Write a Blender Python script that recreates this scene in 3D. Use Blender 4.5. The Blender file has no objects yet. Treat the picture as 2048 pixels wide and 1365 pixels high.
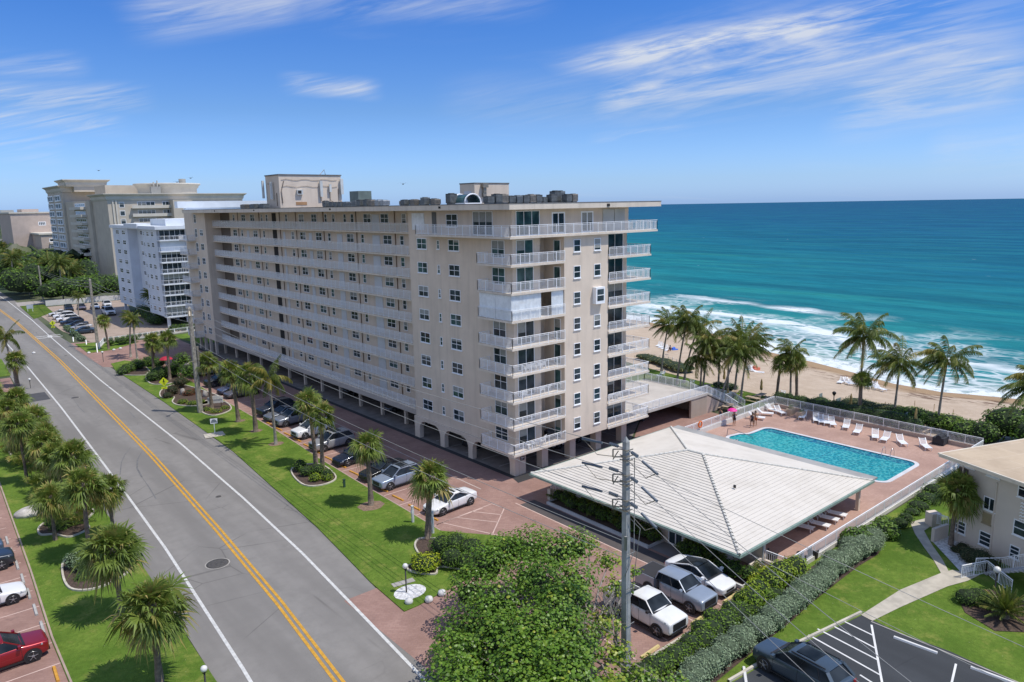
import bpy, math, random
from mathutils import Vector, Matrix, noise
R = math.radians
sc = bpy.context.scene
COL = sc.collection
rnd = random.Random(7)

# ------------------------------------------------------------------ camera
F, YAW, PIT, ROL = 1472.744, 0.70294638, 0.18280241, -0.01789035
CAM = Vector((-46.1136, -54.3859, 27.9036))
def cam_axes():
    cy, sy, cp, sp = math.cos(YAW), math.sin(YAW), math.cos(PIT), math.sin(PIT)
    f = Vector((sy*cp, cy*cp, -sp)); r = Vector((cy, -sy, 0)); u = r.cross(f)
    cr, sr = math.cos(ROL), math.sin(ROL)
    return cr*r + sr*u, -sr*r + cr*u, f
AR, AU, AF = cam_axes()
cd = bpy.data.cameras.new('camera'); cam = bpy.data.objects.new('camera', cd); COL.objects.link(cam)
cd.sensor_width = 36; cd.lens = F/2048*36; cd.clip_start = .5; cd.clip_end = 30000
m = Matrix((AR, AU, -AF)).transposed().to_4x4(); m.translation = CAM
cam.matrix_world = m; sc.camera = cam
def G(x, y, z=0.0):
    """survey a point of the photograph onto the horizontal plane z"""
    d = AF + AR*(x-1024)/F - AU*(y-682.5)/F
    q = CAM + d*((z-CAM.z)/d.z)
    return q.x, q.y

# ------------------------------------------------------------------ materials
def nt(name):
    m = bpy.data.materials.new(name); m.use_nodes = True
    t = m.node_tree; b = t.nodes['Principled BSDF']
    return m, t, b
def N(t, typ, **k):
    n = t.nodes.new(typ)
    for a, v in k.items():
        if a == 'op': n.operation = v
        elif a[0] == '_': n.inputs[a[1:].replace('_', ' ')].default_value = v
        else: setattr(n, a, v)
    return n
def L(t, a, b): t.links.new(a, b)
def rgb(c): return (c[0], c[1], c[2], 1)
def ramp(t, stops, interp='LINEAR'):
    n = t.nodes.new('ShaderNodeValToRGB'); n.color_ramp.interpolation = interp
    e = n.color_ramp.elements
    e[0].position, e[0].color = stops[0][0], rgb(stops[0][1])
    e[1].position, e[1].color = stops[1][0], rgb(stops[1][1])
    for p, c in stops[2:]:
        x = e.new(p); x.color = rgb(c)
    return n
def pos(t, scale=(1, 1, 1), rot=(0, 0, 0)):
    g = t.nodes.new('ShaderNodeNewGeometry'); mp = t.nodes.new('ShaderNodeMapping')
    mp.inputs['Scale'].default_value = scale; mp.inputs['Rotation'].default_value = rot
    L(t, g.outputs['Position'], mp.inputs['Vector']); return mp.outputs[0]
def noi(t, vec, scale, detail=4, rough=.55, dist=0):
    n = N(t, 'ShaderNodeTexNoise', _Scale=scale, _Detail=detail, _Roughness=rough, _Distortion=dist)
    L(t, vec, n.inputs['Vector']); return n.outputs['Fac']
def mix(t, fac, a, b, mode='MIX'):
    n = t.nodes.new('ShaderNodeMix'); n.data_type = 'RGBA'; n.blend_type = mode
    for s, v in ((0, fac), (6, a), (7, b)):
        if isinstance(v, (int, float)): n.inputs[s].default_value = v
        elif isinstance(v, tuple): n.inputs[s].default_value = rgb(v)
        else: L(t, v, n.inputs[s])
    return n.outputs[2]
def mth(t, op, a, b=0.0, c=0.0):
    n = t.nodes.new('ShaderNodeMath'); n.operation = op
    for i, v in enumerate((a, b, c)):
        if isinstance(v, (int, float)): n.inputs[i].default_value = v
        else: L(t, v, n.inputs[i])
    return n.outputs[0]
def rng(t, v, a, b, c=0., d=1., smooth=True):
    n = t.nodes.new('ShaderNodeMapRange'); n.interpolation_type = 'SMOOTHSTEP' if smooth else 'LINEAR'
    L(t, v, n.inputs[0])
    for i, x in enumerate((a, b, c, d)): n.inputs[i+1].default_value = x
    return n.outputs[0]
def bump(t, b, h, s, d=.02):
    n = N(t, 'ShaderNodeBump', _Strength=s, _Distance=d); L(t, h, n.inputs['Height']); L(t, n.outputs[0], b.inputs['Normal'])
MC = {}
HAVE = {}
def mat(name, col, rough=.6, var=.12, scale=.6, bmp=0., bs=12., metal=0., spec=.5, coat=0., streak=0.):
    if name in MC: return MC[name]
    m, t, b = nt(name); MC[name] = m
    b.inputs['Roughness'].default_value = rough; b.inputs['Metallic'].default_value = metal
    b.inputs['Specular IOR Level'].default_value = spec; b.inputs['Coat Weight'].default_value = coat
    c1 = tuple(x*(1-var) for x in col); c2 = tuple(min(1, x*(1+var)) for x in col)
    f = rng(t, noi(t, pos(t), scale, 5), .3, .7)
    o = mix(t, f, c1, c2)
    if streak:
        s = rng(t, noi(t, pos(t, (1.3, 1.3, .12)), 1.2, 4), .45, .75)
        o = mix(t, mth(t, 'MULTIPLY', s, streak), o, tuple(x*.55 for x in col))
    L(t, o, b.inputs['Base Color'])
    if bmp: bump(t, b, noi(t, pos(t), bs, 3), bmp)
    return m
def stucco(name, col, streak=.12): return mat(name, col, .85, .06, .35, .25, 9, spec=.2, streak=streak)
def glassy(name, col=(.012, .02, .025), rough=.06):
    if name in MC: return MC[name]
    m, t, b = nt(name); MC[name] = m
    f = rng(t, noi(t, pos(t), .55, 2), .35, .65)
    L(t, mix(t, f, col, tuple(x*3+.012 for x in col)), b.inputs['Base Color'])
    b.inputs['Roughness'].default_value = rough; b.inputs['Specular IOR Level'].default_value = .35
    return m
def paint(name, col, metal=.35):
    if min(col) > .6: metal = 0.; col = tuple(min(.84, x*1.13) for x in col)
    if name in MC: return MC[name]
    m, t, b = nt(name); MC[name] = m
    f = rng(t, noi(t, pos(t), 1.5, 3), .3, .7)
    L(t, mix(t, f, tuple(x*.93 for x in col), col), b.inputs['Base Color'])
    b.inputs['Roughness'].default_value = .32; b.inputs['Metallic'].default_value = metal
    b.inputs['Coat Weight'].default_value = .7; b.inputs['Coat Roughness'].default_value = .06
    return m
def leafmat(name, dark, light, third=None, tr=.25, rough=.5):
    """foliage: tint attribute per leaf runs dark -> light -> third"""
    if name in MC: return MC[name]
    m, t, b = nt(name); MC[name] = m
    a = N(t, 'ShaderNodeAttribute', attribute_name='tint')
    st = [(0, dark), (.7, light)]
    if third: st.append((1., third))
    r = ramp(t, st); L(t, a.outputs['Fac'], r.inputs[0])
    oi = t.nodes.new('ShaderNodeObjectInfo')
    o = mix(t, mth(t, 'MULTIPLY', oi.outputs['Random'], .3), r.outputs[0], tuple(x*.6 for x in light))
    L(t, o, b.inputs['Base Color']); b.inputs['Roughness'].default_value = rough
    b.inputs['Specular IOR Level'].default_value = .35
    tl = t.nodes.new('ShaderNodeBsdfTranslucent'); L(t, mix(t, .5, o, (.25, .35, .03)), tl.inputs[0])
    ms = t.nodes.new('ShaderNodeMixShader'); ms.inputs[0].default_value = tr
    out = t.nodes['Material Output']
    L(t, b.outputs[0], ms.inputs[1]); L(t, tl.outputs[0], ms.inputs[2]); L(t, ms.outputs[0], out.inputs[0])
    return m

def m_asphalt(name, base, track=True):
    m, t, b = nt(name); p = pos(t)
    big = rng(t, noi(t, pos(t, (1, .12, 1), (0, 0, R(-2.3))), .35, 3), .35, .65)
    fine = noi(t, p, 14, 3); med = rng(t, noi(t, p, .8, 5, .65), .35, .7)
    c = mix(t, big, tuple(x*.80 for x in base), tuple(x*1.1 for x in base))
    c = mix(t, mth(t, 'MULTIPLY', med, .5), c, tuple(x*.76 for x in base))
    blot = rng(t, noi(t, p, .25, 6, .7, 1.0), .58, .72); c = mix(t, mth(t, 'MULTIPLY', blot, .35), c, tuple(x*.68 for x in base))
    c = mix(t, mth(t, 'MULTIPLY', fine, .3), c, tuple(x*1.35 for x in base))
    # cracks
    w = N(t, 'ShaderNodeTexVoronoi', feature='DISTANCE_TO_EDGE', _Scale=.16); 
    pv = mix(t, .12, p, N(t, 'ShaderNodeTexNoise', _Scale=.7).outputs['Color'], 'ADD'); L(t, pv, w.inputs['Vector'])
    ck = mth(t, 'MULTIPLY', rng(t, w.outputs['Distance'], 0, .012, 1, 0), rng(t, noi(t, p, .08, 2), .5, .6))
    c = mix(t, mth(t, 'MULTIPLY', ck, .6), c, tuple(x*.45 for x in base))
    L(t, c, b.inputs['Base Color']); b.inputs['Roughness'].default_value = .9; b.inputs['Specular IOR Level'].default_value = .25
    bump(t, b, fine, .3, .01); return m
def m_lawn(name, a=(.07, .14, .016), c=(.145, .225, .034), dry=(.27, .27, .07), dryamt=.75):
    m, t, b = nt(name); p = pos(t)
    f1 = rng(t, noi(t, p, .3, 6, .65), .34, .66); f2 = rng(t, noi(t, p, 2.6, 5, .75), .34, .66); f3 = noi(t, p, 22, 2)
    o = mix(t, f1, a, c); o = mix(t, mth(t, 'MULTIPLY', f2, .55), o, tuple(x*.55 for x in a))
    d = mth(t, 'MULTIPLY', rng(t, noi(t, p, .38, 6, .75, 0), .50, .68), dryamt)
    o = mix(t, d, o, dry); o = mix(t, mth(t, 'MULTIPLY', f3, .35), o, tuple(x*1.5 for x in c))
    sp = N(t, 'ShaderNodeTexVoronoi', _Scale=1.6); L(t, p, sp.inputs['Vector'])
    o = mix(t, mth(t, 'MULTIPLY', rng(t, sp.outputs['Distance'], .04, .07, 1, 0), .35), o, (.5, .5, .3))
    L(t, o, b.inputs['Base Color']); b.inputs['Roughness'].default_value = .95; b.inputs['Specular IOR Level'].default_value = .15
    bump(t, b, mth(t, 'ADD', noi(t, p, 9, 3), f3), .8, .06); return m
def m_paver(name, c1, c2, mortar, rot=45, stain=.3):
    m, t, b = nt(name); p = pos(t, (1, 1, 1), (0, 0, R(rot)))
    br = N(t, 'ShaderNodeTexBrick', _Scale=1.0, _Mortar_Size=.012, _Brick_Width=.42, _Row_Height=.21, _Mortar_Smooth=.3)
    br.inputs['Color1'].default_value = rgb(c1); br.inputs['Color2'].default_value = rgb(c2); br.inputs['Mortar'].default_value = rgb(mortar)
    L(t, p, br.inputs['Vector']); q = pos(t)
    o = mix(t, rng(t, noi(t, q, .25, 5, .65), .35, .68), br.outputs['Color'], tuple(x*.78 for x in c2))
    st = mth(t, 'MULTIPLY', rng(t, noi(t, q, .7, 4, .6), .58, .75), stain)
    o = mix(t, st, o, (.05, .045, .045)); o = mix(t, mth(t, 'MULTIPLY', noi(t, q, 5, 3), .3), o, tuple(min(1, x*1.4) for x in c1))
    L(t, o, b.inputs['Base Color']); b.inputs['Roughness'].default_value = .85; b.inputs['Specular IOR Level'].default_value = .25
    bump(t, b, br.outputs['Fac'], .3, -.01); return m

WHITE = mat('white_metal', (.88, .90, .92), .4, .04)
STUC = stucco('beige_stucco', (.71, .605, .495), .26)
STUC2 = stucco('beige_stucco_slab', (.72, .64, .54), .3)
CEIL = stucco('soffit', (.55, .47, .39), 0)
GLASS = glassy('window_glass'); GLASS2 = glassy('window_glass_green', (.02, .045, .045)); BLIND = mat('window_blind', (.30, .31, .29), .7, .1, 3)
CURT = mat('curtain', (.78, .82, .84), .8, .08, 2)
DOOR = mat('white_door', (.62, .64, .66), .5, .05)
DARK = mat('dark_opening', (.03, .028, .026), .9)
CONC = mat('concrete', (.36, .34, .31), .9, .15, 1.2, .3)
PALE = mat('pale_kerb_concrete', (.52, .48, .40), .9, .18, 1.5, .3)
BARK = mat('palm_bark', (.17, .135, .105), .95, .3, 5, .8, 14)
BARKG = mat('grey_palm_bark', (.26, .24, .21), .95, .25, 4, .6, 10)
MULCH = mat('mulch', (.075, .05, .038), .95, .4, 8, .8, 20)
FROND = leafmat('sabal_leaf', (.022, .055, .010), (.21, .29, .055), (.40, .30, .10))
FROND2 = leafmat('coconut_leaf', (.022, .050, .012), (.15, .20, .038), (.38, .30, .08))
LEAF = leafmat('shrub_leaf', (.012, .034, .006), (.085, .175, .018), (.17, .27, .035))
LEAFY = leafmat('yellow_green_leaf', (.05, .10, .006), (.26, .38, .015), (.48, .52, .03))
LEAFG = leafmat('silver_leaf', (.06, .11, .05), (.20, .29, .155), (.32, .40, .25), .1)
LEAFS = leafmat('sea_grape_leaf', (.012, .040, .006), (.13, .25, .022), (.34, .38, .05), .2, .38)
LEAFR = leafmat('red_leaf', (.05, .025, .015), (.16, .05, .03), (.25, .09, .03))
BLACK = mat('black_metal', (.012, .012, .013), .45)
WOOD = mat('tan_wood', (.42, .30, .18), .8, .2, 6)

# ------------------------------------------------------------------ mesh builder
class MB:
    def __init__(s): s.v = []; s.f = []; s.mi = []; s.t = []; s.sm = []
    def add(s, vs, fs, mi=0, tint=None, sm=False):
        b = len(s.v); s.v += vs
        for f in fs:
            s.f.append(tuple(i+b for i in f)); s.mi.append(mi); s.t.append(.5 if tint is None else tint); s.sm.append(sm)
    def face(s, pts, mi=0, tint=None, sm=False): s.add([tuple(p) for p in pts], [tuple(range(len(pts)))], mi, tint, sm)
    def box(s, x0, x1, y0, y1, z0, z1, mi=0, M=None):
        v = [(x, y, z) for z in (z0, z1) for y in (y0, y1) for x in (x0, x1)]
        if M: v = [tuple(M @ Vector(p)) for p in v]
        s.add(v, [(0, 2, 3, 1), (4, 5, 7, 6), (0, 1, 5, 4), (1, 3, 7, 5), (3, 2, 6, 7), (2, 0, 4, 6)], mi)
    def bar(s, a, b, w, h=None, mi=0):
        a, b = Vector(a), Vector(b); h = h or w; d = b-a; l = d.length
        if l < 1e-6: return
        q = d.to_track_quat('Y', 'Z').to_matrix().to_4x4(); q.translation = a
        s.box(-w/2, w/2, 0, l, -h/2, h/2, mi, q)
    def tube(s, pts, rad, n=8, mi=0, cap=True, sm=True):
        pts = [Vector(p) for p in pts]
        if not isinstance(rad, (list, tuple)): rad = [rad]*len(pts)
        vs = []
        for i, p in enumerate(pts):
            d = (pts[min(i+1, len(pts)-1)]-pts[max(i-1, 0)]).normalized()
            ax = Vector((1, 0, 0)) if abs(d.x) < .8 else Vector((0, 1, 0))
            u = d.cross(ax).normalized(); w = d.cross(u)
            for k in range(n):
                a = 2*math.pi*k/n; vs.append(tuple(p+rad[i]*(math.cos(a)*u+math.sin(a)*w)))
        fs = [(i*n+k, i*n+(k+1) % n, (i+1)*n+(k+1) % n, (i+1)*n+k) for i in range(len(pts)-1) for k in range(n)]
        s.add(vs, fs, mi, None, sm)
        if cap:
            b = len(s.v)-len(vs)
            for r in ([b+k for k in range(n)], [b+(len(pts)-1)*n+k for k in range(n)]):
                s.f.append(tuple(r)); s.mi.append(mi); s.t.append(.5); s.sm.append(False)
    def prism(s, poly, z0, z1, mi=0, bottom=True):
        n = len(poly); v = [(x, y, z0) for x, y in poly]+[(x, y, z1) for x, y in poly]
        f = [tuple(range(n, 2*n))]+[(i, (i+1) % n, n+(i+1) % n, n+i) for i in range(n)]
        if bottom: f.append(tuple(reversed(range(n))))
        s.add(v, f, mi)
    def lathe(s, prof, c=(0, 0, 0), n=16, mi=0, sm=True):
        v = [(c[0]+r*math.cos(2*math.pi*k/n), c[1]+r*math.sin(2*math.pi*k/n), c[2]+z) for r, z in prof for k in range(n)]
        f = [(i*n+k, i*n+(k+1) % n, (i+1)*n+(k+1) % n, (i+1)*n+k) for i in range(len(prof)-1) for k in range(n)]
        s.add(v, f, mi, None, sm)
    def mesh(s, name, mats, org=(0, 0, 0)):
        me = bpy.data.meshes.new(name)
        ox, oy, oz = org
        me.from_pydata([(x-ox, y-oy, z-oz) for x, y, z in s.v], [], s.f)
        for mm in (mats if isinstance(mats, (list, tuple)) else [mats]): me.materials.append(mm)
        me.polygons.foreach_set('material_index', s.mi)
        me.polygons.foreach_set('use_smooth', s.sm)
        if any(x != .5 for x in s.t):
            a = me.attributes.new('tint', 'FLOAT', 'FACE'); a.data.foreach_set('value', s.t)
        me.update(); return me
    def build(s, name, mats, parent=None):
        org = tuple(parent['_o']) if parent is not None and '_o' in parent else (0, 0, 0)
        o = link(name, s.mesh(name, mats, org), parent)
        if parent is not None: o['_o'] = org
        return o
def link(name, me, parent=None):
    o = bpy.data.objects.new(name, me); COL.objects.link(o)
    if parent is not None: o.parent = parent
    return o
def tag(o, label=None, cat=None, group=None, kind=None):
    if label: o['label'] = label
    if cat: o['category'] = cat
    if group: o['group'] = group
    if kind: o['kind'] = kind
    return o
def thing(name, label, cat, loc=(0, 0, 0), group=None, rz=0, local=False):
    o = bpy.data.objects.new(name, None); COL.objects.link(o); o.location = loc; o.rotation_euler = (0, 0, rz)
    o.empty_display_size = .2
    o['_o'] = (0, 0, 0) if local or rz else tuple(loc)
    return tag(o, label, cat, group)
def kids(o): return [c for c in COL.objects if c.parent == o]
def dup(root, loc, rz=0, label=None, group=None, s=1.0, ch=None):
    r = root.copy(); COL.objects.link(r); r.location = loc; r.rotation_euler = (0, 0, rz); r.scale = (s, s, s)
    if label: r['label'] = label
    if group: r['group'] = group
    for c in (ch if ch is not None else kids(root)):
        k = c.copy(); COL.objects.link(k); k.parent = r
        for g in c.children:
            q = g.copy(); COL.objects.link(q); q.parent = k
    return r
def struct(o): o['kind'] = 'structure'; return o
def sheet(name, poly, z, m, th=0, kind='structure'):
    b = MB()
    if th: b.prism(poly, z-th, z, 0, False)
    else: b.face([(x, y, z) for x, y in poly])
    o = b.build(name, m); o['kind'] = kind; return o
def lerp(a, b, t): return a+(b-a)*t
def interp(tab, y):
    if y <= tab[0][0]: return tab[0][1]
    for (a, b), (c, d) in zip(tab, tab[1:]):
        if y <= c: return lerp(b, d, (y-a)/(c-a))
    return tab[-1][1]

# ------------------------------------------------------------------ world, sun
w = bpy.data.worlds.new('World'); sc.world = w; w.use_nodes = True
t = w.node_tree; bg = t.nodes['Background']
SUN = Vector((.30, -.42, 1)).normalized()
el = math.asin(SUN.z); az = math.atan2(SUN.x, SUN.y)
sky = N(t, 'ShaderNodeTexSky', sky_type='NISHITA', sun_disc=False)
sky.sun_elevation = el; sky.sun_rotation = az; sky.air_density = 1.0; sky.dust_density = .6; sky.ozone_density = 3.2; sky.altitude = 10
tc = t.nodes.new('ShaderNodeTexCoord'); sx = t.nodes.new('ShaderNodeSeparateXYZ'); L(t, tc.outputs['Generated'], sx.inputs[0])
hs = N(t, 'ShaderNodeHueSaturation', _Saturation=1.1, _Value=1.0); L(t, sky.outputs[0], hs.inputs['Color'])
# grade by elevation: soft horizon haze, deeper blue above, overhead brightened as added fill
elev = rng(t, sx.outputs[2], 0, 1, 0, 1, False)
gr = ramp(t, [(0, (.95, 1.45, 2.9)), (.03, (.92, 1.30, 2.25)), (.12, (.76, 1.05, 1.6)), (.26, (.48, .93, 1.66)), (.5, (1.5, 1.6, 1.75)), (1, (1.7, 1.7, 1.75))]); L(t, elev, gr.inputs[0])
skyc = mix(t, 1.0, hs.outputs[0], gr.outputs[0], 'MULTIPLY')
# added fill light: unseen western sky behind the camera brightened towards white
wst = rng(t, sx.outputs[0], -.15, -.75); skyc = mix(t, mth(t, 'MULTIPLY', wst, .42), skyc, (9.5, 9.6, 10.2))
# cirrus sheet: the view direction meets a flat layer overhead
zz = mth(t, 'ADD', mth(t, 'MAXIMUM', sx.outputs[2], 0), .06)
px_ = mth(t, 'DIVIDE', sx.outputs[0], zz); py_ = mth(t, 'DIVIDE', sx.outputs[1], zz)
cv = t.nodes.new('ShaderNodeCombineXYZ'); L(t, px_, cv.inputs[0]); L(t, py_, cv.inputs[1])
def cirrus(rot, sc1, sc2, seed, dist):
    mp = N(t, 'ShaderNodeMapping'); mp.inputs['Rotation'].default_value = (0, 0, R(rot)); mp.inputs['Scale'].default_value = (sc1, sc2, 1); mp.inputs['Location'].default_value = (seed, seed*.7, 0)
    L(t, cv.outputs[0], mp.inputs[0]); return noi(t, mp.outputs[0], 1.0, 8, .62, dist)
c1 = cirrus(-20, .55, 1.9, 3.1, 2.2); c2 = cirrus(-8, 1.3, 4.2, 9.2, 1.6); c3 = cirrus(-30, .16, .5, 5.7, .5)
def dirv(px, py):
    d = (AF + AR*(px-1024)/F - AU*(py-682.5)/F).normalized(); return d
def streak(a, b, wid):
    """soft mask around the arc from direction a to direction b"""
    A, B = dirv(*a), dirv(*b); n = A.cross(B).normalized(); mdl = ((A+B)/2).normalized(); half = (A-B).length/2*1.15; ax = (B-A).normalized()
    def dot(v):
        q = N(t, 'ShaderNodeVectorMath', operation='DOT_PRODUCT'); L(t, tc.outputs['Generated'], q.inputs[0]); q.inputs[1].default_value = v; return q.outputs['Value']
    d1 = rng(t, mth(t, 'ABSOLUTE', dot(n)), 0, wid, 1, 0)
    d2 = rng(t, mth(t, 'ABSOLUTE', mth(t, 'SUBTRACT', dot(ax), mdl.dot(ax))), half*.45, half, 1, 0)
    return mth(t, 'MULTIPLY', d1, d2)
def aligned(a, b, ku, kv, seed, dist=.9):
    A, B = dirv(*a), dirv(*b); n = A.cross(B).normalized(); ax = (B-A).normalized()
    def dot(v):
        q = N(t, 'ShaderNodeVectorMath', operation='DOT_PRODUCT'); L(t, tc.outputs['Generated'], q.inputs[0]); q.inputs[1].default_value = v; return q.outputs['Value']
    c = t.nodes.new('ShaderNodeCombineXYZ'); L(t, mth(t, 'MULTIPLY', dot(ax), ku), c.inputs[0]); L(t, mth(t, 'MULTIPLY', dot(n), kv), c.inputs[1]); c.inputs[2].default_value = seed
    return noi(t, c.outputs[0], 1.0, 9, .62, dist)
c1 = aligned((1130, 150), (1960, 10), 3.2, 26, 4.4, .7); c2 = aligned((1130, 190), (1960, -10), 9, 95, 8.8, .7)
acc = None
for a, b, wd, am in [((1120, 132), (1990, -12), .026, 1.25), ((1190, 170), (2100, 40), .085, .62), ((1180, 215), (1500, 120), .03, .8), ((1650, 215), (2100, 120), .06, .7),
                     ((-80, 195), (300, 195), .022, .95), ((-80, 235), (250, 250), .018, 1.0), ((-60, 275), (130, 290), .03, .7), ((250, 40), (640, -10), .04, .55), ((560, 165), (760, 180), .018, .75),
                     ((1180, 280), (1400, 255), .012, .4), ((-50, 130), (180, 130), .02, .45), ((500, 10), (1100, 5), .03, .35), ((1850, 300), (2100, 290), .05, .2), ((880, 210), (1300, 190), .05, .15)]:
    s = mth(t, 'MULTIPLY', streak(a, b, wd), am)
    acc = s if acc is None else mth(t, 'MAXIMUM', acc, s)
wis = mth(t, 'MULTIPLY_ADD', rng(t, c1, .38, .66), .78, mth(t, 'MULTIPLY', rng(t, c2, .38, .68), .5))
cl = mth(t, 'MULTIPLY', acc, wis)
faint = mth(t, 'MULTIPLY', rng(t, c3, .5, .8), mth(t, 'MULTIPLY', rng(t, c1, .4, .7), .16))
cl = mth(t, 'MINIMUM', mth(t, 'ADD', cl, faint), .85)
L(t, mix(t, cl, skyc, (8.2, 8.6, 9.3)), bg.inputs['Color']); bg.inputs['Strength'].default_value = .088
sd = bpy.data.lights.new('sun', 'SUN'); so = bpy.data.objects.new('sun', sd); COL.objects.link(so)
sd.energy = 3.75; sd.angle = R(.5); sd.color = (1, .94, .85)
so.rotation_euler = SUN.to_track_quat('Z', 'Y').to_euler(); so.location = (0, 0, 80)
sc.view_settings.view_transform = 'Standard'; sc.view_settings.look = 'None'; sc.view_settings.exposure = 0

# ------------------------------------------------------------------ ground, road
m, tt, b = nt('far_ground'); p = pos(tt)
o = mix(tt, rng(tt, noi(tt, p, .02, 5), .35, .65), (.035, .06, .02), (.12, .13, .07)); L(tt, o, b.inputs['Base Color']); b.inputs['Roughness'].default_value = 1
shore_px = [(1427, 655), (1526, 700), (1640, 722), (1723, 743), (1789, 769), (1886, 784), (2013, 787)]
SH = [(112, 130), (105, 95), (103.5, 75), (103.5, 61), (103, 49), (98, 36), (91, 25), (87.5, 12.7), (84, 3.3), (80.5, -4.8), (80.3, -12.1), (83.2, -19.1), (87, -30), (95, -50), (125, -120), (420, -900), (3200, -8000)]
SH = [(3300, 6500), (1500, 2750), (700, 1150), (380, 540), (220, 250)] + SH
IN = [(3200, 6560), (1440, 2800), (650, 1190), (330, 570), (160, 270), (78, 125), (73, 98), (70, 80), (63, 66), (59, 52), (55, 40), (51.5, 26), (49.6, 12), (49, 3), (48, -6), (46, -14), (45.6, -20), (47, -28), (52, -50), (70, -120), (360, -900), (3100, -8000)]
gp = IN + [(-9000, -8000), (-9000, 6560)]
struct(sheet('ground', gp, -.03, m))
# beach: a sloping sheet from the dune line down under the water
m_sand, tt, b = nt('sand'); p = pos(tt)
at = N(tt, 'ShaderNodeAttribute', attribute_name='down')
dn = mth(tt, 'ADD', at.outputs['Fac'], mth(tt, 'MULTIPLY', mth(tt, 'SUBTRACT', noi(tt, p, .12, 4), .5), .16))
o = mix(tt, rng(tt, noi(tt, p, .5, 6, .7), .3, .7), (.45, .355, .265), (.53, .43, .33))
o = mix(tt, rng(tt, dn, .74, .84), o, (.36, .25, .15)); 
wr = mth(tt, 'MULTIPLY', mth(tt, 'MULTIPLY', rng(tt, dn, .60, .68), rng(tt, dn, .86, .78)), rng(tt, noi(tt, pos(tt, (1, .35, 1), (0, 0, R(-15))), .55, 5, .7), .5, .62))
o = mix(tt, mth(tt, 'MULTIPLY', wr, .9), o, (.10, .05, .03)); o = mix(tt, rng(tt, dn, .93, .98), o, (.26, .21, .15))
L(tt, o, b.inputs['Base Color']); b.inputs['Roughness'].default_value = .95; b.inputs['Specular IOR Level'].default_value = .1
bump(tt, b, noi(tt, p, 1.6, 6, .7), .8, .15)
mb = MB(); n = len(SH); dv = []
T = [0, .15, .3, .45, .6, .7, .8, .9, 1, 1.25]
for i in range(n):
    for k, q in enumerate(T):
        x = lerp(IN[i][0], SH[i][0], q); y = lerp(IN[i][1], SH[i][1], q)
        z = -.02-.4*min(q, .3)/.3-(max(q-.3, 0))*2.95 + (.1*math.sin(x*1.3+y)+.1*math.sin(y*.7-x*.4) if .05 < q < .8 else 0); mb.v.append((x, y, z))
        dv.append(q)
for i in range(n-1):
    for k in range(len(T)-1):
        a = i*len(T)+k; mb.f.append((a, a+1, a+1+len(T), a+len(T))); mb.mi.append(0); mb.t.append(.5); mb.sm.append(True)
o = mb.build('beach', m_sand); o['kind'] = 'structure'
at = o.data.attributes.new('down', 'FLOAT', 'POINT'); at.data.foreach_set('value', dv)

# sea -----------------------------------------------------------------
SEAZ = -2.3
m_sea, tt, b = nt('sea_water'); p = pos(tt)
at = N(tt, 'ShaderNodeAttribute', attribute_name='off').outputs['Fac']       # metres off the waterline
al = N(tt, 'ShaderNodeAttribute', attribute_name='along').outputs['Fac']
cv2 = tt.nodes.new('ShaderNodeCombineXYZ'); L(tt, at, cv2.inputs[0]); L(tt, al, cv2.inputs[1])
wob = mth(tt, 'MULTIPLY', mth(tt, 'SUBTRACT', noi(tt, p, .018, 3), .5), 60)
lo = mth(tt, 'LOGARITHM', mth(tt, 'ADD', mth(tt, 'MAXIMUM', mth(tt, 'ADD', at, wob), 1), 20), 10)
rp = ramp(tt, [(0, (.08, .32, .30)), (.14, (.020, .235, .255)), (.30, (.010, .20, .24)), (.46, (.008, .14, .225)), (.64, (.010, .10, .22)), (1, (.014, .08, .21))])
L(tt, rng(tt, lo, 1.35, 3.5, 0, 1, False), rp.inputs[0])
def mapn(sc_, rot, s, d=5, r=.6, ds=0):
    return noi(tt, pos(tt, sc_, (0, 0, R(rot))), s, d, r, ds)
pat = rng(tt, mapn((1, .22, 1), 30, .05, 4, .6, .5), .35, .65)
co = mix(tt, mth(tt, 'MULTIPLY', pat, .45), rp.outputs[0], (.006, .09, .135))
gpn = rng(tt, mapn((1, .3, 1), 25, .03, 3, .5, .5), .5, .72)
co = mix(tt, mth(tt, 'MULTIPLY', mth(tt, 'MULTIPLY', gpn, rng(tt, at, 320, 30)), .5), co, (.03, .27, .22))
rip = rng(tt, mapn((1, .3, 1), 22, .35, 4, .7), .3, .7)
co = mix(tt, mth(tt, 'MULTIPLY', rip, .5), co, mix(tt, .55, co, (.0, .03, .05)))
sw = rng(tt, mapn((1, .16, 1), 24, .11, 3, .5, .4), .42, .62); co = mix(tt, mth(tt, 'MULTIPLY', sw, .38), co, mix(tt, .5, co, (.03, .30, .30)))
sw2 = rng(tt, mapn((1, .1, 1), 27, .028, 4, .6, .5), .45, .6); co = mix(tt, mth(tt, 'MULTIPLY', sw2, .3), co, mix(tt, .5, co, (.0, .04, .09)))
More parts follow.
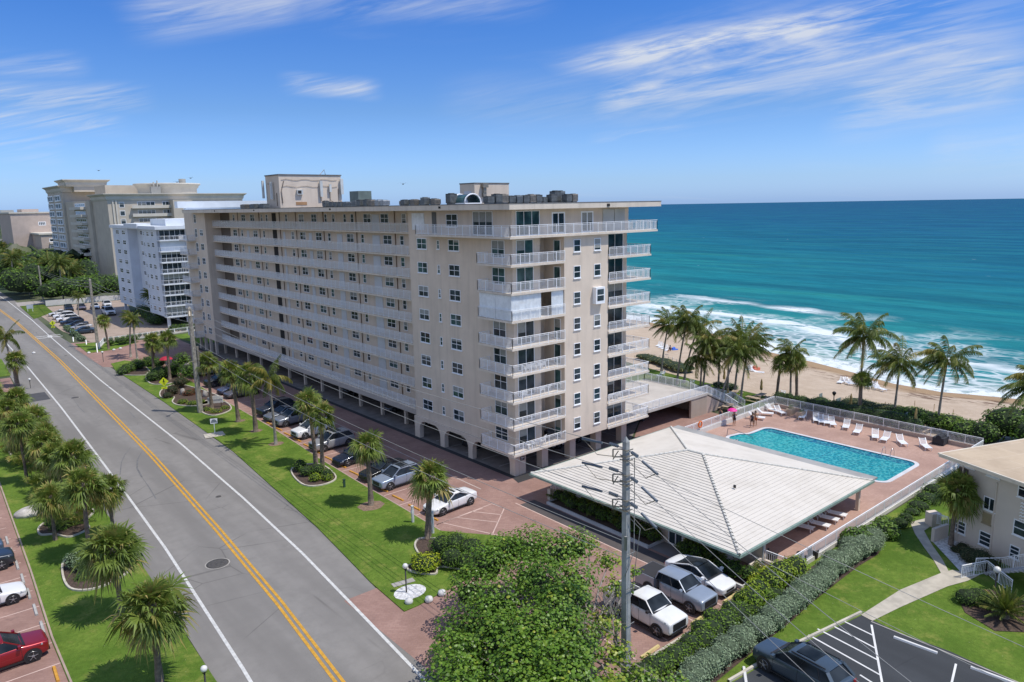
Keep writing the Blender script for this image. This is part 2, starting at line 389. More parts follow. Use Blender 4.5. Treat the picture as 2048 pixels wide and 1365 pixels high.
# foam
ow = mth(tt, 'ADD', at, mth(tt, 'MULTIPLY', mth(tt, 'SUBTRACT', noi(tt, p, .05, 4, .6), .5), 16))
lace_v = N(tt, 'ShaderNodeTexVoronoi', feature='DISTANCE_TO_EDGE', _Scale=.42); L(tt, mix(tt, .6, pos(tt, (1, .6, 1), (0, 0, R(25))), N(tt, 'ShaderNodeTexNoise', _Scale=.5, _Detail=4.0).outputs['Color'], 'ADD'), lace_v.inputs['Vector'])
lace = rng(tt, lace_v.outputs['Distance'], .015, .17, 1, 0)
fn = mapn((1, .4, 1), 25, .35, 7, .72, .6); fm = rng(tt, fn, .45, .62)
foam = mth(tt, 'MULTIPLY', rng(tt, ow, 1.5, 5, 1, 0), rng(tt, mapn((1, 1, 1), 0, .5, 5, .7), .35, .5))
def band(c, wd, den, sc_):
    s = mth(tt, 'MULTIPLY', rng(tt, ow, c-wd, c-wd*.2), rng(tt, ow, c+wd*.25, c+wd*.5, 1, 0))
    patch = rng(tt, mapn((.6, .6, 1), 10, sc_, 3, .5), 1-den-.07, 1-den+.07)
    return mth(tt, 'MULTIPLY', s, patch)
f2 = mth(tt, 'MULTIPLY', rng(tt, ow, 36, 12), mth(tt, 'MAXIMUM', mth(tt, 'MULTIPLY', lace, .72), mth(tt, 'MULTIPLY', fm, .5)))
f3 = mth(tt, 'MULTIPLY', mth(tt, 'MULTIPLY', rng(tt, ow, 60, 34), rng(tt, mapn((.6, .6, 1), 10, .05, 3), .49, .58)), mth(tt, 'MAXIMUM', mth(tt, 'MULTIPLY', lace, .5), mth(tt, 'MULTIPLY', fm, .5)))
f4 = mth(tt, 'MULTIPLY', mth(tt, 'MAXIMUM', band(22, 7, .58, .05), band(46, 6, .44, .03)), rng(tt, fn, .34, .5))
f5 = mth(tt, 'MULTIPLY', rng(tt, mapn((1, .25, 1), 28, .22, 3, .55), .755, .80), mth(tt, 'MULTIPLY', rng(tt, at, 50, 90), .8))
for q in (f2, f3, f4, f5): foam = mth(tt, 'MAXIMUM', foam, q)
foam = mth(tt, 'MULTIPLY', foam, .9)
shal = rng(tt, at, 14, 0); co = mix(tt, mth(tt, 'MULTIPLY', shal, .5), co, (.20, .26, .20))
L(tt, mix(tt, foam, co, (.82, .86, .87)), b.inputs['Base Color'])
L(tt, mth(tt, 'MULTIPLY_ADD', foam, .5, .28), b.inputs['Roughness']); b.inputs['Specular IOR Level'].default_value = .05
bn = mth(tt, 'ADD', mth(tt, 'MULTIPLY', mapn((1, .3, 1), 25, .12, 4, .6), 1.0), mth(tt, 'MULTIPLY', mapn((1, .5, 1), 15, .7, 4, .65), .35))
bump(tt, b, bn, .55, 2.0)
df = tt.nodes.new('ShaderNodeBsdfDiffuse'); gl = tt.nodes.new('ShaderNodeBsdfGlossy'); mx = tt.nodes.new('ShaderNodeMixShader'); mx.inputs[0].default_value = .07; gl.inputs['Roughness'].default_value = .22
L(tt, b.inputs['Base Color'].links[0].from_socket, df.inputs[0]); nrm_ = b.inputs['Normal'].links[0].from_socket
for q in (df, gl): L(tt, nrm_, q.inputs['Normal'])
L(tt, df.outputs[0], mx.inputs[1]); L(tt, gl.outputs[0], mx.inputs[2]); L(tt, mx.outputs[0], tt.nodes['Material Output'].inputs[0])
mb = MB(); offs = [-3, 2, 8, 16, 26, 38, 55, 80, 120, 180, 280, 450, 800, 1600, 3200, 6000, 9700]; ov, av = [], []
# fan of sections off the waterline; ends on the 9.8 km horizon circle
pts = SH[2:-1]; pts = pts; dense = []
for (a, b_), (c, d) in zip(pts, pts[1:]):
    k = max(1, int(math.hypot(c-a, d-b_)/14))
    for i in range(k): dense.append((lerp(a, c, i/k), lerp(b_, d, i/k)))
dense.append(pts[-1]); cum = 0; K = len(offs); NP = len(dense)
for i, (x, y) in enumerate(dense):
    if i: cum += math.hypot(x-dense[i-1][0], y-dense[i-1][1])
    ang = lerp(R(66), R(-62), min(1, max(0, (i/(NP-1)))))   # direction of the section, spreads like a fan
    x0, y0 = dense[max(i-3, 0)]; x1, y1 = dense[min(i+3, NP-1)]; nx, ny = -(y1-y0), (x1-x0); l = math.hypot(nx, ny); nx /= l; ny /= l
    for o_ in offs:
        dx, dy, l = math.cos(ang), math.sin(ang), 1
        qx, qy = x+dx/l*o_, y+dy/l*o_; mb.v.append((qx, qy, SEAZ)); av.append(cum)
        if o_ > 900 or o_ < 0: ov.append(float(o_)*(.9 if o_ > 0 else 1))
        else:
            bd = 1e9
            for (ax_, ay_), (bx_, by_) in zip(SH[1:-1], SH[2:]):
                ux, uy = bx_-ax_, by_-ay_; tt_ = max(0, min(1, ((qx-ax_)*ux+(qy-ay_)*uy)/(ux*ux+uy*uy))); bd = min(bd, math.hypot(qx-ax_-tt_*ux, qy-ay_-tt_*uy))
            ov.append(bd)
for i in range(NP-1):
    for k in range(K-1):
        a = i*K+k; mb.f.append((a, a+1, a+1+K, a+K)); mb.mi.append(0); mb.t.append(.5); mb.sm.append(True)
o = mb.build('sea', m_sea); struct(o)
q = o.data.attributes.new('off', 'FLOAT', 'POINT'); q.data.foreach_set('value', ov)
q = o.data.attributes.new('along', 'FLOAT', 'POINT'); q.data.foreach_set('value', av)

# road ----------------------------------------------------------------
ASPH = m_asphalt('road_asphalt', (.225, .214, .20)); ASPB = m_asphalt('new_asphalt', (.055, .06, .066))
cen = [(-90, -37), (-50, -32.6), (-21, -28.9), (-18, -28.7), (-6, -27.6), (9.7, -26.6), (35, -25.3), (66.6, -24.2), (107, -22.8), (176, -21.6), (300, -22), (600, -28), (1500, -60)]
lft = [(-90, -41.2), (-50, -36.8), (-14, -32.6), (8.5, -31.2), (23.6, -30.6), (40.8, -30), (68, -29.1), (110, -28.2), (176, -27.4), (300, -27.8), (600, -34), (1500, -66)]
rgt = [(-90, -33), (-50, -28.4), (-21.5, -24.8), (-11, -23.9), (0, -23.0), (15, -22.2), (38, -21.4), (83, -20.8), (140, -19.2), (176, -18), (232, -17), (300, -17), (600, -22), (1500, -54)]
re_ = [(-90, -31.2), (-50, -26.6), (-23, -23.1), (-11, -21.6), (3.3, -19.9), (31, -17.7), (60, -17.1), (90, -17.0), (110, -17.1), (145, -17.6), (176, -16.5), (232, -15), (300, -15), (600, -20), (1500, -52)]
le_ = [(-90, -43), (-50, -38.6), (-13, -34.2), (0, -33.7), (12, -33.5), (30, -33.1), (83, -32.3), (110, -31.5), (176, -30), (300, -30), (600, -36), (1500, -68)]
YS = [-90+3*i for i in range(110)]+[240+15*i for i in range(25)]+[650, 800, 1000, 1500]
def strip(name, L_, R_, z, m, y0=-90, y1=1500, kind='structure', ys=None):
    b = MB(); ys = [y for y in (ys or YS) if y0 <= y <= y1]
    if ys[0] > y0: ys = [y0]+ys
    if ys[-1] < y1: ys.append(y1)
    f = lambda q, y: q(y) if callable(q) else interp(q, y)
    for y in ys: b.v += [(f(L_, y), y, z), (f(R_, y), y, z)]
    for i in range(len(ys)-1): b.f.append((2*i, 2*i+1, 2*i+3, 2*i+2)); b.mi.append(0); b.t.append(.5); b.sm.append(False)
    o = b.build(name, m); o['kind'] = kind; return o
strip('road', le_, re_, .0, ASPH)
YEL = mat('yellow_road_paint', (.56, .30, .035), .8, .16, 3); WHP = mat('white_road_paint', (.58, .58, .56), .8, .14, 3)
off = lambda tab, d: (lambda y: interp(tab, y)+d)
strip('yellow_line', off(cen, -.30), off(cen, -.09), .016, YEL, y1=800); strip('yellow_line', off(cen, .10), off(cen, .31), .016, YEL, y1=800)
strip('white_line', off(lft, -.12), off(lft, .10), .016, WHP, y1=600); strip('white_line', off(rgt, -.11), off(rgt, .11), .016, WHP, y1=600)
# crossing far up the road
sheet('crossing_line', [(-22.0, 140.2), (-16.8, 140.2), (-16.8, 140.8), (-22.0, 140.8)], .009, WHP); sheet('crossing_line', [(-22.0, 143), (-16.8, 143), (-16.8, 143.6), (-22.0, 143.6)], .009, WHP)
sheet('crossing_bar', [(-19.6, 140.8), (-18.7, 140.8), (-18.7, 143), (-19.6, 143)], .009, WHP)
# tyre marks
TYR = mat('tyre_mark', (.15, .15, .15), .9, .2, 3)
def mark(pxs, wd=.13):
    b = MB(); P = [Vector((*G(*q), .010)) for q in pxs]
    for i in range(len(P)-1):
        d = (P[i+1]-P[i]).normalized(); s = Vector((d.y, -d.x, 0))*wd/2
        a = 1 if i else .3
        b.face([P[i]-s*a, P[i]+s*a, P[i+1]+s, P[i+1]-s])
    o = b.build('tyre_mark', TYR); o['kind'] = 'structure'
mark([(262, 894), (250, 910), (243, 925), (240, 950)], .10); mark([(283, 905), (275, 920), (274, 937), (284, 955)], .16); mark([(284, 955), (298, 975), (312, 998)], .10)
mark([(120, 787), (138, 778), (150, 774)], .10); mark([(148, 800), (158, 815), (170, 826)], .08)
mark([(258, 823), (270, 836)], .15)
for i, (px, py, rr, lb) in enumerate([(150, 796, .62, 'dark round manhole cover in the far left lane'), (437, 994, .32, 'small round utility cover right of the yellow lines'), (435, 1128, .95, 'large ringed manhole cover in the near left lane'), (131, 712, .3, 'small far utility cover in the right lane')]):
    x, y = G(px, py); th = thing('manhole_cover', lb, 'manhole cover', (x, y, .008))
    c = MB(); c.lathe([(rr, 0), (rr, .012), (rr*.9, .014)], (x, y, .006), 28, 0, False); c.build('rim', CONC, th)
    c = MB(); c.lathe([(rr*.9, .01), (rr*.9, .018), (rr*.62, .02), (rr*.6, .008), (rr*.55, .008), (rr*.53, .02), (rr*.3, .022), (rr*.28, .01), (rr*.22, .01), (rr*.2, .022), (.001, .022)], (x, y, .008), 28); c.build('lid', mat('cast_iron', (.075, .07, .065), .7, .2, 5), th)

# paving, lawns -------------------------------------------------------
PAVE = m_paver('brick_paving', (.37, .235, .195), (.29, .175, .145), (.22, .15, .13)); PAVE2 = m_paver('deck_paving', (.47, .315, .255), (.41, .26, .21), (.34, .23, .19), 0, .12)
GARAGE = mat('garage_floor', (.21, .19, .175), .85, .18, .8)
sheet('paved_lot', [(-24, -27.9), (-24, -9), (-12.3, -9), (-12.3, 2.6), (-12.1, 10.4), (-11.8, 19.6), (-11.2, 29.7), (-10.7, 46.2), (-10.2, 66.8), (-10.2, 85), (-18, 95), (-18, 121), (1.2, 121), (1.2, 1.2), (20, 1.2), (36, 12), (36, -3), (4, -4), (4, -27.9)], .004, PAVE)
sheet('garage_floor', [(1.2, 1.2), (19.5, 1.2), (30, 8), (30, 20), (19.5, 104), (1.2, 104)], .012, GARAGE)
sheet('dark_paved_strip', [(.2, -.3), (21, -.3), (21, 1.2), (1.2, 1.2), (1.2, 106), (.6, 106), (.6, .9)], .014, mat('dark_edge', (.04, .04, .042), .9))  # darker asphalt along the south and west foot of the building
LAWN = m_lawn('lawn_grass'); LAWN2 = m_lawn('lawn_grass_shaggy', (.05, .10, .012), (.10, .16, .02), (.22, .20, .05), .7)
el_l = lambda y: interp(re_, y)
east_in = [(-12.6, -14.2), (-9.5, -15.5), (-15.3, -4), (-15.3, 2.6)]
pl = [(interp(re_, y), y) for y in (-18.0, -14, -8, -2, 4, 10, 20, 30, 45, 60, 75, 90)]
pl = [(-21.55, -13.2)]+[q for q in pl if q[1] > -13]+[(-16.2, 97), (-13.6, 98.3), (-11.6, 94), (-9.8, 80.5), (-9.9, 66.8), (-10.15, 58.4), (-10.45, 43.3), (-10.65, 35.3), (-11.0, 28.3), (-11.5, 20), (-11.8, 11), (-12.0, 1.7), (-12.2, -4.2), (-10.6, -6.4), (-8.2, -9.6), (-8.0, -12.0), (-12.5, -12.4), (-17, -12.7), (-20.4, -13.2)]
sheet('lawn', pl, .07, LAWN, .1)
sheet('lawn', [(interp(re_, 112)-.0, 112), (-16.9, 120), (-16.9, 126), (-8, 123), (-6, 118.6), (-12.5, 112.5)], .07, LAWN, .1)
sheet('lawn', [(2.6, 107.5), (1.5, 122), (30, 122), (30, 104.5), (8, 104.5)], .07, LAWN, .1)
# west side
sheet('paved_lot', [(-75, -60), (-40.75, -60), (-40.75, 0), (-40.35, 12), (-39.7, 38), (-39, 80), (-32.5, 84), (-32, 97), (-75, 97)], .004, PAVE)
wl = [(interp(le_, y)+.12*math.sin(y*1.7), y) for y in (-60, -40, -20, -13, -5, 0, 8, 16, 30, 50, 66, 78, 82)]
sheet('lawn', wl+[(-34, 84.5), (-39, 82), (-39.9, 38), (-40.5, 12), (-40.9, 0), (-40.9, -60)], .06, LAWN, .1)
sheet('lawn', [(-31.6, 99), (-31, 118), (-45, 118), (-45, 99)], .06, LAWN, .1)
DRV = mat('dark_asphalt_patch', (.07, .07, .075), .9, .1)
sheet('asphalt_patch', [G(243, 645+100), G(80, 745), G(80, 745)], -.5, DRV) if 0 else None
sheet('asphalt_patch', [(-32.5, 74.5), (-29.4, 74.5), (-29.3, 80.5), (-32.4, 80.5)], .006, DRV)
# south side grass, lot and path
sheet('lawn', [(-30, -60), (-24.5, -28.4), (-13.8, -28.4), (4, -28.6), (44, -28.9), (44, -60)], .05, LAWN, .1)
sheet('asphalt_lot', [G(1457, 1372), G(1560, 1312), G(1722, 1233), G(1742, 1241), G(1800, 1268), G(1900, 1305), G(2060, 1378), (-3, -60), (-20, -60), (-18, -37)], .065, ASPB)
PATH = mat('path_concrete', (.46, .42, .345), .9, .15, 1.2, .3)
sheet('path', [G(1722, 1230, .08), G(1745, 1242, .08), G(1800, 1215, .08), G(1895, 1173, .08), G(1935, 1162, .08), G(1960, 1150, .08), G(1905, 1140, .08), G(1885, 1145, .08), G(1800, 1180, .08)], .08, PATH)
wk = [(1884, 1150), (1868, 1122), (1848, 1095), (1830, 1068), (1820, 1045), (1858, 1035), (1866, 1050), (1848, 1062), (1864, 1090), (1884, 1118), (1900, 1148)]
sheet('path', [G(x, y, .075) for x, y in wk], .082, PATH)
WL = []
def pline(a, b, wd=.1, z=.068, m=WHP, nm='parking_line', px=True):
    P = Vector((*(G(*a, z) if px else a), z)); Q = Vector((*(G(*b, z) if px else b), z)); d = (Q-P).normalized(); s = Vector((d.y, -d.x, 0))*wd/2
    bb = MB(); bb.face([P-s, P+s, Q+s, Q-s]); o = bb.build(nm, m); o['kind'] = 'structure'; return o
WP2 = mat('bright_lot_paint', (.72, .72, .70), .7, .08)
pline((1743, 1250), (1765, 1370), .13, .072, WP2)
for a, b_ in [((1682, 1240), (1748, 1272)), ((1662, 1250), (1753, 1298)), ((1635, 1258), (1757, 1321)), ((1617, 1270), (1760, 1350)), ((1594, 1281), (1620, 1292)), ((1720, 1350), (1745, 1366)), ((1912, 1328), (1902, 1372))]: pline(a, b_, .12, .071, WP2)
# east lot bays
PNK = mat('faded_line', (.60, .44, .38), .85, .1)
for i in range(26):
    y = -2.9+3.02*i
    if y < 66: pline((interp([(-3, -11.9), (20, -11.3), (66, -9.8)], y), y), (interp([(-3, -6.4), (20, -5.9), (66, -4.6)], y), y+.1), .1, .009, PNK, px=False)
for a, b_ in [((-11.7, -2.9), (-5.1, -2.6)), ((-5.1, -2.6), (-4.9, -4.2)), ((-4.9, -4.2), (-9.5, -8)), ((-11, -3), (-9.0, -8.2)), ((-9.4, -2.9), (-7.3, -6.2)), ((-7.6, -2.75), (-6.0, -5.2))]: pline(a, b_, .1, .009, PNK, px=False)
pline((-3.6, 1), (-3.4, 60), .12, .009, mat('pale_drain', (.5, .42, .38), .8), 'paving_band', False)
pline((-20.5, -17.5), (-15.0, -22.5), .35, .009, PNK, px=False); pline((-3.35, -4), (-3.6, -27), .12, .009, PNK, 'paving_band', False)
for i in range(9): pline((-13.5+3.1*i-.3, -27.6), (-13.5+3.1*i, -22.5), .1, .009, PNK, px=False) if i < 5 else None
for i in range(20):
    y = -18.5+2.97*i; pline((-40.8, y), (-46.5, y), .1, .009, PNK, px=False)
for i in range(7): pline((1.6+2.9*i, 2), (1.6+2.9*i, 8), .09, .016, mat('white_bay_line', (.5, .5, .5), .8), px=False) if i else None
for i in range(5): pline((1.9, 4.8+3*i), (8, 4.8+3*i), .09, .016, MC['white_bay_line'], px=False)
# driveway to the far side + far lot
PAVF = m_paver('tan_paving', (.40, .32, .26), (.36, .28, .22), (.30, .24, .2), 0)
sheet('paved_lot', [(-13.6, 124.2), (-15.6, 148), (-14.5, 205), (12, 207), (4, 166), (8, 126)], .01, PAVF)
sheet('lawn', [(-17.3, 178), (-16, 214), (-9.8, 214), (-11, 190)], .06, LAWN2, .1)
sheet('driveway', [(-17.4, 122.5), (-17.4, 128), (-12, 126.5), (-12, 123.8)], .008, PAVE)
sheet('driveway', [(-16.6, 212), (-15.8, 226), (10, 226), (10, 218), (-9, 213)], .01, mat('pale_driveway', (.36, .33, .3), .9))
# kerbs of the small lot
def kerb(pts, name='kerb', z0=0, h=.15, wd=.16, m=PALE, closed=False, label=None):
    bb = MB(); P = [Vector((x, y, 0)) for x, y in pts]
    if closed: P.append(P[0])
    L1, L2 = [], []
    for i, q in enumerate(P):
        a = P[i-1] if i else (P[-2] if closed else q); c = P[i+1] if i < len(P)-1 else (P[1] if closed else q)
        d = (c-a).normalized(); s = Vector((d.y, -d.x, 0))*wd/2; L1.append(q-s); L2.append(q+s)
    for i in range(len(P)-1):
        a, c, d, e = L1[i], L1[i+1], L2[i+1], L2[i]
        for q in ([(a, 1), (e, 1), (d, 1), (c, 1)], [(a, 0), (a, 1), (c, 1), (c, 0)], [(d, 0), (d, 1), (e, 1), (e, 0)]):
            bb.face([(v.x, v.y, z0+(h if k else 0)) for v, k in q])
    o = bb.build(name, m); return o
struct(kerb([G(1457, 1366), G(1560, 1306), G(1722, 1228)], h=.2))
struct(kerb([G(1742, 1246), G(1850, 1290), G(1950, 1332), G(2060, 1378)], h=.1, wd=.1, m=CONC))
struct(kerb([(-22.5, -28.15), (-13.5, -28.1), (-6, -28.05), (3, -28.0)], h=.14))
struct(kerb([(-12.15, -4.2), (-11.95, 1.7), (-11.75, 11), (-11.45, 20), (-10.95, 28.3), (-10.6, 35.3), (-10.4, 43.3), (-10.1, 58.4), (-9.85, 66.8)], h=.085, wd=.12, m=mat('pinkish_edging', (.40, .30, .25), .9)))
struct(kerb([(-40.8, -60), (-40.8, 0), (-40.4, 12), (-39.8, 38), (-39, 80)], h=.075, wd=.12, m=MC['pinkish_edging']))

# ------------------------------------------------------------------ helpers for buildings
def railing(mb, path, z, h=1.07, post=1.25, pick=.125, closed_ends=True, w=.05, pw=.022):
    """white picket railing along a polyline of (x,y[,z])"""
    P = [Vector((q[0], q[1], z if len(q) < 3 else q[2])) for q in path]
    for a, c in zip(P, P[1:]):
        l = (c-a).length; n = max(1, round(l/post)); up = Vector((0, 0, 1))
        mb.bar(a+up*h, c+up*h, .08, .05); mb.bar(a+up*(h-.13), c+up*(h-.13), .03, .035); mb.bar(a+up*.08, c+up*.08, .03, .04)
        for i in range(n+1):
            q = a.lerp(c, i/n); mb.bar(q, q+up*h, w)
        k = max(1, int(l/pick))
        for i in range(1, k):
            q = a.lerp(c, i/k); mb.bar(q+up*.08, q+up*(h-.12), pw)
WIN_M = [WHITE, GLASS, GLASS2, BLIND]; wr_ = random.Random(99)
def window(parent, name, axis, c, a0, a1, z0, z1, cols=2, rows=2, sill=True, gm=1, fr=.07, face=-1, mats=None, dep=.05):
    """window on the plane axis=c ('x' or 'y'), facing direction face; frame, muntins and panes"""
    b = MB()
    def bx(u0, u1, d0, d1, w0, w1, mi):
        lo, hi = sorted((c+face*d0, c+face*d1))
        if axis == 'x': b.box(lo, hi, u0, u1, w0, w1, mi)
        else: b.box(u0, u1, lo, hi, w0, w1, mi)
    bx(a0+fr*.4, a1-fr*.4, .004, .012, z0+fr*.4, z1-fr*.4, gm)
    bx(a0, a0+fr, 0, dep, z0, z1, 0); bx(a1-fr, a1, 0, dep, z0, z1, 0); bx(a0+fr, a1-fr, 0, dep, z1-fr, z1, 0); bx(a0+fr, a1-fr, 0, dep, z0, z0+fr, 0)
    for i in range(1, cols):
        u = lerp(a0, a1, i/cols); bx(u-fr*.4, u+fr*.4, .012, dep-.012, z0+fr, z1-fr, 0)
    for i in range(1, rows):
        v = lerp(z0, z1, i/rows); bx(a0+fr, a1-fr, .012, dep-.006, v-fr*.4, v+fr*.4, 0)
    if mats is None and wr_.random() < .42:
        q_ = wr_.choice((.25, .45, .5, .5, .8)); h0, h1 = (a0+fr, a1-fr) if cols == 1 or wr_.random() < .6 else (a0+fr, (a0+a1)/2)
        bx(h0, h1, .013, .018, lerp(z1, z0, q_), z1-fr, 3)
    if sill: bx(a0-.05, a1+.05, 0, dep+.06, z0-.08, z0-.002, 0)
    return b.build(name, mats or WIN_M, parent)
def boxpart(name, m, parent, *bs):
    b = MB()
    for q in bs: b.box(*q)
    return b.build(name, m, parent)
def poly_wall(mb, axis, c0, c1, pts, mi=0):
    """extruded polygon in the (u,z) plane between axis=c0..c1"""
    n = len(pts)
    if axis == 'x': f = lambda u, z, c: (c, u, z)
    else: f = lambda u, z, c: (u, c, z)
    v = [f(u, z, c0) for u, z in pts]+[f(u, z, c1) for u, z in pts]
    mb.add(v, [tuple(range(n)), tuple(reversed(range(n, 2*n)))]+[(i, n+i, n+(i+1) % n, (i+1) % n) for i in range(n)], mi)

# ------------------------------------------------------------------ the condominium
FH = 2.75; Z8 = 2.655; ST = .2
zk = lambda k: Z8+(8-k)*FH            # underside of the slab of floor k (0 = top)
ZR = 27.45
B = thing('apartment_building', 'long ten-storey beige apartment building with white railed galleries and corner balconies', 'building', (8, 50, 0))
NB0, NB1 = 91.6, 98.2
# bodies
b = MB()
b.box(1.5, 14.1, 5.55, 20.3, Z8, zk(0)+ST); b.box(1.5, 7.4, 3.3, 5.55, Z8, zk(0)+ST); b.box(1.5, 5.2, 1.5, 3.3, Z8, zk(0)+ST)
b.box(7.4, 14.1, .2, 5.55, Z8, zk(0)); b.box(14.1, 19.7, 2.4, 20.3, Z8, zk(0)+ST)
b.box(1.5, 18.9, 1.52, 20.3, zk(0)+ST+.002, ZR-.002)
b.build('south_block_wall', STUC, B)
b = MB(); b.box(4.4, 18.5, 20.3, NB0, Z8, ZR-.003); b.build('gallery_back_wall', STUC, B)
b = MB(); b.box(1.5, 19.7, NB0, 104, Z8, ZR-.004); b.build('north_block_wall', STUC, B)
# ground-floor arcade and columns
def arcade(y_cols, x0, x1):
    b = MB(); ztop = Z8-.002
    pts = [(y_cols[0][0], ztop)]
    pts = []
    # lower outline with arches
    lo = []
    for i, (a, c) in enumerate(y_cols):
        lo += [(a, 0), (c, 0)]
        if i < len(y_cols)-1:
            n = y_cols[i+1][0]; r = min(1.15, (n-c)/2); zt = 2.28
            lo += [(c+r-r*math.cos(q), zt-r+r*math.sin(q)) for q in [R(k) for k in range(0, 91, 15)]]
            lo += [(n-r+r*math.sin(q), zt-r+r*math.cos(q)) for q in [R(k) for k in range(0, 91, 15)]]
    poly_wall(b, 'x', x0, x1, [(y_cols[0][0], ztop)]+lo+[(y_cols[-1][1], ztop)])
    b.build('arcade', STUC, B)
arcade([(1.3, 2.15), (8.6, 9.4), (14.0, 14.85), (19.2, 20.3)], 1.2, 1.75)
for i, (x, y) in enumerate([(1.78, 1.3), (5.0, 1.3), (9.2, 1.3), (13.4, 1.3), (17.8, 1.3), (5, 8), (11, 8), (17, 8), (5, 15), (11, 15), (17, 15)]):
    boxpart('column', STUC, B, (x, x+.9, y, y+.85, 0, Z8-.003))
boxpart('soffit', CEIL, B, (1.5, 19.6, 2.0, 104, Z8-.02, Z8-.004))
for i in range(12):
    y = 25.2+6.0*i
    boxpart('column', STUC, B, (3.0, 3.35, y, y+.42, 0, Z8-.22))
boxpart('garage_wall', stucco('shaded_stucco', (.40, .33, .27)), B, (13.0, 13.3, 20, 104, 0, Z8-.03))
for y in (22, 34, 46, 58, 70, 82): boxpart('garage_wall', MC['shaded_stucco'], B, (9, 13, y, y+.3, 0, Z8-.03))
for y in (91.8, 95.0, 98.0, 101): boxpart('column', STUC, B, (1.5, 1.95, y, y+.45, 0, Z8-.003))
# roof slab
b = MB(); b.box(-.4, 22.3, -.4, 98.6, ZR, ZR+.55, 0); b.box(-.43, 22.33, -.43, 98.63, ZR+.55, ZR+.62, 1)
b.build('roof', [STUC2, mat('roof_membrane', (.16, .155, .15), .9, .25, .5)], B)
for q in (10.9, 36, 62, 80): boxpart('scupper', DARK, B, (-.45, -.38, q, q+.35, ZR+.2, ZR+.42))
boxpart('scupper', DARK, B, (13.2, 13.6, -.47, -.38, ZR+.12, ZR+.4))
# galleries
gal_r = None
for k in range(9):
    z = zk(k)
    if k == 0:
        b = MB(); railing(b, [(2.86, 20.32), (2.86, NB0)], 0, 1.07, 1.3, .13, pw=.03)
        rm = b.mesh('gallery_railing', WHITE, (8, 50, 0)); sl = MB(); sl.box(2.78, 4.42, 20.3, NB0, -.0, ST); sm_ = sl.mesh('gallery_slab', STUC2, (8, 50, 0))
    s = link('gallery_slab', sm_, B); s.location = (0, 0, z); r_ = link('gallery_railing', rm, s); r_.location = (0, 0, ST)
WG = [(83.2, 85.1, 0), (80.2, 81.1, 1), (73.5, 75.4, 0), (70.2, 71.0, 1), (58.5, 59.5, 1), (54.3, 56.3, 0), (48.8, 50.8, 0), (45.9, 46.8, 1), (39, 41, 0), (36.1, 36.9, 1), (28.9, 31, 0), (26, 26.9, 1)]
W0 = [(83.9, 84.8, 1), (78.6, 80.5, 0), (74.4, 76.3, 0), (70.8, 71.5, 1), (68.6, 69.4, 1), (60.7, 61.5, 1), (54.6, 56.4, 0), (50.2, 52, 0), (46.8, 47.6, 1), (44.4, 45.2, 1), (40.9, 41.7, 1), (38.7, 39.6, 1), (34.0, 36, 0), (29.5, 31.5, 0), (25.3, 26.3, 1)]
b = MB(); wm = []
for k in range(9):
    z = zk(k)+ST
    lst = W0 if k == 0 else WG
    for a, c, n in lst:
        rr = random.Random(k*77+int(a)); gm = 2 if rr.random() < .3 else 1
        window(B, 'window' if k == 0 else 'gallery_window', 'x', 4.4, a, c, z+1.0, z+2.22, 1 if n else 2, 2, False, gm)
    b = MB()
    for a, c in ((77.4, 78.3), (52.1, 53.1), (42.4, 43.9), (31.9, 33.8), (61.9, 62.6)):
        if k == 0 and a > 40: continue
        boxpart('door', DOOR, B, (4.34, 4.4, a, c, z+.01, z+2.12))
    boxpart('stair_opening', DARK, B, (4.38, 4.402, 65.2, 66.9, z+.01, z+2.4))
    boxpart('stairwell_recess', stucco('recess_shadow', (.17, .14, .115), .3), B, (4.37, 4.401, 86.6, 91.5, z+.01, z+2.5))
for y in (82.2, 72.2, 57.4, 47.9, 38.0, 27.9, 63.6):
    boxpart('downspout', mat('brown_pipe', (.22, .15, .10), .7), B, (4.28, 4.36, y, y+.1, Z8+.2, ZR))
# west face windows
for k in range(9):
    z = zk(k)+ST
    if k:
        window(B, 'window', 'x', 1.5, 16.6, 18.6, z+.95, z+2.2, 2, 2, gm=2 if k in (1, 2) else 1)
        window(B, 'window', 'x', 1.5, 10.35, 12.35, z+.95, z+2.2, 2, 2, gm=2 if k % 3 == 1 else 1)
        window(B, 'narrow_window', 'x', 1.5, 14.05, 14.55, z+1.05, z+2.05, 1, 2, gm=2)
        if k != 3:
            window(B, 'window', 'x', 1.5, 2.7, 4.75, z+.55, z+2.3, 2, 2, False, 2 if k < 3 else 1)
            window(B, 'sliding_door', 'y', 1.5, 1.95, 4.25, z+.02, z+2.35, 2, 1, False, 2 if k < 3 else 1)
        window(B, 'side_door', 'x', 7.4, .75, 1.75, z+.02, z+2.15, 1, 1, False, 2)
        for a in (8.75, 11.85):
            if not (k == 3 and a > 10): window(B, 'window', 'y', .2, a, a+1.02, z+.85, z+2.15, 1, 2)
        window(B, 'sliding_door', 'y', 2.4, 16.2, 19.0, z+.02, z+2.4, 2, 1, False, 1)
    window(B, 'window', 'x', 1.5, 93.2, 95.0, z+.95, z+2.2, 2, 2, False) if k else None
    window(B, 'window', 'x', 1.5, 96.6, 97.9, z+.6, z+2.3, 2, 2, False)
# bay window on the fourth floor from the top
z = zk(3)+ST; b = MB(); b.box(11.65, 13.05, -.32, .2, z+.62, z+2.42, 0); b.box(11.85, 12.85, -.345, -.322, z+.95, z+2.2, 1); b.box(11.85, 12.85, -.36, -.345, z+1.52, z+1.6, 0)
b.build('bay_window', WIN_M, B)
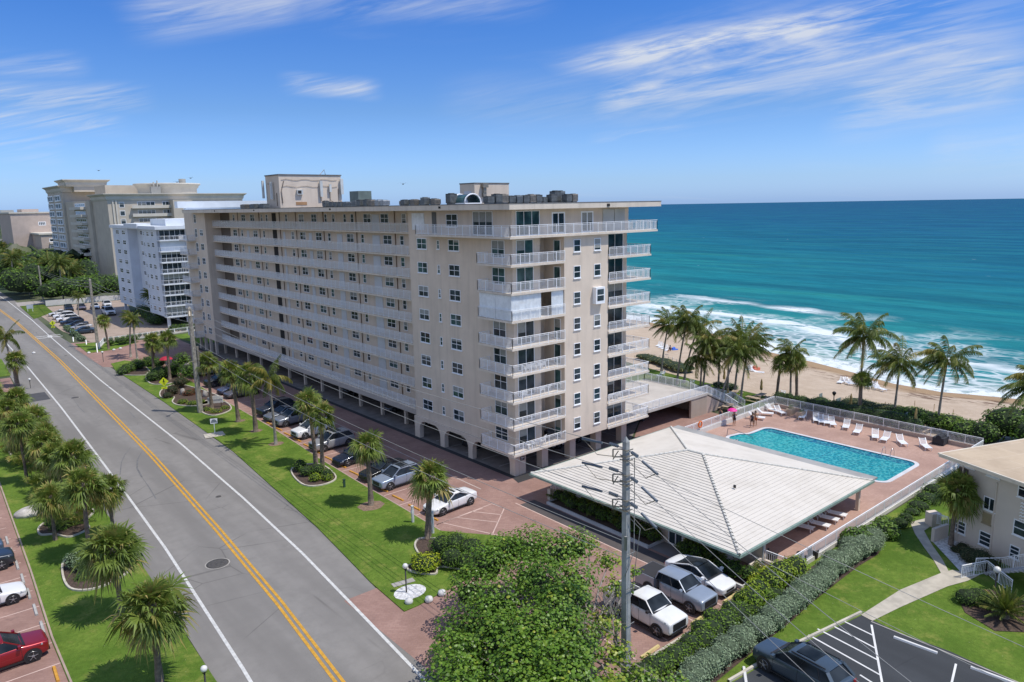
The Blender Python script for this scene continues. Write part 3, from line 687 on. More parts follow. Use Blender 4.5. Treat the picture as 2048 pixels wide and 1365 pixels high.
# top floor openings
z = zk(0)+ST
boxpart('shutter', CURT, B, (1.42, 1.5, 16.9, 19.4, z+.4, z+2.3)); boxpart('louvre', mat('grey_louvre', (.12, .12, .11), .6), B, (1.44, 1.5, 14.5, 15.3, z+.1, z+2.4))
window(B, 'window', 'x', 1.5, 10.5, 12.6, z+.8, z+2.2, 2, 2)
window(B, 'sliding_door', 'x', 1.5, 4.5, 7.8, z+.02, z+2.45, 3, 1, False)
window(B, 'sliding_door', 'y', 1.52, 2.0, 5.2, z+.02, z+2.45, 3, 1, False, 2)
for a in (6.9, 11.2): window(B, 'french_door', 'y', 1.52, a, a+1.9, z+.02, z+2.25, 2, 1, False, 1, .16)
boxpart('shutter', mat('grey_shutter', (.46, .47, .45), .7), B, (14.6, 16.4, 1.44, 1.52, z+.1, z+2.4), (16.5, 18.2, 1.44, 1.52, z+.1, z+2.4))
# shutters and curtains closing one balcony
z = zk(3)+ST
cb = thing('balcony_enclosure', 'white shutters and curtains closing in one corner balcony', 'curtain', (0, 0, z))
boxpart('shutter_panel', CURT, cb, (.16, .22, .2, 2.7, z+.03, z+2.5), (.16, .22, 2.75, 5.3, z+.03, z+2.5))
for x0, x1 in ((.2, 4.15), (5.55, 7.3)):
    b = MB(); n = int((x1-x0)/.09)
    for i in range(n):
        a, c = x0+(x1-x0)*i/n, x0+(x1-x0)*(i+1)/n; ya, yc = (.2+.06*(i % 2)), (.2+.06*((i+1) % 2))
        b.face([(a, ya, z+.03), (c, yc, z+.03), (c, yc, z+2.5), (a, ya, z+2.5)])
    b.build('curtain', CURT, cb)
boxpart('dark_interior', mat('dark_brown', (.055, .04, .03), .9), B, (4.2, 5.2, 1.47, 1.5, z+.03, z+2.5))
# balconies
for k in range(1, 9):
    z = zk(k)
    b = MB(); b.prism([(0, 0), (7.38, 0), (7.38, 3.28), (5.22, 3.28), (5.22, 1.48), (1.48, 1.48), (1.48, 5.5), (0, 5.5)], z, z+ST)
    o = b.build('balcony', STUC2, B)
    b = MB(); railing(b, [(1.45, 5.44), (.06, 5.44), (.06, .06), (7.35, .06)], z+ST); b.build('railing', WHITE, o)
    o['_o'] = (8, 50, 0)
    b = MB(); b.prism([(14.1, 0), (21.2, 0), (21.2, 6.0), (19.72, 6.0), (19.72, 2.38), (14.1, 2.38)], z, z+ST); o = b.build('balcony', STUC2, B)
    b = MB(); railing(b, [(14.15, .06), (21.12, .06), (21.12, 5.95), (19.75, 5.95)], z+ST); b.build('railing', WHITE, o)
    # north-west balconies
    b = MB(); b.box(-.1, 1.48, 98.0, 103.4, z, z+ST); b.box(1.4, 6, 104.02, 105.4, z, z+ST); o = b.build('balcony', STUC2, B)
    b = MB(); railing(b, [(1.45, 98.05), (-.05, 98.05), (-.05, 103.3)], z+ST); b.build('railing', WHITE, o)
z = zk(0); b = MB(); b.prism([(-.3, -.3), (21.9, -.3), (21.9, 6), (19.72, 6), (19.72, 1.5), (1.48, 1.5), (1.48, 16.2), (-.3, 16.2)], z, z+ST); o = b.build('balcony', STUC2, B)
b = MB(); railing(b, [(1.45, 16.14), (-.24, 16.14), (-.24, -.24), (21.84, -.24), (21.84, 5.95), (19.75, 5.95)], z+ST); b.build('railing', WHITE, o)
# number plate on the corner column
boxpart('sign_plate', mat('dark_plate', (.03, .04, .06), .5), B, (1.9, 2.5, 1.27, 1.3, 1.55, 1.95))
boxpart('sign_mark', WHITE, B, (1.98, 2.42, 1.262, 1.269, 1.8, 1.86), (1.98, 2.3, 1.262, 1.269, 1.66, 1.7))
# roof penthouses
b = MB(); b.box(4.4, 15.5, 63, 68.4, ZR+.62, 33.3, 0); b.box(4.3, 15.6, 62.9, 68.5, 33.3, 33.48, 1); ph = b.build('penthouse', [STUC, MC['roof_membrane']], B)
ANT = mat('antenna_white', (.62, .64, .62), .5)
for x, z0, z1, w_ in ((11.4, 29.8, 32.4, .45), (15.2, 30.2, 32.8, .5), (13.1, 30.6, 31.9, .35)): boxpart('antenna', ANT, B, (x, x+w_, 62.55, 62.85, z0, z1))
boxpart('antenna', ANT, B, (3.85, 4.1, 65, 65.5, 29.5, 32.3)); boxpart('antenna', ANT, B, (3.7, 4.0, 68.1, 68.5, 29.7, 32.6)); boxpart('antenna', ANT, B, (7.3, 8.3, 62.6, 62.98, 30.2, 31.0))
b = MB()
for z_ in (32.6, 31.5): b.tube([(4.8+i*.9, 62.93, z_+.12*math.sin(i*1.7)) for i in range(12)], .028, 5)
for x in (11.6, 13.3, 14.9): b.tube([(x, 62.9, 31.2), (x, 62.9, 29.2), (x+.4, 62.9, 29.0)], .05, 5)
b.tube([(5.2, 62.9, 32.4), (4.7, 62.9, 30.8), (4.8, 62.9, 28.8)], .06, 5); b.tube([(12.5, 65, 33.4), (13.5, 65, 34.4), (13.7, 65, 33.5)], .06, 5)
b.tube([(4.3, 66.5, 32), (3.9, 66.5, 32)], .05, 5); b.tube([(4.3, 64, 30.5), (4.3, 64, 28.4)], .06, 5)
b.build('conduit', mat('rusty_pipe', (.30, .24, .19), .7, .3, 3), B)
boxpart('vent', mat('rust_vent', (.42, .24, .12), .8), B, (7.1, 9.0, 62.95, 63, 28.5, 29.0)); boxpart('dark_vent', DARK, B, (7.4, 8.0, 62.57, 62.6, 30.35, 30.85))
b = MB(); b.box(8.45, 13.8, 16.4, 19.3, ZR+.62, 30.45, 0); b.box(8.4, 13.85, 16.35, 19.35, 30.45, 30.58, 1); b.build('penthouse', [STUC, MC['roof_membrane']], B)
boxpart('door', DOOR, B, (8.39, 8.45, 17.0, 18.4, ZR+.62, 29.6))
b = MB(); b.box(9.55, 10.05, 16.1, 16.4, 28.9, 29.4); b.box(9.4, 10.2, 15.9, 16.4, 30.0, 30.5); b.box(9.6, 10, 16.05, 16.3, 29.4, 30); b.build('duct', mat('galvanised', (.3, .27, .22), .5, .2, 3, metal=.4), B)
# vaulted skylight
b = MB(); c = (6.0, 14.8)
n = 10
for i in range(n):
    a0, a1 = math.pi*i/n, math.pi*(i+1)/n
    f = lambda a, y: (c[0]+1.15*math.cos(a), y, ZR+.75+1.0*math.sin(a))
    b.face([f(a0, 13.6), f(a0, 16), f(a1, 16), f(a1, 13.6)], 1); 
for y in (13.6, 16.0): b.tube([(c[0]+1.17*math.cos(math.pi*i/n), y, ZR+.75+1.02*math.sin(math.pi*i/n)) for i in range(n+1)], .08, 6)
b.box(4.8, 7.2, 13.5, 16.1, ZR+.62, ZR+.77, 0); b.build('skylight', [WHITE, GLASS2], B)
b = MB(); b.box(8.2, 10.4, 44, 46.6, ZR+.62, 30.3); b.build('lift_housing', mat('grey_green_metal', (.15, .19, .17), .6, .2), B)

# air conditioners on the roof -----------------------------------------
ACM = {'dark': mat('ac_dark', (.07, .075, .075), .6, .3, 3), 'tan': mat('ac_tan', (.34, .29, .23), .6, .2, 3), 'grey': mat('ac_grey', (.22, .24, .24), .5, .2, 3), 'white': mat('ac_white', (.62, .64, .63), .5, .1, 3)}
def ac_proto(kind, w, h):
    b = MB()
    th = thing('air_conditioner', '', 'air conditioner', (0, 0, 0)); th['_o'] = (0, 0, 0)
    b.box(-w/2, w/2, -w/2, w/2, .12, h); b.build('casing', ACM[kind], th)
    b = MB()
    for i in range(9):
        z = .2+(h-.3)*i/9
        b.box(-w/2-.012, w/2+.012, -w/2-.012, w/2+.012, z, z+.03)
    b.build('coil_louvres', ACM['dark' if kind != 'dark' else 'grey'], th)
    b = MB(); b.lathe([(w*.42, h), (w*.42, h+.05), (w*.38, h+.05), (w*.36, h+.01), (.001, h+.015)], (0, 0, 0), 14); b.box(-w*.4, w*.4, -.02, .02, h+.045, h+.06); b.box(-.02, .02, -w*.4, w*.4, h+.045, h+.06); b.build('fan_guard', ACM['dark'], th)
    b = MB()
    b.box(-w*.42, w*.42, -w*.42, w*.42, 0, .12)
    b.build('stand', ACM['grey'], th)
    return th
protos = {}
aclist = []
def AC(x, y, kind='dark', w=.95, h=1.0, z=None, rz=0, lab=None): aclist.append((x, y, kind, w, h, z or ZR+.62, rz, lab))
kn = ['dark', 'dark', 'tan', 'dark', 'grey', 'dark', 'tan']
for i, x in enumerate((.9, 1.95, 2.75, 3.7, 4.7, 5.65, 6.55, 7.45)): AC(x, 4.3, kn[i % 7], .95, (1.1, 1.45, 1.4, 1.15, 1.2, 1.2, 1.35, 1.3)[i])
AC(8.3, 4.2, 'dark', .7, .9); AC(9.2, 3.9, 'dark', .95, 1.3); AC(10.1, 4.3, 'dark', 1.0, 1.9); AC(11.0, 4.5, 'grey', .95, 1.9); AC(10.6, 3.0, 'dark', .9, 1.3); AC(11.5, 3.0, 'tan', .9, 1.35)
for i, y in enumerate((17.2, 18.3, 19.4, 20.5, 21.6, 22.7, 23.8, 24.9)): AC(3.4+.5*(i % 2), y, kn[(i+2) % 7], .95, (1, 1.1, 1.35, .9, 1.05, 1.05, 1.05, .85)[i])
AC(4.6, 15.8, 'dark', 1.1, 1.9)
for i, (x, y, kd, h) in enumerate([(3.4, 28.6, 'white', 1.1), (3.5, 30.0, 'white', 1.2), (3.5, 31.8, 'tan', 1.25), (3.6, 33.2, 'dark', 1.35), (3.4, 34.6, 'dark', 1.3), (3.7, 36.4, 'grey', 1.2), (3.5, 38.6, 'grey', 1.0), (3.4, 40.0, 'dark', 1.0), (3.4, 41.3, 'dark', 1.0), (3.6, 43.0, 'dark', 1.0), (3.4, 44.6, 'dark', .9)]): AC(x, y, kd, 1.1, h)
for i, (x, h) in enumerate(((11.2, 1.6), (12.3, 1.3), (13.4, 1.2))): AC(x, 60.5, 'dark', 1.0, h)
for i, y in enumerate((64.8, 66.8, 68.8, 70.9, 73.0, 75.0)): AC(2.6+.4*(i % 2), y, 'dark' if i < 4 else 'tan', 1.2, 1.1)
names = {'dark': 'dark grey', 'tan': 'tan sided', 'grey': 'grey green', 'white': 'white'}
for i, (x, y, kd, w_, h, z, rz, lab) in enumerate(aclist):
    if kd not in protos:
        p0 = ac_proto(kd, 1.0, 1.0); protos[kd] = (p0, kids(p0)); r = p0; r.location = (x, y, z); r.scale = (w_*.86, w_*.86, h*.64)
    else:
        p0, ch = protos[kd]; r = dup(p0, (x, y, z), rz, ch=ch); r.scale = (w_*.86, w_*.86, h*.64)
    grp = 'south row' if y < 6 else 'cluster behind the vaulted skylight' if y < 19 else 'west edge row' if y < 27 else 'cluster right of the large penthouse' if y < 60 else 'units at the foot of the large penthouse' if y < 62 else 'far left row'
    r['label'] = f'{"tall " if h > 1.5 else "low " if h < .86 else ""}{names[kd]} rooftop air conditioner in the {grp}'
    r['group'] = f'air conditioners of the {grp}, {names[kd]}' + (', tall' if h > 1.5 else ', low' if h < .86 else '')

# furniture on the balconies ------------------------------------------
def chair(name, loc, rz, label, grp, m=WHITE, high=False):
    th = thing(name, label, 'chair', loc, grp, rz, True)
    b = MB(); 
    for i in range(5): b.box(-.26, .26, -.25+i*.1, -.17+i*.1, .38, .41)
    b.build('seat', m, th); hb = 1.1 if high else .85
    b = MB()
    for i in range(4): b.bar((-.22+i*.146, .24, .4), (-.22+i*.146, .42, hb), .11, .02)
    b.build('backrest', m, th)
    b = MB()
    for s in (-1, 1):
        b.bar((s*.28, -.25, 0), (s*.28, -.25, .6), .05); b.bar((s*.28, .25, 0), (s*.28, .25, .6), .05); b.bar((s*.28, -.3, .61), (s*.28, .3, .61), .09, .03)
    b.build('arm_and_leg_frame', m, th); return th
z8_, z6_ = zk(8)+ST, zk(6)+ST
chair('balcony_chair', (4.6, .8, z8_), R(200), 'tall white slatted chair on the lowest corner balcony', None, WHITE, True)
chair('balcony_chair', (3.5, .7, z8_), R(170), 'low white chair left of the tall one on the lowest corner balcony', None)
for i in range(4): chair('balcony_chair', (2.4+.75*i, .75, zk(5)+ST), R(180), 'white chair in a row on the fourth balcony from the bottom', 'chairs in a row on one balcony')
for i, x in enumerate((2.2, 4.8, 5.9)): chair('balcony_chair', (x, .9+.2*i, z6_+(-FH if 0 else 0)), R(160+20*i), ('white chair at the left end of the third balcony up', 'white chair in the middle of the third balcony up', 'white chair by the side wall of the third balcony up')[i], None)
for i, x in enumerate((15.2, 16.6)): chair('balcony_chair', (x, .9, zk(7)+ST), R(180), ('white chair by the wall on the second right-hand balcony', 'white chair nearer the sea on the second right-hand balcony')[i], None)
chair('balcony_chair', (16.8, .9, zk(5)+ST), R(150), 'white chair on the fourth right-hand balcony from the bottom', None)
u = thing('covered_grill', 'dark covered grill by the side wall on the lowest corner balcony', 'grill', (6.4, 1.6, z8_))
b = MB(); b.box(5.9, 6.9, 1.3, 1.9, z8_+.1, z8_+.9); b.tube([(5.9, 1.6, z8_+.9), (6.9, 1.6, z8_+.9)], .3, 10); b.build('cover', mat('dark_cloth', (.03, .032, .04), .8), u)
b = MB(); [b.tube([(6+.8*i, 1.6, z8_), (6+.8*i, 1.6, z8_+.12)], .05, 6) for i in (0, 1)]; b.build('wheel', BLACK, u)
t_ = thing('side_table', 'small white table beside the low chair on the lowest corner balcony', 'table', (2.7, .8, z8_))
boxpart('table_top', WHITE, t_, (2.4, 3.0, .5, 1.1, z8_+.42, z8_+.46)); boxpart('leg', WHITE, t_, (2.42, 2.47, .52, .57, z8_, z8_+.42), (2.93, 2.98, .52, .57, z8_, z8_+.42), (2.42, 2.47, 1.03, 1.08, z8_, z8_+.42), (2.93, 2.98, 1.03, 1.08, z8_, z8_+.42))

# ------------------------------------------------------------------ clubhouse
CH = thing('clubhouse', 'low clubhouse with a big white tiled hip roof and green gutter', 'building', (9, -15, 0))
CX0, CX1, CY0, CY1, CZ = -1.6, 19.9, -26.95, -4.3, 2.6
A1, A2 = Vector((8.8, -14.7, 5.05)), Vector((8.9, -16.3, 5.05))
m_roof, tt, b_ = nt('white_roof_tiles'); p = pos(tt)
o_ = mix(tt, rng(tt, noi(tt, p, .35, 5, .65), .4, .7), (.66, .62, .555), (.585, .545, .48))
o_ = mix(tt, mth(tt, 'MULTIPLY', rng(tt, noi(tt, p, 1.1, 5, .7), .55, .78), .22), o_, (.34, .31, .29)); L(tt, o_, b_.inputs['Base Color']); b_.inputs['Roughness'].default_value = .85
bump(tt, b_, noi(tt, p, 5, 3), .3, .03)
GAP = mat('tile_joint', (.30, .30, .30), .9)
def tile_face(mb, e0, e1, r0, r1, n, frc=1.0):
    """one hip face from the eave e0-e1 up to r0-r1 as n stepped tile courses"""
    e0, e1, r0, r1 = map(Vector, (e0, e1, r0, r1)); nrm = (e1-e0).cross(r0-e0).normalized()
    if nrm.z < 0: nrm = -nrm
    for i in range(n):
        a, c = i/n, (i+1)/n
        p0, p1 = e0.lerp(r0, a), e1.lerp(r1, a); q0, q1 = e0.lerp(r0, c), e1.lerp(r1, c)
        up = nrm*.04*frc
        mb.face([p0+up, p1+up, q1+nrm*.004, q0+nrm*.004]); mb.face([p0, p1, p1+up, p0+up], 1)
NWc, SWc, SEc, NEc = (CX0, CY1, CZ), (CX0, CY0, CZ), (CX1, CY0, CZ), (CX1, CY1, CZ)
b = MB(); tile_face(b, SWc, NWc, A2, A1, 29); tile_face(b, SEc, SWc, A2, A2, 29, .75); tile_face(b, NWc, NEc, A1, A1, 29, .6); tile_face(b, NEc, SEc, A1, A2, 29, .6)
rf = b.build('roof', [m_roof, GAP], CH)
b = MB()
for c, a in ((NWc, A1), (SWc, A2), (SEc, A2), (NEc, A1)):
    c = Vector(c); n = 34
    for i in range(n): 
        p0, p1 = c.lerp(a, i/n), c.lerp(a, (i+.93)/n); b.tube([p0+Vector((0, 0, .05)), p1+Vector((0, 0, .03))], [.13, .10], 6, 0, False)
b.tube([A1+Vector((0, 0, .05)), A2+Vector((0, 0, .05))], .12, 8); b.build('hip_cap', mat('hip_cap', (.62, .61, .56), .85, .15, 4), rf)
GUT = mat('green_gutter', (.24, .33, .28), .5, .15, 2)
b = MB()
for a, c in (((CX0-.08, CY0-.15), (CX0-.08, CY1+.15)), ((CX0-.15, CY0-.08), (CX1+.15, CY0-.08)), ((CX0-.15, CY1+.08), (CX1+.15, CY1+.08))): b.bar((*a, CZ-.09), (*c, CZ-.09), .15, .2)
b.build('gutter', GUT, CH)
boxpart('flat_canopy', mat('grey_membrane', (.33, .33, .32), .85, .15), CH, (CX1+.02, CX1+1.3, CY0+.1, CY1, CZ-.16, CZ-.02))
boxpart('soffit', STUC2, CH, (CX0+.1, CX1-.02, CY0+.1, CY1-.1, CZ-.16, CZ-.06))
boxpart('wall', STUC, CH, (.5, 18.6, -24.6, -6.2, 0, CZ-.16), (2.2, 2.6, -26.6, -24.6, .05, CZ-.17), (18.2, 18.5, -26.6, -26.3, .05, CZ-.17))
window(CH, 'door', 'x', .5, -20.5, -19.0, .05, 2.2, 2, 1, False, 1, .12)
for x0, x1 in ((3.2, 4.6), (15.2, 16.4), (16.9, 18.1)): window(CH, 'glass_door', 'y', -24.6, x0, x1, .1, 2.1, 1, 1, False, 1, .09)
for y0 in (-12.4, -9): window(CH, 'window', 'x', .5, y0, y0+1.4, 1.0, 2.1, 2, 1)
boxpart('downspout', mat('pale_pipe', (.5, .52, .5), .6), CH, (.38, .48, -22.3, -22.2, 0, 2.4), (2.1, 2.19, -26.7, -26.6, 0, 2.4))
boxpart('side_wall', STUC2, CH, (.5, 2.6, -26.65, -26.45, 0, 1.0), (2.35, 2.6, -28.4, -26.6, 0, .75))
# planters along the west wall
for y0, y1 in ((-18.5, -6.2), (-27.2, -21.2)):
    struct(kerb([(.5, y1), (-1.25, y1), (-1.45, y0), (.5, y0)], 'planter_kerb', 0, .26, .2, mat('white_kerb', (.55, .55, .54), .8, .1)))
    sheet('planting_bed', [(.5, y1), (-1.25, y1), (-1.45, y0), (.5, y0)], .12, MULCH)
sheet('shaded_walk', [(.5, -21.2), (-1.35, -21.2), (-1.35, -18.5), (.5, -18.5)], .012, mat('grey_slab', (.2, .2, .21), .8))
sheet('dark_paved_strip', [(-1.5, -4.6), (-3.3, -4.6), (-3.6, -27.6), (-1.7, -27.6)], .008, mat('dark_strip', (.085, .075, .075), .9, .15))  # darker strip of paving along the west side of the clubhouse
for i, x in enumerate((6.2, 13.4)):
    tag(boxpart('roof_vent', BLACK, CH, (x, x+.12, -21.5+i*1.2, -21.3+i*1.2, 4.0-i*.6, 4.25-i*.6)))
# white gate at the clubhouse corner
gt = thing('garden_gate', 'small white picket gate at the near corner of the clubhouse', 'gate', (1.2, -5.0, 0))
b = MB(); railing(b, [(-.2, -5.6), (1.6, -5.0)], 0, 1.35, .9, .12); b.build('panel', WHITE, gt)
b = MB(); b.box(-.5, -.2, -5.8, -5.4, 0, 1.1); b.build('post', PALE, gt)

# ------------------------------------------------------------------ pool deck and pool
PX0, PX1, PY0, PY1 = 26.8, 35.0, -25.2, -7.6
def rrect(x0, x1, y0, y1, r, n=5):
    o = []
    for cx, cy, a0 in ((x1-r, y1-r, 0), (x0+r, y1-r, 90), (x0+r, y0+r, 180), (x1-r, y0+r, 270)):
        o += [(cx+r*math.cos(R(a0+90*i/n)), cy+r*math.sin(R(a0+90*i/n))) for i in range(n+1)]
    return o
base = [(PX1-.9+.9*math.cos(R(a)), PY0+.9+.9*math.sin(R(a))) for a in range(-90, 1, 18)]+[(PX1-.9+.9*math.cos(R(a)), PY1-.9+.9*math.sin(R(a))) for a in range(0, 91, 18)]
base += [(31.6, PY1), (30.9, PY1+.1), (30.2, PY1+.85)]+[(28.7+1.0*math.cos(R(a)), PY1+.35+.75*math.sin(R(a))) for a in range(60, 241, 20)]+[(27.6, PY1-.3), (26.9, PY1-.9), (PX0, PY1-1.6), (PX0, PY0+.9)]
base += [(PX0+.9+.9*math.cos(R(a)), PY0+.9+.9*math.sin(R(a))) for a in range(198, 271, 18)]
def offset(poly, d):
    o = []; n = len(poly)
    for i in range(n):
        a, c = Vector(poly[i-1]), Vector(poly[(i+1) % n]); t_ = (c-a).normalized(); o.append((poly[i][0]+t_.y*d, poly[i][1]-t_.x*d))
    return o
PO = thing('swimming_pool', 'long turquoise swimming pool with a white rim and shallow step bay', 'swimming pool', (31, -16, 0))
ou = offset(base, .42); hi = offset(base, .2); n = len(base)
k0 = max(range(n), key=lambda i: hi[i][0]+hi[i][1])
hole = [hi[(k0-i) % n] for i in range(n+1)]
sheet('pool_deck', [(2.6, -28.55), (44.4, -28.55), (44.6, -2.9)]+hole+[(44.6, -2.9), (20.5, -3.2), (20.5, -4.4), (18.6, -6.2), (18.6, -24.6), (2.6, -24.6)], .056, PAVE2)
b = MB()
for i in range(n):
    j = (i+1) % n
    b.face([(*base[i], .10), (*base[j], .10), (*ou[j], .10), (*ou[i], .10)]); b.face([(*ou[i], .05), (*ou[j], .05), (*ou[j], .10), (*ou[i], .10)])
b.build('coping', mat('pool_coping', (.62, .62, .64), .7, .08), PO)
b = MB()
for i in range(n):
    j = (i+1) % n; b.face([(*base[i], .10), (*base[j], .10), (*base[j], .01), (*base[i], .01)])
b.build('tile_band', mat('blue_pool_tile', (.03, .10, .22), .35, .3, 8), PO)
m_pw, tt, b_ = nt('pool_water'); p = pos(tt)
v1 = N(tt, 'ShaderNodeTexVoronoi', feature='SMOOTH_F1', _Scale=3.4, _Smoothness=.25); L(tt, mix(tt, .5, p, N(tt, 'ShaderNodeTexNoise', _Scale=1.1, _Detail=3.).outputs['Color'], 'ADD'), v1.inputs['Vector'])
ca = rng(tt, v1.outputs['Distance'], .42, .70)  # sunlight caustics painted into the water colour as bright cells
sep = tt.nodes.new('ShaderNodeSeparateXYZ'); L(tt, pos(tt), sep.inputs[0])
dp = rng(tt, sep.outputs[1], -9, -20)
co = mix(tt, dp, (.010, .31, .33), (.004, .24, .29)); co = mix(tt, mth(tt, 'MULTIPLY', rng(tt, noi(tt, p, .9, 3), .35, .65), .4), co, (.005, .30, .35))
co = mix(tt, rng(tt, sep.outputs[0], PX1-1.5, PX1-1.2), co, (.004, .13, .22))  # shadow line along the east edge painted as a darker band
ln = mth(tt, 'MULTIPLY', rng(tt, mth(tt, 'ABSOLUTE', mth(tt, 'ADD', sep.outputs[1], 17.2)), .06, .14, 1, 0), .6); co = mix(tt, ln, co, (.005, .18, .25))
co = mix(tt, mth(tt, 'MULTIPLY', ca, .30), co, (.20, .75, .68)); L(tt, co, b_.inputs['Base Color'])
b_.inputs['Roughness'].default_value = .07; b_.inputs['Specular IOR Level'].default_value = .45
bump(tt, b_, noi(tt, p, 2.2, 4, .6, .3), .42, .25)
b = MB(); b.face([(x, y, .03) for x, y in base]); wt = b.build('water', m_pw, PO)
# cut the pool shape out of the deck and lot by ending those sheets around it: dig with a basin lip
b = MB()
CHR = mat('chrome', (.55, .57, .6), .2, metal=.9)
for y in (-21.6, -22.5):
    b.tube([(34.6, y, -.3), (34.65, y, .5), (34.9, y, .9), (35.3, y, .95), (35.6, y, .6), (35.65, y, .05)], .03, 6)
b.tube([(34.6, -21.6, -.05), (34.6, -22.5, -.05)], .03, 6); b.build('ladder', CHR, PO)
b = MB(); b.tube([(28.6, -6.0, .05), (28.6, -6.1, .95), (28.9, -6.6, .95), (29.9, -8.6, .25), (29.95, -8.7, -.05)], .035, 6); b.build('handrail', mat('dark_rail', (.1, .12, .16), .4), PO)

# deck walls and fences
def fence(name, path, label, z=.05, wall=0, grp=None, h=1.1, post=1.8, pick=.14, wm=PALE):
    th = thing(name, label, 'fence', (path[0][0], path[0][1], 0), grp)
    if wall:
        b = MB()
        for a, c in zip(path, path[1:]): b.bar((*a, z+wall/2), (*c, z+wall/2), .22, wall)
        b.build('low_wall', wm, th)
    b = MB(); railing(b, path, z+wall, h, post, pick); b.build('railing', WHITE, th); return th
WWALL = mat('white_wall', (.62, .60, .56), .8, .08)
fence('pool_fence', [(3.0, -28.5), (43.9, -28.5)], 'white railing on a low wall along the garden side of the pool deck', wall=.35, h=1.0, wm=WWALL, pick=.12)
fence('pool_fence', [(2.5, -25.0), (2.5, -28.4)], 'short white picket fence closing the near end of the pool deck', wall=.5, h=.95, wm=PALE, pick=.15)
fence('pool_fence', [(44.4, -3.2), (44.2, -28.4)], 'white railing on a beige wall along the beach side of the pool', wall=.45, h=1.0, wm=stucco('pink_stucco', (.48, .38, .32)), pick=.13)
fence('pool_fence', [(22.0, -3.3), (44.2, -3.1)], 'sloping white railing between the stair foot and the beach-side corner of the pool', wall=.55, h=.95, wm=WWALL, pick=.13)

# ------------------------------------------------------------------ raised walkway with stairs
WK = thing('raised_walkway', 'raised concrete walkway with white railings leading to the beach stairs', 'walkway', (28, 6, 0))
b = MB(); b.prism([(19.8, 1.3), (35.0, 1.3), (35.0, 12), (19.8, 14)], 2.55, 2.85); b.build('deck', mat('pale_deck', (.50, .46, .41), .85, .1), WK)
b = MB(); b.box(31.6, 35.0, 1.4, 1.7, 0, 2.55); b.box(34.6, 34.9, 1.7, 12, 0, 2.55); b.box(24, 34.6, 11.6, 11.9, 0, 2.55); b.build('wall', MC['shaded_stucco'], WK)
b = MB(); railing(b, [(20.0, 1.36), (34.9, 1.36)], 2.85); railing(b, [(19.9, 13.9), (34.9, 11.94), (34.94, 4.4)], 2.85); b.build('railing', WHITE, WK)
ST_ = thing('beach_stairs', 'open concrete stairs with white railings going down from the raised walkway', 'stairs', (37, 1, 0))
b = MB(); n = 15
for i in range(n): b.box(35.0+i*.29, 35.0+(i+1)*.29+.03, 1.4, 4.2, 2.62-2.0*i/n, 2.80-2.0*i/n)
b.box(39.3, 41.2, 1.4, 4.2, .62, .8); 
for i in range(6): b.box(39.5, 41.0, 1.4-(i+1)*.3, 1.4-i*.3, .62-.12*i-.12, .68-.12*i)
b.build('step', mat('pale_step', (.5, .47, .42), .85, .1), ST_)
b = MB(); poly_wall(b, 'y', 1.45, 1.6, [(35, 0), (35, 2.5), (39.3, .5), (39.3, 0)]); b.build('side_wall', MC['pink_stucco'], ST_)
b = MB()
for y in (1.44, 4.15): railing(b, [(35, y, 2.85), (39.35, y, .85), (41.1, y, .85)], 0, 1.0, 1.2, .14)
railing(b, [(41.1, 4.15, .85), (41.1, 1.4, .85), (41.1, -.5, .1)], 0, 1.0, 1.2, .14); railing(b, [(39.4, 1.4, .85), (39.4, -.5, .1)], 0, 1.0, 1.2, .14)
b.build('railing', WHITE, ST_)

# ------------------------------------------------------------------ right-hand apartment block
RB = thing('apartment_building', 'two-storey cream apartment block with flat tan roof at the right edge', 'building', (25, -45, 0))
RXW = 18.2; RS = stucco('cream_stucco', (.66, .58, .50), .1)
RSK = lambda y: 18.9-(-34.6-y)*.38 if y < -34.6 else 18.9
ang = math.atan2(6.6, 2.5)
E0, E1 = Vector((17.3, -33.1, 0)), Vector((14.75, -39.7, 0)); ax = (E1-E0).normalized(); nr = Vector((-ax.y, ax.x, 0))    # eave line seen in the photo, nr points east
if nr.x < 0: nr = -nr
def RP(u, v, z=0): q = E0+ax*u+nr*v; return (q.x, q.y, z)
RM = Matrix((( ax.x, nr.x, 0, E0.x), (ax.y, nr.y, 0, E0.y), (0, 0, 1, 0), (0, 0, 0, 1)))
b = MB(); b.box(.9, 22, 1.3, 13, 0, 7.1, 0, RM); b.build('wall', RS, RB)
m_rr, tt, b_ = nt('tan_flat_roof'); p = pos(tt); br = N(tt, 'ShaderNodeTexBrick', _Scale=1., _Mortar_Size=.03, _Brick_Width=4.2, _Row_Height=2.1, _Mortar_Smooth=.6)
br.inputs['Color1'].default_value = (.55, .44, .31, 1); br.inputs['Color2'].default_value = (.50, .40, .285, 1); br.inputs['Mortar'].default_value = (.62, .52, .40, 1); L(tt, pos(tt, (1, 1, 1), (0, 0, -math.atan2(nr.y, nr.x))), br.inputs['Vector'])
L(tt, mix(tt, mth(tt, 'MULTIPLY', rng(tt, noi(tt, p, .5, 5, .65), .4, .7), .5), br.outputs['Color'], (.38, .29, .2)), b_.inputs['Base Color']); b_.inputs['Roughness'].default_value = .9
b = MB(); b.box(0, 23, 0, 14, 7.1, 7.36, 0, RM); b.box(-.06, 23.1, -.06, 14.1, 7.3, 7.42, 1, RM); rr_ = b.build('roof', [STUC2, mat('roof_trim', (.66, .60, .50), .8)], RB)
b = MB(); b.box(.1, 23, .1, 14, 7.42, 7.43, 0, RM); b.build('roof_covering', m_rr, rr_)
b = MB(); b.tube([RP(2.6, 9, 7.4), RP(2.6, 9, 7.75)], .1, 8); b.tube([RP(6.4, 7.6, 7.4), RP(6.4, 7.6, 7.6)], [.3, .12], 10); b.build('roof_vent', CONC, RB)
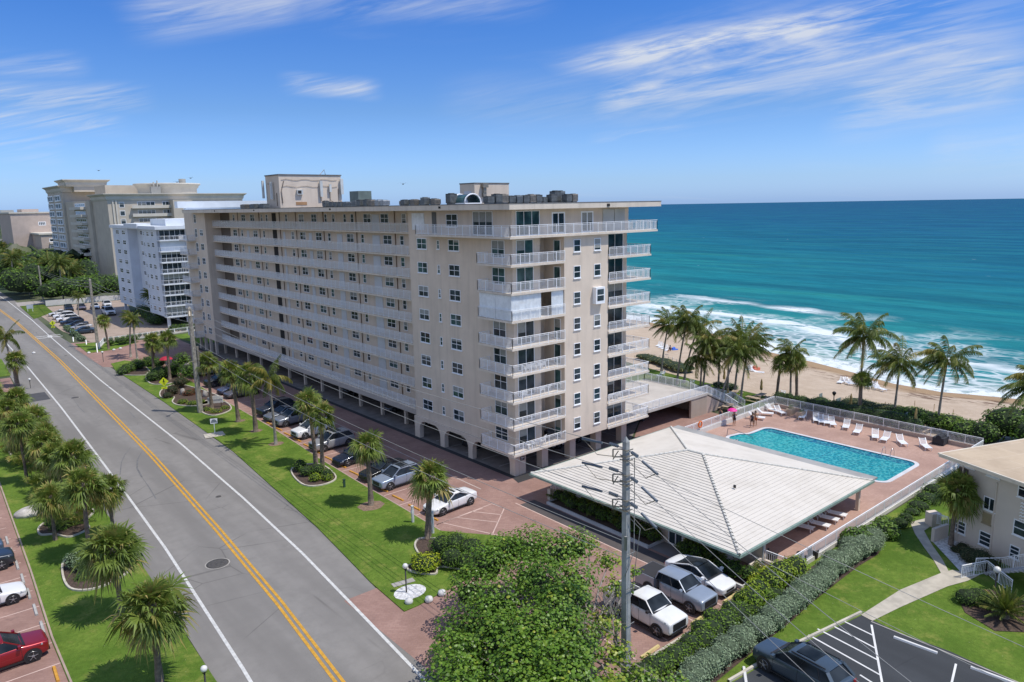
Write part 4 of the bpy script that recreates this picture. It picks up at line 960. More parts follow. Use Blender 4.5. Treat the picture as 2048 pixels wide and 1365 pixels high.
def rwin(name, u0, u1, z0, z1, cols=1, rows=2, gm=1, mats=None):
    b = MB(); v = 1.3
    b.box(u0+.03, u1-.03, v-.012, v-.004, z0+.03, z1-.03, gm, RM)
    f = .07
    for q in ((u0, u0+f, z0, z1), (u1-f, u1, z0, z1), (u0+f, u1-f, z1-f, z1), (u0+f, u1-f, z0, z0+f)): b.box(q[0], q[1], v-.05, v, q[2], q[3], 0, RM)
    for i in range(1, cols): w_ = lerp(u0, u1, i/cols); b.box(w_-.03, w_+.03, v-.04, v-.012, z0+f, z1-f, 0, RM)
    for i in range(1, rows): w_ = lerp(z0, z1, i/rows); b.box(u0+f, u1-f, v-.045, v-.012, w_-.03, w_+.03, 0, RM)
    b.box(u0-.05, u1+.05, v-.09, v, z0-.08, z0-.002, 0, RM)
    return b.build(name, mats or WIN_M, RB)
def ufor(px, py, z):
    """where a point of the photograph meets the facade (u along the wall)"""
    d = AF + AR*(px-1024)/F - AU*(py-682.5)/F; wq = E0+nr*1.3; n = nr; k = (wq-CAM).dot(n)/d.dot(n); q = CAM+d*k; return (q-E0).dot(ax), q.z
for nm, x0, y0, x1, y1, c, r, gm in [('window', 1924, 922, 1950, 935, 2, 1, 1), ('window', 1974, 941, 2001, 955, 2, 1, 2), ('vent', 1918, 936, 1937, 955, 1, 1, 3), ('window', 1967, 995, 1992, 1022, 2, 1, 1), ('vent', 1965, 1026, 1983, 1048, 1, 1, 4),
                                     ('window', 1910, 1042, 1932, 1067, 1, 3, 1), ('window', 1958, 1064, 1983, 1093, 1, 3, 1), ('window', 2019, 1092, 2040, 1118, 1, 3, 1), ('window', 2036, 965, 2075, 1000, 1, 2, 1), ('window', 2026, 1046, 2075, 1078, 1, 2, 1)]:
    (u0, za), (u1, zb) = ufor(x0, (y0+y1)/2, 0), ufor(x1, (y0+y1)/2, 0); um = (x0+x1)/2; zt, zl = ufor(um, y0, 0)[1], ufor(um, y1, 0)[1]
    u0, u1 = sorted((u0, u1))
    rwin(nm, u0, u1, zl, zt, c, r, min(gm, 3), WIN_M if gm < 3 else [mat('brown_frame', (.14, .11, .09), .7), GLASS, GLASS2, mat('vent_brown', (.11, .095, .085), .8)] if gm == 3 else [mat('tan_frame', (.38, .31, .2), .7), GLASS, GLASS2, mat('vent_tan', (.36, .29, .17), .8)])
pu, pz = ufor(1990, 1010, 0)
b = MB(); b.box(4.15, 4.25, 1.2, 1.3, 0, 6.2, 0, RM); b.box(1.25, 1.35, 1.2, 1.3, 0, 7, 0, RM); b.build('downspout', RS, RB)
u_, z_ = ufor(2046, 1020, 0)
b = MB()
for i in range(9):
    for j in range(6): b.bar(RP(u_+i*.2, 1.0, z_-.7+j*.25), RP(u_+(i+.5)*.2, 1.0, z_-.58+j*.25), .05, .05); b.bar(RP(u_+(i+.5)*.2, 1.0, z_-.58+j*.25), RP(u_+(i+1)*.2, 1.0, z_-.7+j*.25), .05, .05)
b.build('balcony_screen', WHITE, RB)
# ramp rail and outside stairs at its door
SR = thing('entrance_stairs', 'concrete entrance stairs with white railings rising along the cream block', 'stairs', (*G(1990, 1140), 0))
q0 = Vector((*G(1922, 1158), 0)); q1 = Vector((*G(1972, 1148), 0)); q2 = Vector((*G(2022, 1188), 0))
b = MB(); railing(b, [tuple(q0), tuple(q1), tuple(q2)], 0, 1.05, 1.3, .15)
r0 = Vector((*G(1950, 1143), 0)); r1 = Vector((*G(1999, 1142), 0)); e = ax*3.6+nr*.6
railing(b, [tuple(r0), tuple(r1), tuple(r1+ax*4+Vector((0, 0, 2.6)))], 0, 1.05, 1.3, .15); b.build('railing', WHITE, SR)
b = MB(); s0 = r1-nr*.2
for i in range(12):
    q = s0+ax*(i*.32)-nr*1.5; Mx = Matrix(((ax.x, nr.x, 0, q.x), (ax.y, nr.y, 0, q.y), (0, 0, 1, 0), (0, 0, 0, 1))); b.box(0, .3, 0, 1.6, .1+i*.19, .2+i*.19, 0, Mx)
b.build('step', mat('grey_step', (.42, .42, .42), .85, .1), SR)
# garden wall, shell bed
gw = thing('garden_wall', 'short cream garden wall with a decorative screen behind the right-hand palm', 'wall', (*G(1880, 1060), 0))
a_, c_ = Vector((*G(1864, 1085), 0)), Vector((*G(1893, 1075), 0)); b = MB(); b.bar(a_+Vector((0, 0, .6)), c_+Vector((0, 0, .6)), .25, 1.2); b.bar(Vector((*G(1858, 1047), .6)), Vector((*G(1872, 1055), .6)), .9, 1.2); b.build('wall_block', RS, gw)
b = MB(); railing(b, [G(1873, 1055), G(1895, 1062)], .3, .9, .6, .12); b.build('screen', WHITE, gw)
sheet('shell_bed', [G(1862, 1080, .09), G(1895, 1072, .09), G(1925, 1085, .09), G(1950, 1120, .09), G(1955, 1140, .09), G(1925, 1148, .09), G(1890, 1110, .09)], .09, mat('white_shells', (.60, .60, .60), .9, .3, 6, .8, 25))
sheet('planting_bed', [G(1912, 1190, .085), G(1920, 1178, .085), G(1990, 1180, .085), G(2060, 1205, .085), G(2060, 1265, .085), G(1990, 1262, .085), G(1930, 1225, .085)], .088, MULCH)

# ------------------------------------------------------------------ cars
def car_mesh(L_, W, H, kind):
    """stations from the nose (+x) to the tail; each gives sill, belt and top heights and widths"""
    h = L_/2; s = H/1.45 if kind in ('sedan', 'ev') else H/1.72
    if kind in ('sedan', 'ev'):
        hood, cowl, belt, tr, tail = .74*s, .94*s, .99*s, 1.06*s, .97*s
        S = [(h, .32, .52, .60, .62), (h-.08, .22, .60, .70, .84), (h-.35, .19, .66, hood, .94), (h-.9, .19, .70, hood+.08, .985), (h-1.35, .19, .74, cowl-.03, 1), (h-1.6, .19, .78, belt, 1), (.1, .19, .78, belt+.01, 1), (-.8, .19, .80, belt+.03, 1), (-h+1.25, .20, .82, tr-.03, 1), (-h+.8, .22, .82, tr, .98), (-h+.25, .25, .80, tr-.02, .93), (-h+.06, .3, .74, tail-.02, .86), (-h, .38, .66, tail-.14, .74)]
        cab = (h-1.42, h-2.35, -h+1.85, -h+.80) if kind == 'sedan' else (h-1.2, h-2.2, -h+2.0, -h+.45)
    elif kind == 'suv':
        hood, belt = 1.03*s, 1.15*s
        S = [(h, .4, .66, .86, .82), (h-.07, .28, .72, .96, .91), (h-.35, .22, .76, hood-.03, .96), (h-.9, .22, .80, hood+.03, 1), (h-1.3, .22, .82, belt-.02, 1), (h-1.5, .22, .84, belt, 1), (.2, .22, .84, belt, 1), (-.9, .22, .86, belt+.03, 1), (-h+.8, .24, .88, belt+.05, 1), (-h+.3, .26, .88, belt+.06, .97), (-h+.08, .32, .84, belt+.04, .92), (-h, .42, .76, belt-.08, .82)]
        cab = (h-1.22, h-2.12, -h+.72, -h+.16)
    else:
        hood, belt = 1.10*s, 1.20*s
        S = [(h, .46, .72, .97*s, .90), (h-.06, .36, .78, 1.04*s, .95), (h-.35, .32, .82, hood, .975), (h-.9, .32, .84, hood+.05, 1), (h-1.35, .32, .88, belt-.02, 1), (h-1.5, .32, .9, belt, 1), (0, .32, .9, belt, 1)]
        cb_ = -.25*h if kind == 'pickup' else -.42*h
        S += [(cb_+.08, .32, .9, belt, 1)]
        cab = (h-1.35, h-2.0, cb_+.25, cb_+.08)
    hw = W/2; mb = MB(); rows = []
    for x, zs, zm, zt, k in S:
        w_ = hw*k
        rows.append([(x, w_*.80, zs), (x, w_*.96, zs+.05), (x, w_, (zs+zm)/2), (x, w_, zm), (x, w_*.965, lerp(zm, zt, .7)), (x, w_*.89, zt-.004), (x, w_*.45, zt+.016), (x, 0, zt+.022)])
    nn = len(rows[0])
    for r in rows: mb.v += r+[(x, -y, z) for x, y, z in reversed(r[:-1])]
    m_ = 2*nn-1
    for i in range(len(rows)-1):
        for j in range(m_-1): a = i*m_+j; mb.f.append((a, a+m_, a+m_+1, a+1)); mb.mi.append(0); mb.t.append(.5); mb.sm.append(True)
        mb.f.append((i*m_, i*m_+m_-1, (i+1)*m_+m_-1, (i+1)*m_)); mb.mi.append(1); mb.t.append(.5); mb.sm.append(False)
    mb.f.append(tuple(range(m_))); mb.mi.append(0); mb.t.append(.5); mb.sm.append(False)
    b_ = (len(rows)-1)*m_; mb.f.append(tuple(reversed(range(b_, b_+m_)))); mb.mi.append(0); mb.t.append(.5); mb.sm.append(False)
    return mb, cab, belt, S
CARS = {}
RUB = mat('tyre_rubber', (.018, .018, .019), .85); RIM = mat('alloy_rim', (.42, .43, .45), .35, .1, metal=.7); HL = mat('headlight_glass', (.30, .32, .34), .12, .35, 14, spec=.8); TL = mat('tail_light', (.32, .012, .012), .25)
TRIM = mat('black_trim', (.02, .02, .022), .55); CGL = glassy('car_glass', (.008, .011, .014), .08); CGL.node_tree.nodes['Principled BSDF'].inputs['Specular IOR Level'].default_value = .16
def car(kind, pname, col, loc, rz, label, name='parked_car', cat='car', s=1.13, sunroof=False, metal=.35, group=None, dark_roof=False, rails=False, lights=True, box_cover=False, L_=None):
    L0, W, H = {'sedan': (4.75, 1.84, 1.44), 'ev': (4.7, 1.86, 1.44), 'suv': (4.65, 1.90, 1.70), 'pickup': (5.3, 1.95, 1.85), 'crew': (5.4, 1.92, 1.82)}[kind]
    L0 = L_ or L0; th = thing(name, label, cat, loc, group, rz, True); th.scale = (s, s, s); PM = paint(pname, col, metal)
    mb, cab, belt, S = car_mesh(L0, W, H, kind); h, hw = L0/2, W/2
    body = mb.build('body', [PM, TRIM], th); sd_ = body.modifiers.new('rounding', 'SUBSURF'); sd_.levels = 1; sd_.render_levels = 2
    xf, xt, xr, xb = cab; wb, wt = hw*.93, hw*(.74 if kind != 'pickup' else .77); zt = H-.05; zb = belt-.02
    fb, ft, rt, rb = (xf, zb-.02), (xt, zt), (xr, zt-.02), (xb, zb)
    # greenhouse: windshield, rear window, side windows, roof, pillars
    def quadp(name, pts, mm): b = MB(); b.face(pts); b.build(name, mm, th)
    quadp('windshield', [(fb[0], wb*.93, fb[1]), (fb[0], -wb*.93, fb[1]), (ft[0]-.02, -wt*.95, ft[1]-.02), (ft[0]-.02, wt*.95, ft[1]-.02)], CGL)
    quadp('rear_window', [(rb[0], -wb*.93, rb[1]), (rb[0], wb*.93, rb[1]), (rt[0]+.02, wt*.95, rt[1]-.02), (rt[0]+.02, -wt*.95, rt[1]-.02)], CGL)
    for sgn in (1, -1): quadp('side_window', [(fb[0], sgn*wb, fb[1]), (ft[0], sgn*wt, ft[1]-.01), (rt[0], sgn*wt, rt[1]-.01), (rb[0], sgn*wb, rb[1])][::sgn], CGL)
    b = MB(); rw = wt*1.03
    st = []
    for i in range(7):
        x = lerp(ft[0]+.06, rt[0]-.06, i/6); z = lerp(ft[1], rt[1], i/6)+.045*math.sin(math.pi*i/6)
        st.append([(x, rw*q, z-(.05 if abs(q) == 1 else 0)+.04*(1-q*q)) for q in (-1, -.93, -.5, 0, .5, .93, 1)])
    for r in st: b.v += r
    for i in range(6):
        for j in range(6): a = i*7+j; b.f.append((a, a+1, a+8, a+7)); b.mi.append(0); b.t.append(.5); b.sm.append(True)
    b.build('roof', CGL if kind == 'ev' else (paint('black_roof', (.02, .02, .022)) if dark_roof else PM), th)
    for sgn in (1, -1):
        b = MB()
        b.bar((fb[0]+.02, sgn*wb*.97, fb[1]), (ft[0]+.03, sgn*wt*.985, ft[1]), .06, .05); b.bar((rb[0], sgn*wb*.97, rb[1]), (rt[0]-.03, sgn*wt*.985, rt[1]), .10 if kind != 'suv' else .2, .05)
        b.bar((ft[0], sgn*wt, ft[1]), (rt[0], sgn*wt, rt[1]), .05, .05, 0)
        b.build('pillar', PM, th)
        for fx in ((.48,) if kind == 'pickup' else (.42, .78)):
            b = MB(); b.bar((lerp(fb[0], rb[0], fx), sgn*wb*1.0, zb), (lerp(ft[0], rt[0], fx), sgn*wt*1.01, zt-.02), .06, .03, 0); b.build('door_pillar', TRIM, th)
    # wheels: arch, tyre, rim
    wx = (h-.86, -h+.92) if kind in ('sedan', 'ev') else (h-.86, -h+.86) if kind == 'suv' else (h-.92, -h+1.15); wr = .335 if kind in ('sedan', 'ev') else .375 if kind == 'suv' else .39
    for x in wx:
        for sgn in (1, -1):
            b = MB(); c = Vector((x, sgn*(hw-.055), wr)); n = 18
            b.add([tuple(c+Vector((math.cos(R(20*i))*(wr+.075), sgn*.068, math.sin(R(20*i))*(wr+.075)))) for i in range(n)], [tuple(range(n))[::sgn]]); b.build('wheel_arch', TRIM, th)
    for x in wx:
        for sgn in (1, -1):
            b = MB(); y0, y1 = sgn*(hw-.2), sgn*(hw+.025); b.tube([(x, y0, wr), (x, lerp(y0, y1, .8), wr), (x, y1, wr)], [wr, wr, wr*.93], 20); wl = b.build('wheel', RUB, th)
            b = MB(); c = Vector((x, y1+sgn*.006, wr)); 
            b.add([tuple(c+Vector((math.cos(R(18*i))*wr*.68, 0, math.sin(R(18*i))*wr*.68))) for i in range(20)], [tuple(range(20))], 1)
            for i in range(5):
                a = R(72*i+10); b.bar(c+Vector((0, sgn*.012, 0)), c+Vector((math.cos(a)*wr*.66, sgn*.012, math.sin(a)*wr*.66)), .075, .02)
            b.tube([c, c+Vector((0, sgn*.02, 0))], wr*.2, 10); b.tube([c+Vector((0, -sgn*.01, 0)), c+Vector((0, sgn*.008, 0))], wr*.73, 20)
            b.mi[-1] = 1; b.build('rim', [RIM, TRIM], wl)
    zh = S[2][3]-.16; 
    for sgn in (1, -1):
        b = MB(); b.add([(h-.07, sgn*hw*.50, zh-.08), (h-.10, sgn*hw*.84, zh-.06), (h-.42, sgn*hw*.975, zh+.02), (h-.40, sgn*hw*.93, zh+.115), (h-.16, sgn*hw*.80, zh+.07), (h-.10, sgn*hw*.52, zh+.04)], [tuple(range(6))]); b.build('headlight', HL, th)
        b = MB(); zt_ = S[-2][3]-.2; b.box(-h-.004, -h+.2, *sorted((sgn*hw*.56, sgn*hw*(.80 if kind != 'pickup' and kind != 'crew' else .97))), zt_-.1, zt_+(.04 if kind in ('sedan', 'ev') else .12)); b.build('taillight', TL, th)
        b = MB(); b.box(fb[0]-.28, fb[0]-.12, *sorted((sgn*(hw-.02), sgn*(hw+.2))), zb+.02, zb+.16); b.build('mirror', PM if kind != 'pickup' else TRIM, th)
    gw_ = .60 if kind in ('pickup', 'crew') else .5 if kind == 'suv' else .42
    b = MB(); b.box(h-.05, h+.014, -hw*gw_, hw*gw_, S[0][1]+.12, S[0][3]-.03); b.build('grille', TRIM, th)
    b = MB(); b.box(h-.12, h+.02, -hw*.74, hw*.74, S[0][1]-.1, S[0][1]+.05); b.build('bumper_inlet', TRIM, th)
    b = MB(); b.box(fb[0]-.02, fb[0]+.1, -wb*.9, wb*.9, fb[1]+.012, fb[1]+.035); b.build('wiper_cowl', TRIM, th)
    yb = hw+.003
    for sgn in (1, -1):
        b = MB()
        for fx in ((.05, .52) if kind == 'pickup' else (.04, .44, .80)):
            xx = lerp(fb[0], rb[0], fx); b.bar((xx, sgn*hw*.985, zb-.06), (xx+.02, sgn*yb, .55), .014, .012); b.bar((xx+.02, sgn*yb, .55), (xx+.02, sgn*hw*.98, .27), .014, .012)
        b.bar((wx[0]-.4, sgn*hw*.985, .25), (wx[1]+.4, sgn*hw*.985, .25), .05, .09)
        b.build('door_gaps_and_sill', TRIM, th)
    b = MB(); b.box(h+.012, h+.02, -.16, .16, .42, .52); b.build('badge' if 0 else 'number_plate', HL, th) if 0 else None
    if sunroof:
        b = MB(); a0, a1 = lerp(ft[0], rt[0], .12), lerp(ft[0], rt[0], .48 if kind != 'suv' else .62); b.box(a1, a0, -rw*.62, rw*.62, zt+.02, zt+.088); b.build('sunroof', CGL, th)
    if rails:
        
        for q in (-1, 1): b = MB(); b.bar((ft[0]-.1, q*rw*.9, zt+.08), (rt[0]+.1, q*rw*.9, zt+.08), .04, .05); b.build('roof_rail', TRIM, th)
    if kind in ('pickup', 'crew'):
        x1 = xb-.06; b = MB(); zt2 = belt-.02; w_ = hw*.98
        for sgn in (1, -1): b.box(-h, x1, *sorted((sgn*(w_-.09), sgn*w_)), .42, zt2)
        b.box(-h, -h+.08, -w_+.09, w_-.09, .42, zt2); b.box(x1-.05, x1, -w_+.09, w_-.09, .42, zt2); b.box(-h+.08, x1-.05, -w_+.09, w_-.09, .42, .62, 1); b.build('cargo_bed', [PM, TRIM], th)
        if box_cover: b = MB(); b.box(-h+.05, x1, -w_+.06, w_-.06, zt2, zt2+.03); b.build('bed_cover', mat('black_cover', (.03, .03, .033), .8), th)
        else:
            b = MB(); [b.bar((-h+.3, q, zt2+.25), (x1-.1, q, zt2+.3), .06) for q in (-.5, .1, .6)]; b.bar((x1-.15, -w_, zt2+.28), (x1-.15, w_, zt2+.28), .06); [b.bar((x1-.15, q*w_*.96, zt2), (x1-.15, q*w_*.96, zt2+.3), .05) for q in (-1, 1)]; b.build('ladder_rack', TRIM, th)
    if s < 1.0: pass
    return th
WST = R(181.5)
def parked(y, *a, x=-9.0, **k): return (x, y)
cc = [
 ('sedan', 'pearl_white', (.72, .72, .71), (-8.5, -.6), R(184), 'white sedan parked beside the hatched bay', dict(sunroof=True)),
 ('suv', 'ice_blue', (.33, .40, .50), (-8.9, 8.0), R(183), 'light blue grey wagon with silver roof rails and sunroof', dict(sunroof=True, rails=True)),
 ('sedan', 'jet_black', (.012, .014, .018), (-8.7, 11.1), R(183), 'black sedan between the light blue wagon and the palm', dict()),
 ('sedan', 'midnight_blue', (.012, .022, .05), (-8.6, 17.2), R(183), 'dark blue car mostly hidden behind a palm crown', dict()),
 ('suv', 'silver_grey', (.40, .41, .42), (-8.4, 23.5), R(183), 'silver grey crossover with dark glass roof and black sill trim', dict(sunroof=True)),
 ('suv', 'chalk_white', (.74, .75, .75), (-7.9, 29.6), R(184), 'white compact crossover behind the twin palm trunks', dict()),
 ('suv', 'pewter', (.24, .27, .32), (-7.5, 36.2), R(184), 'blue grey crossover with black wheels beside the white crossover', dict()),
 ('sedan', 'steel', (.20, .22, .25), (-7.4, 39.4), R(184), 'dark silver sedan between the blue grey crossover and the navy one', dict()),
 ('suv', 'navy', (.022, .032, .055), (-7.2, 42.4), R(184), 'navy crossover at the open end of the row of three', dict(rails=True)),
 ('sedan', 'graphite', (.13, .125, .15), (-7.0, 55.6), R(184), 'graphite sedan parked next to the empty bays', dict()),
 ('sedan', 'slate_blue', (.09, .11, .19), (-6.9, 58.8), R(184), 'slate blue sedan behind the graphite sedan', dict()),
 ('suv', 'black_green', (.012, .016, .018), (-6.8, 65.2), R(184), 'black off-road car beyond the entrance sign palms', dict(rails=True)),
 ('suv', 'light_silver', (.50, .50, .50), (-6.6, 74.6), R(185), 'light silver crossover beyond the black off-road car', dict()),
 ('ev', 'milk_white', (.70, .71, .71), (-3.0, -24.6), R(-91), 'white car with a black glass roof nearest the clubhouse', dict()),
]
for kd, pn, c, (x, y), rz, lb, kw in cc: car(kd, pn, c, (x, y, .01), rz, lb, **kw)
car('crew', 'silver_blue', (.36, .41, .47), (-6.0, -24.7, .01), R(-90), 'silver double-cab pickup with a black bed cover', 'pickup_truck', 'pickup', 1.08, box_cover=True)
car('pickup', 'work_white', (.72, .72, .70), (-9.8, -25.0, .01), R(-91), 'white single-cab pickup with a rack over the open bed', 'pickup_truck', 'pickup', 1.1)
wcars = [('suv', 'cherry_red', (.30, .010, .018), (-44.0, -1.4), 'red off-road car with dark sunroof at the bottom left corner', dict(sunroof=True, L_=4.9)),
 ('sedan', 'snow', (.74, .74, .74), (-43.9, 7.8), 'white sedan nosing in from the left edge above the red car', dict()),
 ('suv', 'dark_slate', (.035, .045, .06), (-43.8, 14.6), 'dark slate crossover with silver wheels at the left edge', dict()),
 ('suv', 'denim', (.10, .15, .24), (-44.2, 17.6), 'denim blue crossover just above the dark slate one at the left edge', dict()),
 ('sedan', 'ink', (.02, .03, .06), (-44.6, 20.6), 'ink blue car at the left edge between the denim blue and black cars', dict()),
 ('suv', 'night', (.012, .013, .015), (-44.9, 24.2), 'lower of the two black cars cut by the left edge', dict()),
 ('suv', 'night', (.012, .013, .015), (-44.2, 33.4), 'upper of the two black cars cut by the left edge', dict())]
for kd, pn, c, (x, y), lb, kw in wcars: car(kd, pn, c, (x, y, .01), R(2), lb, **kw)
x, y = (-6.9, -35.2)
car('suv', 'gunmetal', (.07, .10, .13), (-8.1, -35.4, .07), R(85), 'dark blue grey large crossover with a panoramic sunroof in the asphalt lot', s=1.15, sunroof=True, rails=True, L_=4.9)
# under the building and the walkway
for kd, pn, c, x, y, rz, lb in [('suv', 'chalk_white', (.74, .75, .75), 12.2, 5.5, 180, 'white crossover parked under the building behind the pool roof'), ('sedan', 'pearl_white', (.72, .72, .71), 24.6, 6.0, 180, 'white car in the shade under the raised walkway'),
                                ('sedan', 'jet_black', (.012, .014, .018), 5.5, 12, 180, 'dark car behind the arches under the building'), ('sedan', 'pearl_white', (.72, .72, .71), 6.2, 23.4, 180, 'white car in the carport just left of the arches'),
                                ('suv', 'jet_black', (.012, .014, .018), 6.6, 44, 180, 'dark car deep in the carport near the middle'), ('sedan', 'steel', (.20, .22, .25), 6.5, 32, 180, 'grey car in the third carport bay from the arches')]:
    car(kd, pn, c, (x, y, .02), R(rz), lb)
far = [(168.6, 667.4, 'sedan', 'blue_teal', (.03, .06, .10), 'dark teal sedan nearest the entrance of the far lot'), (162.7, 660, 'sedan', 'far_silver', (.5, .5, .5), 'silver sedan behind the dark teal one in the far lot'), (155, 654.5, 'sedan', 'navy', (.022, .032, .055), 'navy sedan in the middle of the far lot row'),
       (147, 650, 'suv', 'navy', (.022, .032, .055), 'dark blue crossover in the far lot row beside the white crossovers'), (138, 643.5, 'suv', 'chalk_white', (.74, .75, .75), 'white crossover nearest the dark blue one in the far lot'), (131, 637.5, 'suv', 'chalk_white', (.74, .75, .75), 'second white crossover of the far lot row'), (122, 631.5, 'sedan', 'pearl_white', (.72, .72, .71), 'white sedan farthest along the far lot row')]
for px, py, kd, pn, c, lb in far:
    x, y = G(px, py); car(kd, pn, c, (x-.2, y, .02), R(174), lb)
for px, py, kd, pn, c, lb in [(138, 619.6, 'suv', 'ink', (.02, .03, .06), 'dark hatchback against the white wall of the far lot'), (163.6, 616, 'sedan', 'mauve_grey', (.16, .13, .15), 'mauve grey car against the white wall of the far lot'), (190.5, 614.6, 'sedan', 'pearl_white', (.72, .72, .71), 'white car partly behind the pole in the far lot'), (214.6, 611, 'suv', 'chalk_white', (.74, .75, .75), 'white crossover at the right end of the far wall')]:
    x, y = G(px, py+3); car(kd, pn, c, (x, y, .02), R(-96), lb)
x, y = G(218, 630); car('suv', 'chalk_white', (.74, .75, .75), (x, y, .02), R(-92), 'large white van in front of the shrubs in the far lot', 'parked_van', 'van', 1.35, L_=5.2)
x, y = G(340, 640); car('sedan', 'far_silver', (.5, .5, .5), (x+2, y, .02), R(178), 'silver car parked under the white tower')

# wheel stops
def stop(x, y, rz, m_, lb, grp):
    th = tag(link('wheel_stop', SME[m_.name]), lb, 'wheel stop', grp); th.location = (x, y, 0); th.rotation_euler = (0, 0, rz)
SME = {}
YS_ = mat('yellow_stop', (.60, .30, .04), .75, .15, 3); GS_ = mat('concrete_stop', (.42, .41, .39), .85, .15, 3); CS_ = mat('cream_stop', (.60, .48, .22), .8, .1, 3); WS_ = mat('white_stop', (.68, .68, .66), .8, .08)
for mm in (YS_, GS_, CS_, WS_):
    b = MB(); poly_wall(b, 'x', -.9, .9, [(-.11, 0), (.11, 0), (.07, .13), (-.07, .13)]); me = b.mesh('wheel_stop', mm); SME[mm.name] = me
for i in range(14):
    y = -1.4+3.02*i; stop(interp([(-3, -11.2), (20, -10.65), (50, -9.7)], y), y, R(90+3), YS_, 'yellow wheel stop at the lawn end of a bay in the long row', 'yellow wheel stops of the long row')
for i in range(8):
    if i in (0,): continue
    y = 1.85+3.0*(i-1)-.1; stop(-41.1, y, R(88), GS_, 'grey concrete wheel stop on the brick bays at the left edge', 'grey wheel stops at the left edge')
stop(*G(112, 1350), R(88), YS_, 'single yellow wheel stop at the bottom left beside the lawn', None)
for px, py, lb in ((1300, 1305, 'yellow wheel stop near the foot of the large tree'), (1462, 1196, 'yellow wheel stop in front of the white car with glass roof'), (1400, 1238, 'yellow wheel stop in front of the silver pickup')): stop(*G(px, py), R(2), CS_, lb, None)
for px, py, a, lb in ((1830, 1293, -14, 'white painted wheel stop at the middle of the asphalt lot edge'), (1990, 1356, -14, 'white painted wheel stop at the right end of the asphalt lot')):
    x, y = G(px, py); th = tag(link('wheel_stop', SME['white_stop']), lb, 'wheel stop'); th.location = (x, y, .066); A_, B_ = G(px-35, py-13), G(px+35, py+13); th.rotation_euler = (0, 0, math.atan2(B_[1]-A_[1], B_[0]-A_[0])); th.scale = (1.4, 1, .8)
x, y = G(1490, 1357); th = tag(link('wheel_stop', SME['white_stop']), 'white wheel stop beside the dark crossover in the asphalt lot', 'wheel stop'); th.location = (x, y, .066); th.rotation_euler = (0, 0, R(37))

# ------------------------------------------------------------------ vegetation kit
def fan_leaf(mb, o, d, R_, rr, pet=.8, nseg=20, tint=.5, droop=.35):
    """costapalmate leaf: stalk, then narrow split segments, folded in a shallow V and drooping at the tips"""
    d = Vector(d).normalized(); side = d.cross(Vector((0, 0, 1)))
    if side.length < .1: side = Vector((1, 0, 0))
    side.normalize(); up = side.cross(d).normalized()
    tw = rr.uniform(-1.1, 1.1); side, up = side*math.cos(tw)+up*math.sin(tw), up*math.cos(tw)-side*math.sin(tw)
    o = Vector(o); hub = o+d*pet-Vector((0, 0, .10*pet)); mb.face([o-side*.03, o+side*.03, hub+side*.02, hub-side*.02], 0, min(1, tint+.1))
    fold = rr.uniform(.1, .45)
    for i in range(nseg):
        a = lerp(-2.1, 2.1, (i+.5)/nseg)+rr.uniform(-.08, .08); v = (d*math.cos(a)+side*math.sin(a)+up*fold*abs(math.sin(a))).normalized()
        l = R_*(1-.2*abs(a)/2.1)*rr.uniform(.75, 1.12); w_ = side*math.cos(a)-d*math.sin(a); w_ *= R_*.048
        dr = droop*rr.uniform(.3, 1.5); m1 = hub+v*l*.5-Vector((0, 0, dr*R_*.12)); tip = hub+v*l*.93-Vector((0, 0, dr*R_))
        tn = min(1, max(0.01, tint+rr.uniform(-.24, .24)))
        mb.add([tuple(hub), tuple(m1-w_), tuple(m1+w_), tuple(tip)], [(0, 1, 2), (1, 3, 2)], 0, tn)
def sabal_mesh(seed, n=46, R_=1.0, pet=.95, ht=5.6, dead=.18, bare=0, lean=(0, 0)):
    rr = random.Random(seed); c = MB(); top = Vector((lean[0], lean[1], ht)); n = int(n*1.45)
    for i in range(n):
        f = (i+.5)/n; el_ = R(lerp(88, -46, f**.9))+rr.uniform(-.32, .32); az_ = i*2.39996+rr.uniform(-.35, .35)
        d = (math.cos(el_)*math.cos(az_), math.cos(el_)*math.sin(az_), math.sin(el_))
        tn = lerp(.80, .26, f)+rr.uniform(-.18, .16)
        if f > 1-dead and rr.random() < .75: tn = rr.uniform(.82, 1.0)
        elif rr.random() < .07: tn = rr.uniform(.85, 1)
        fan_leaf(c, top+Vector((0, 0, -.3*f)), d, R_*rr.uniform(.68, 1.12), rr, pet*rr.uniform(.5, 1.08)*(.75 if f < .12 else 1), 18, tn, .22+.45*f)
    b = MB(); P, Q = [], []
    for i in range(9):
        q = i/8; P.append((lean[0]*q**1.5, lean[1]*q**1.5, ht*q)); Q.append(.17+.06*(1-q)**4+.02*math.sin(i*2.1)+(.05 if q > .85 else 0))
    b.tube(P, Q, 9)
    return c.mesh('crown', FROND), b.mesh('trunk', BARK)
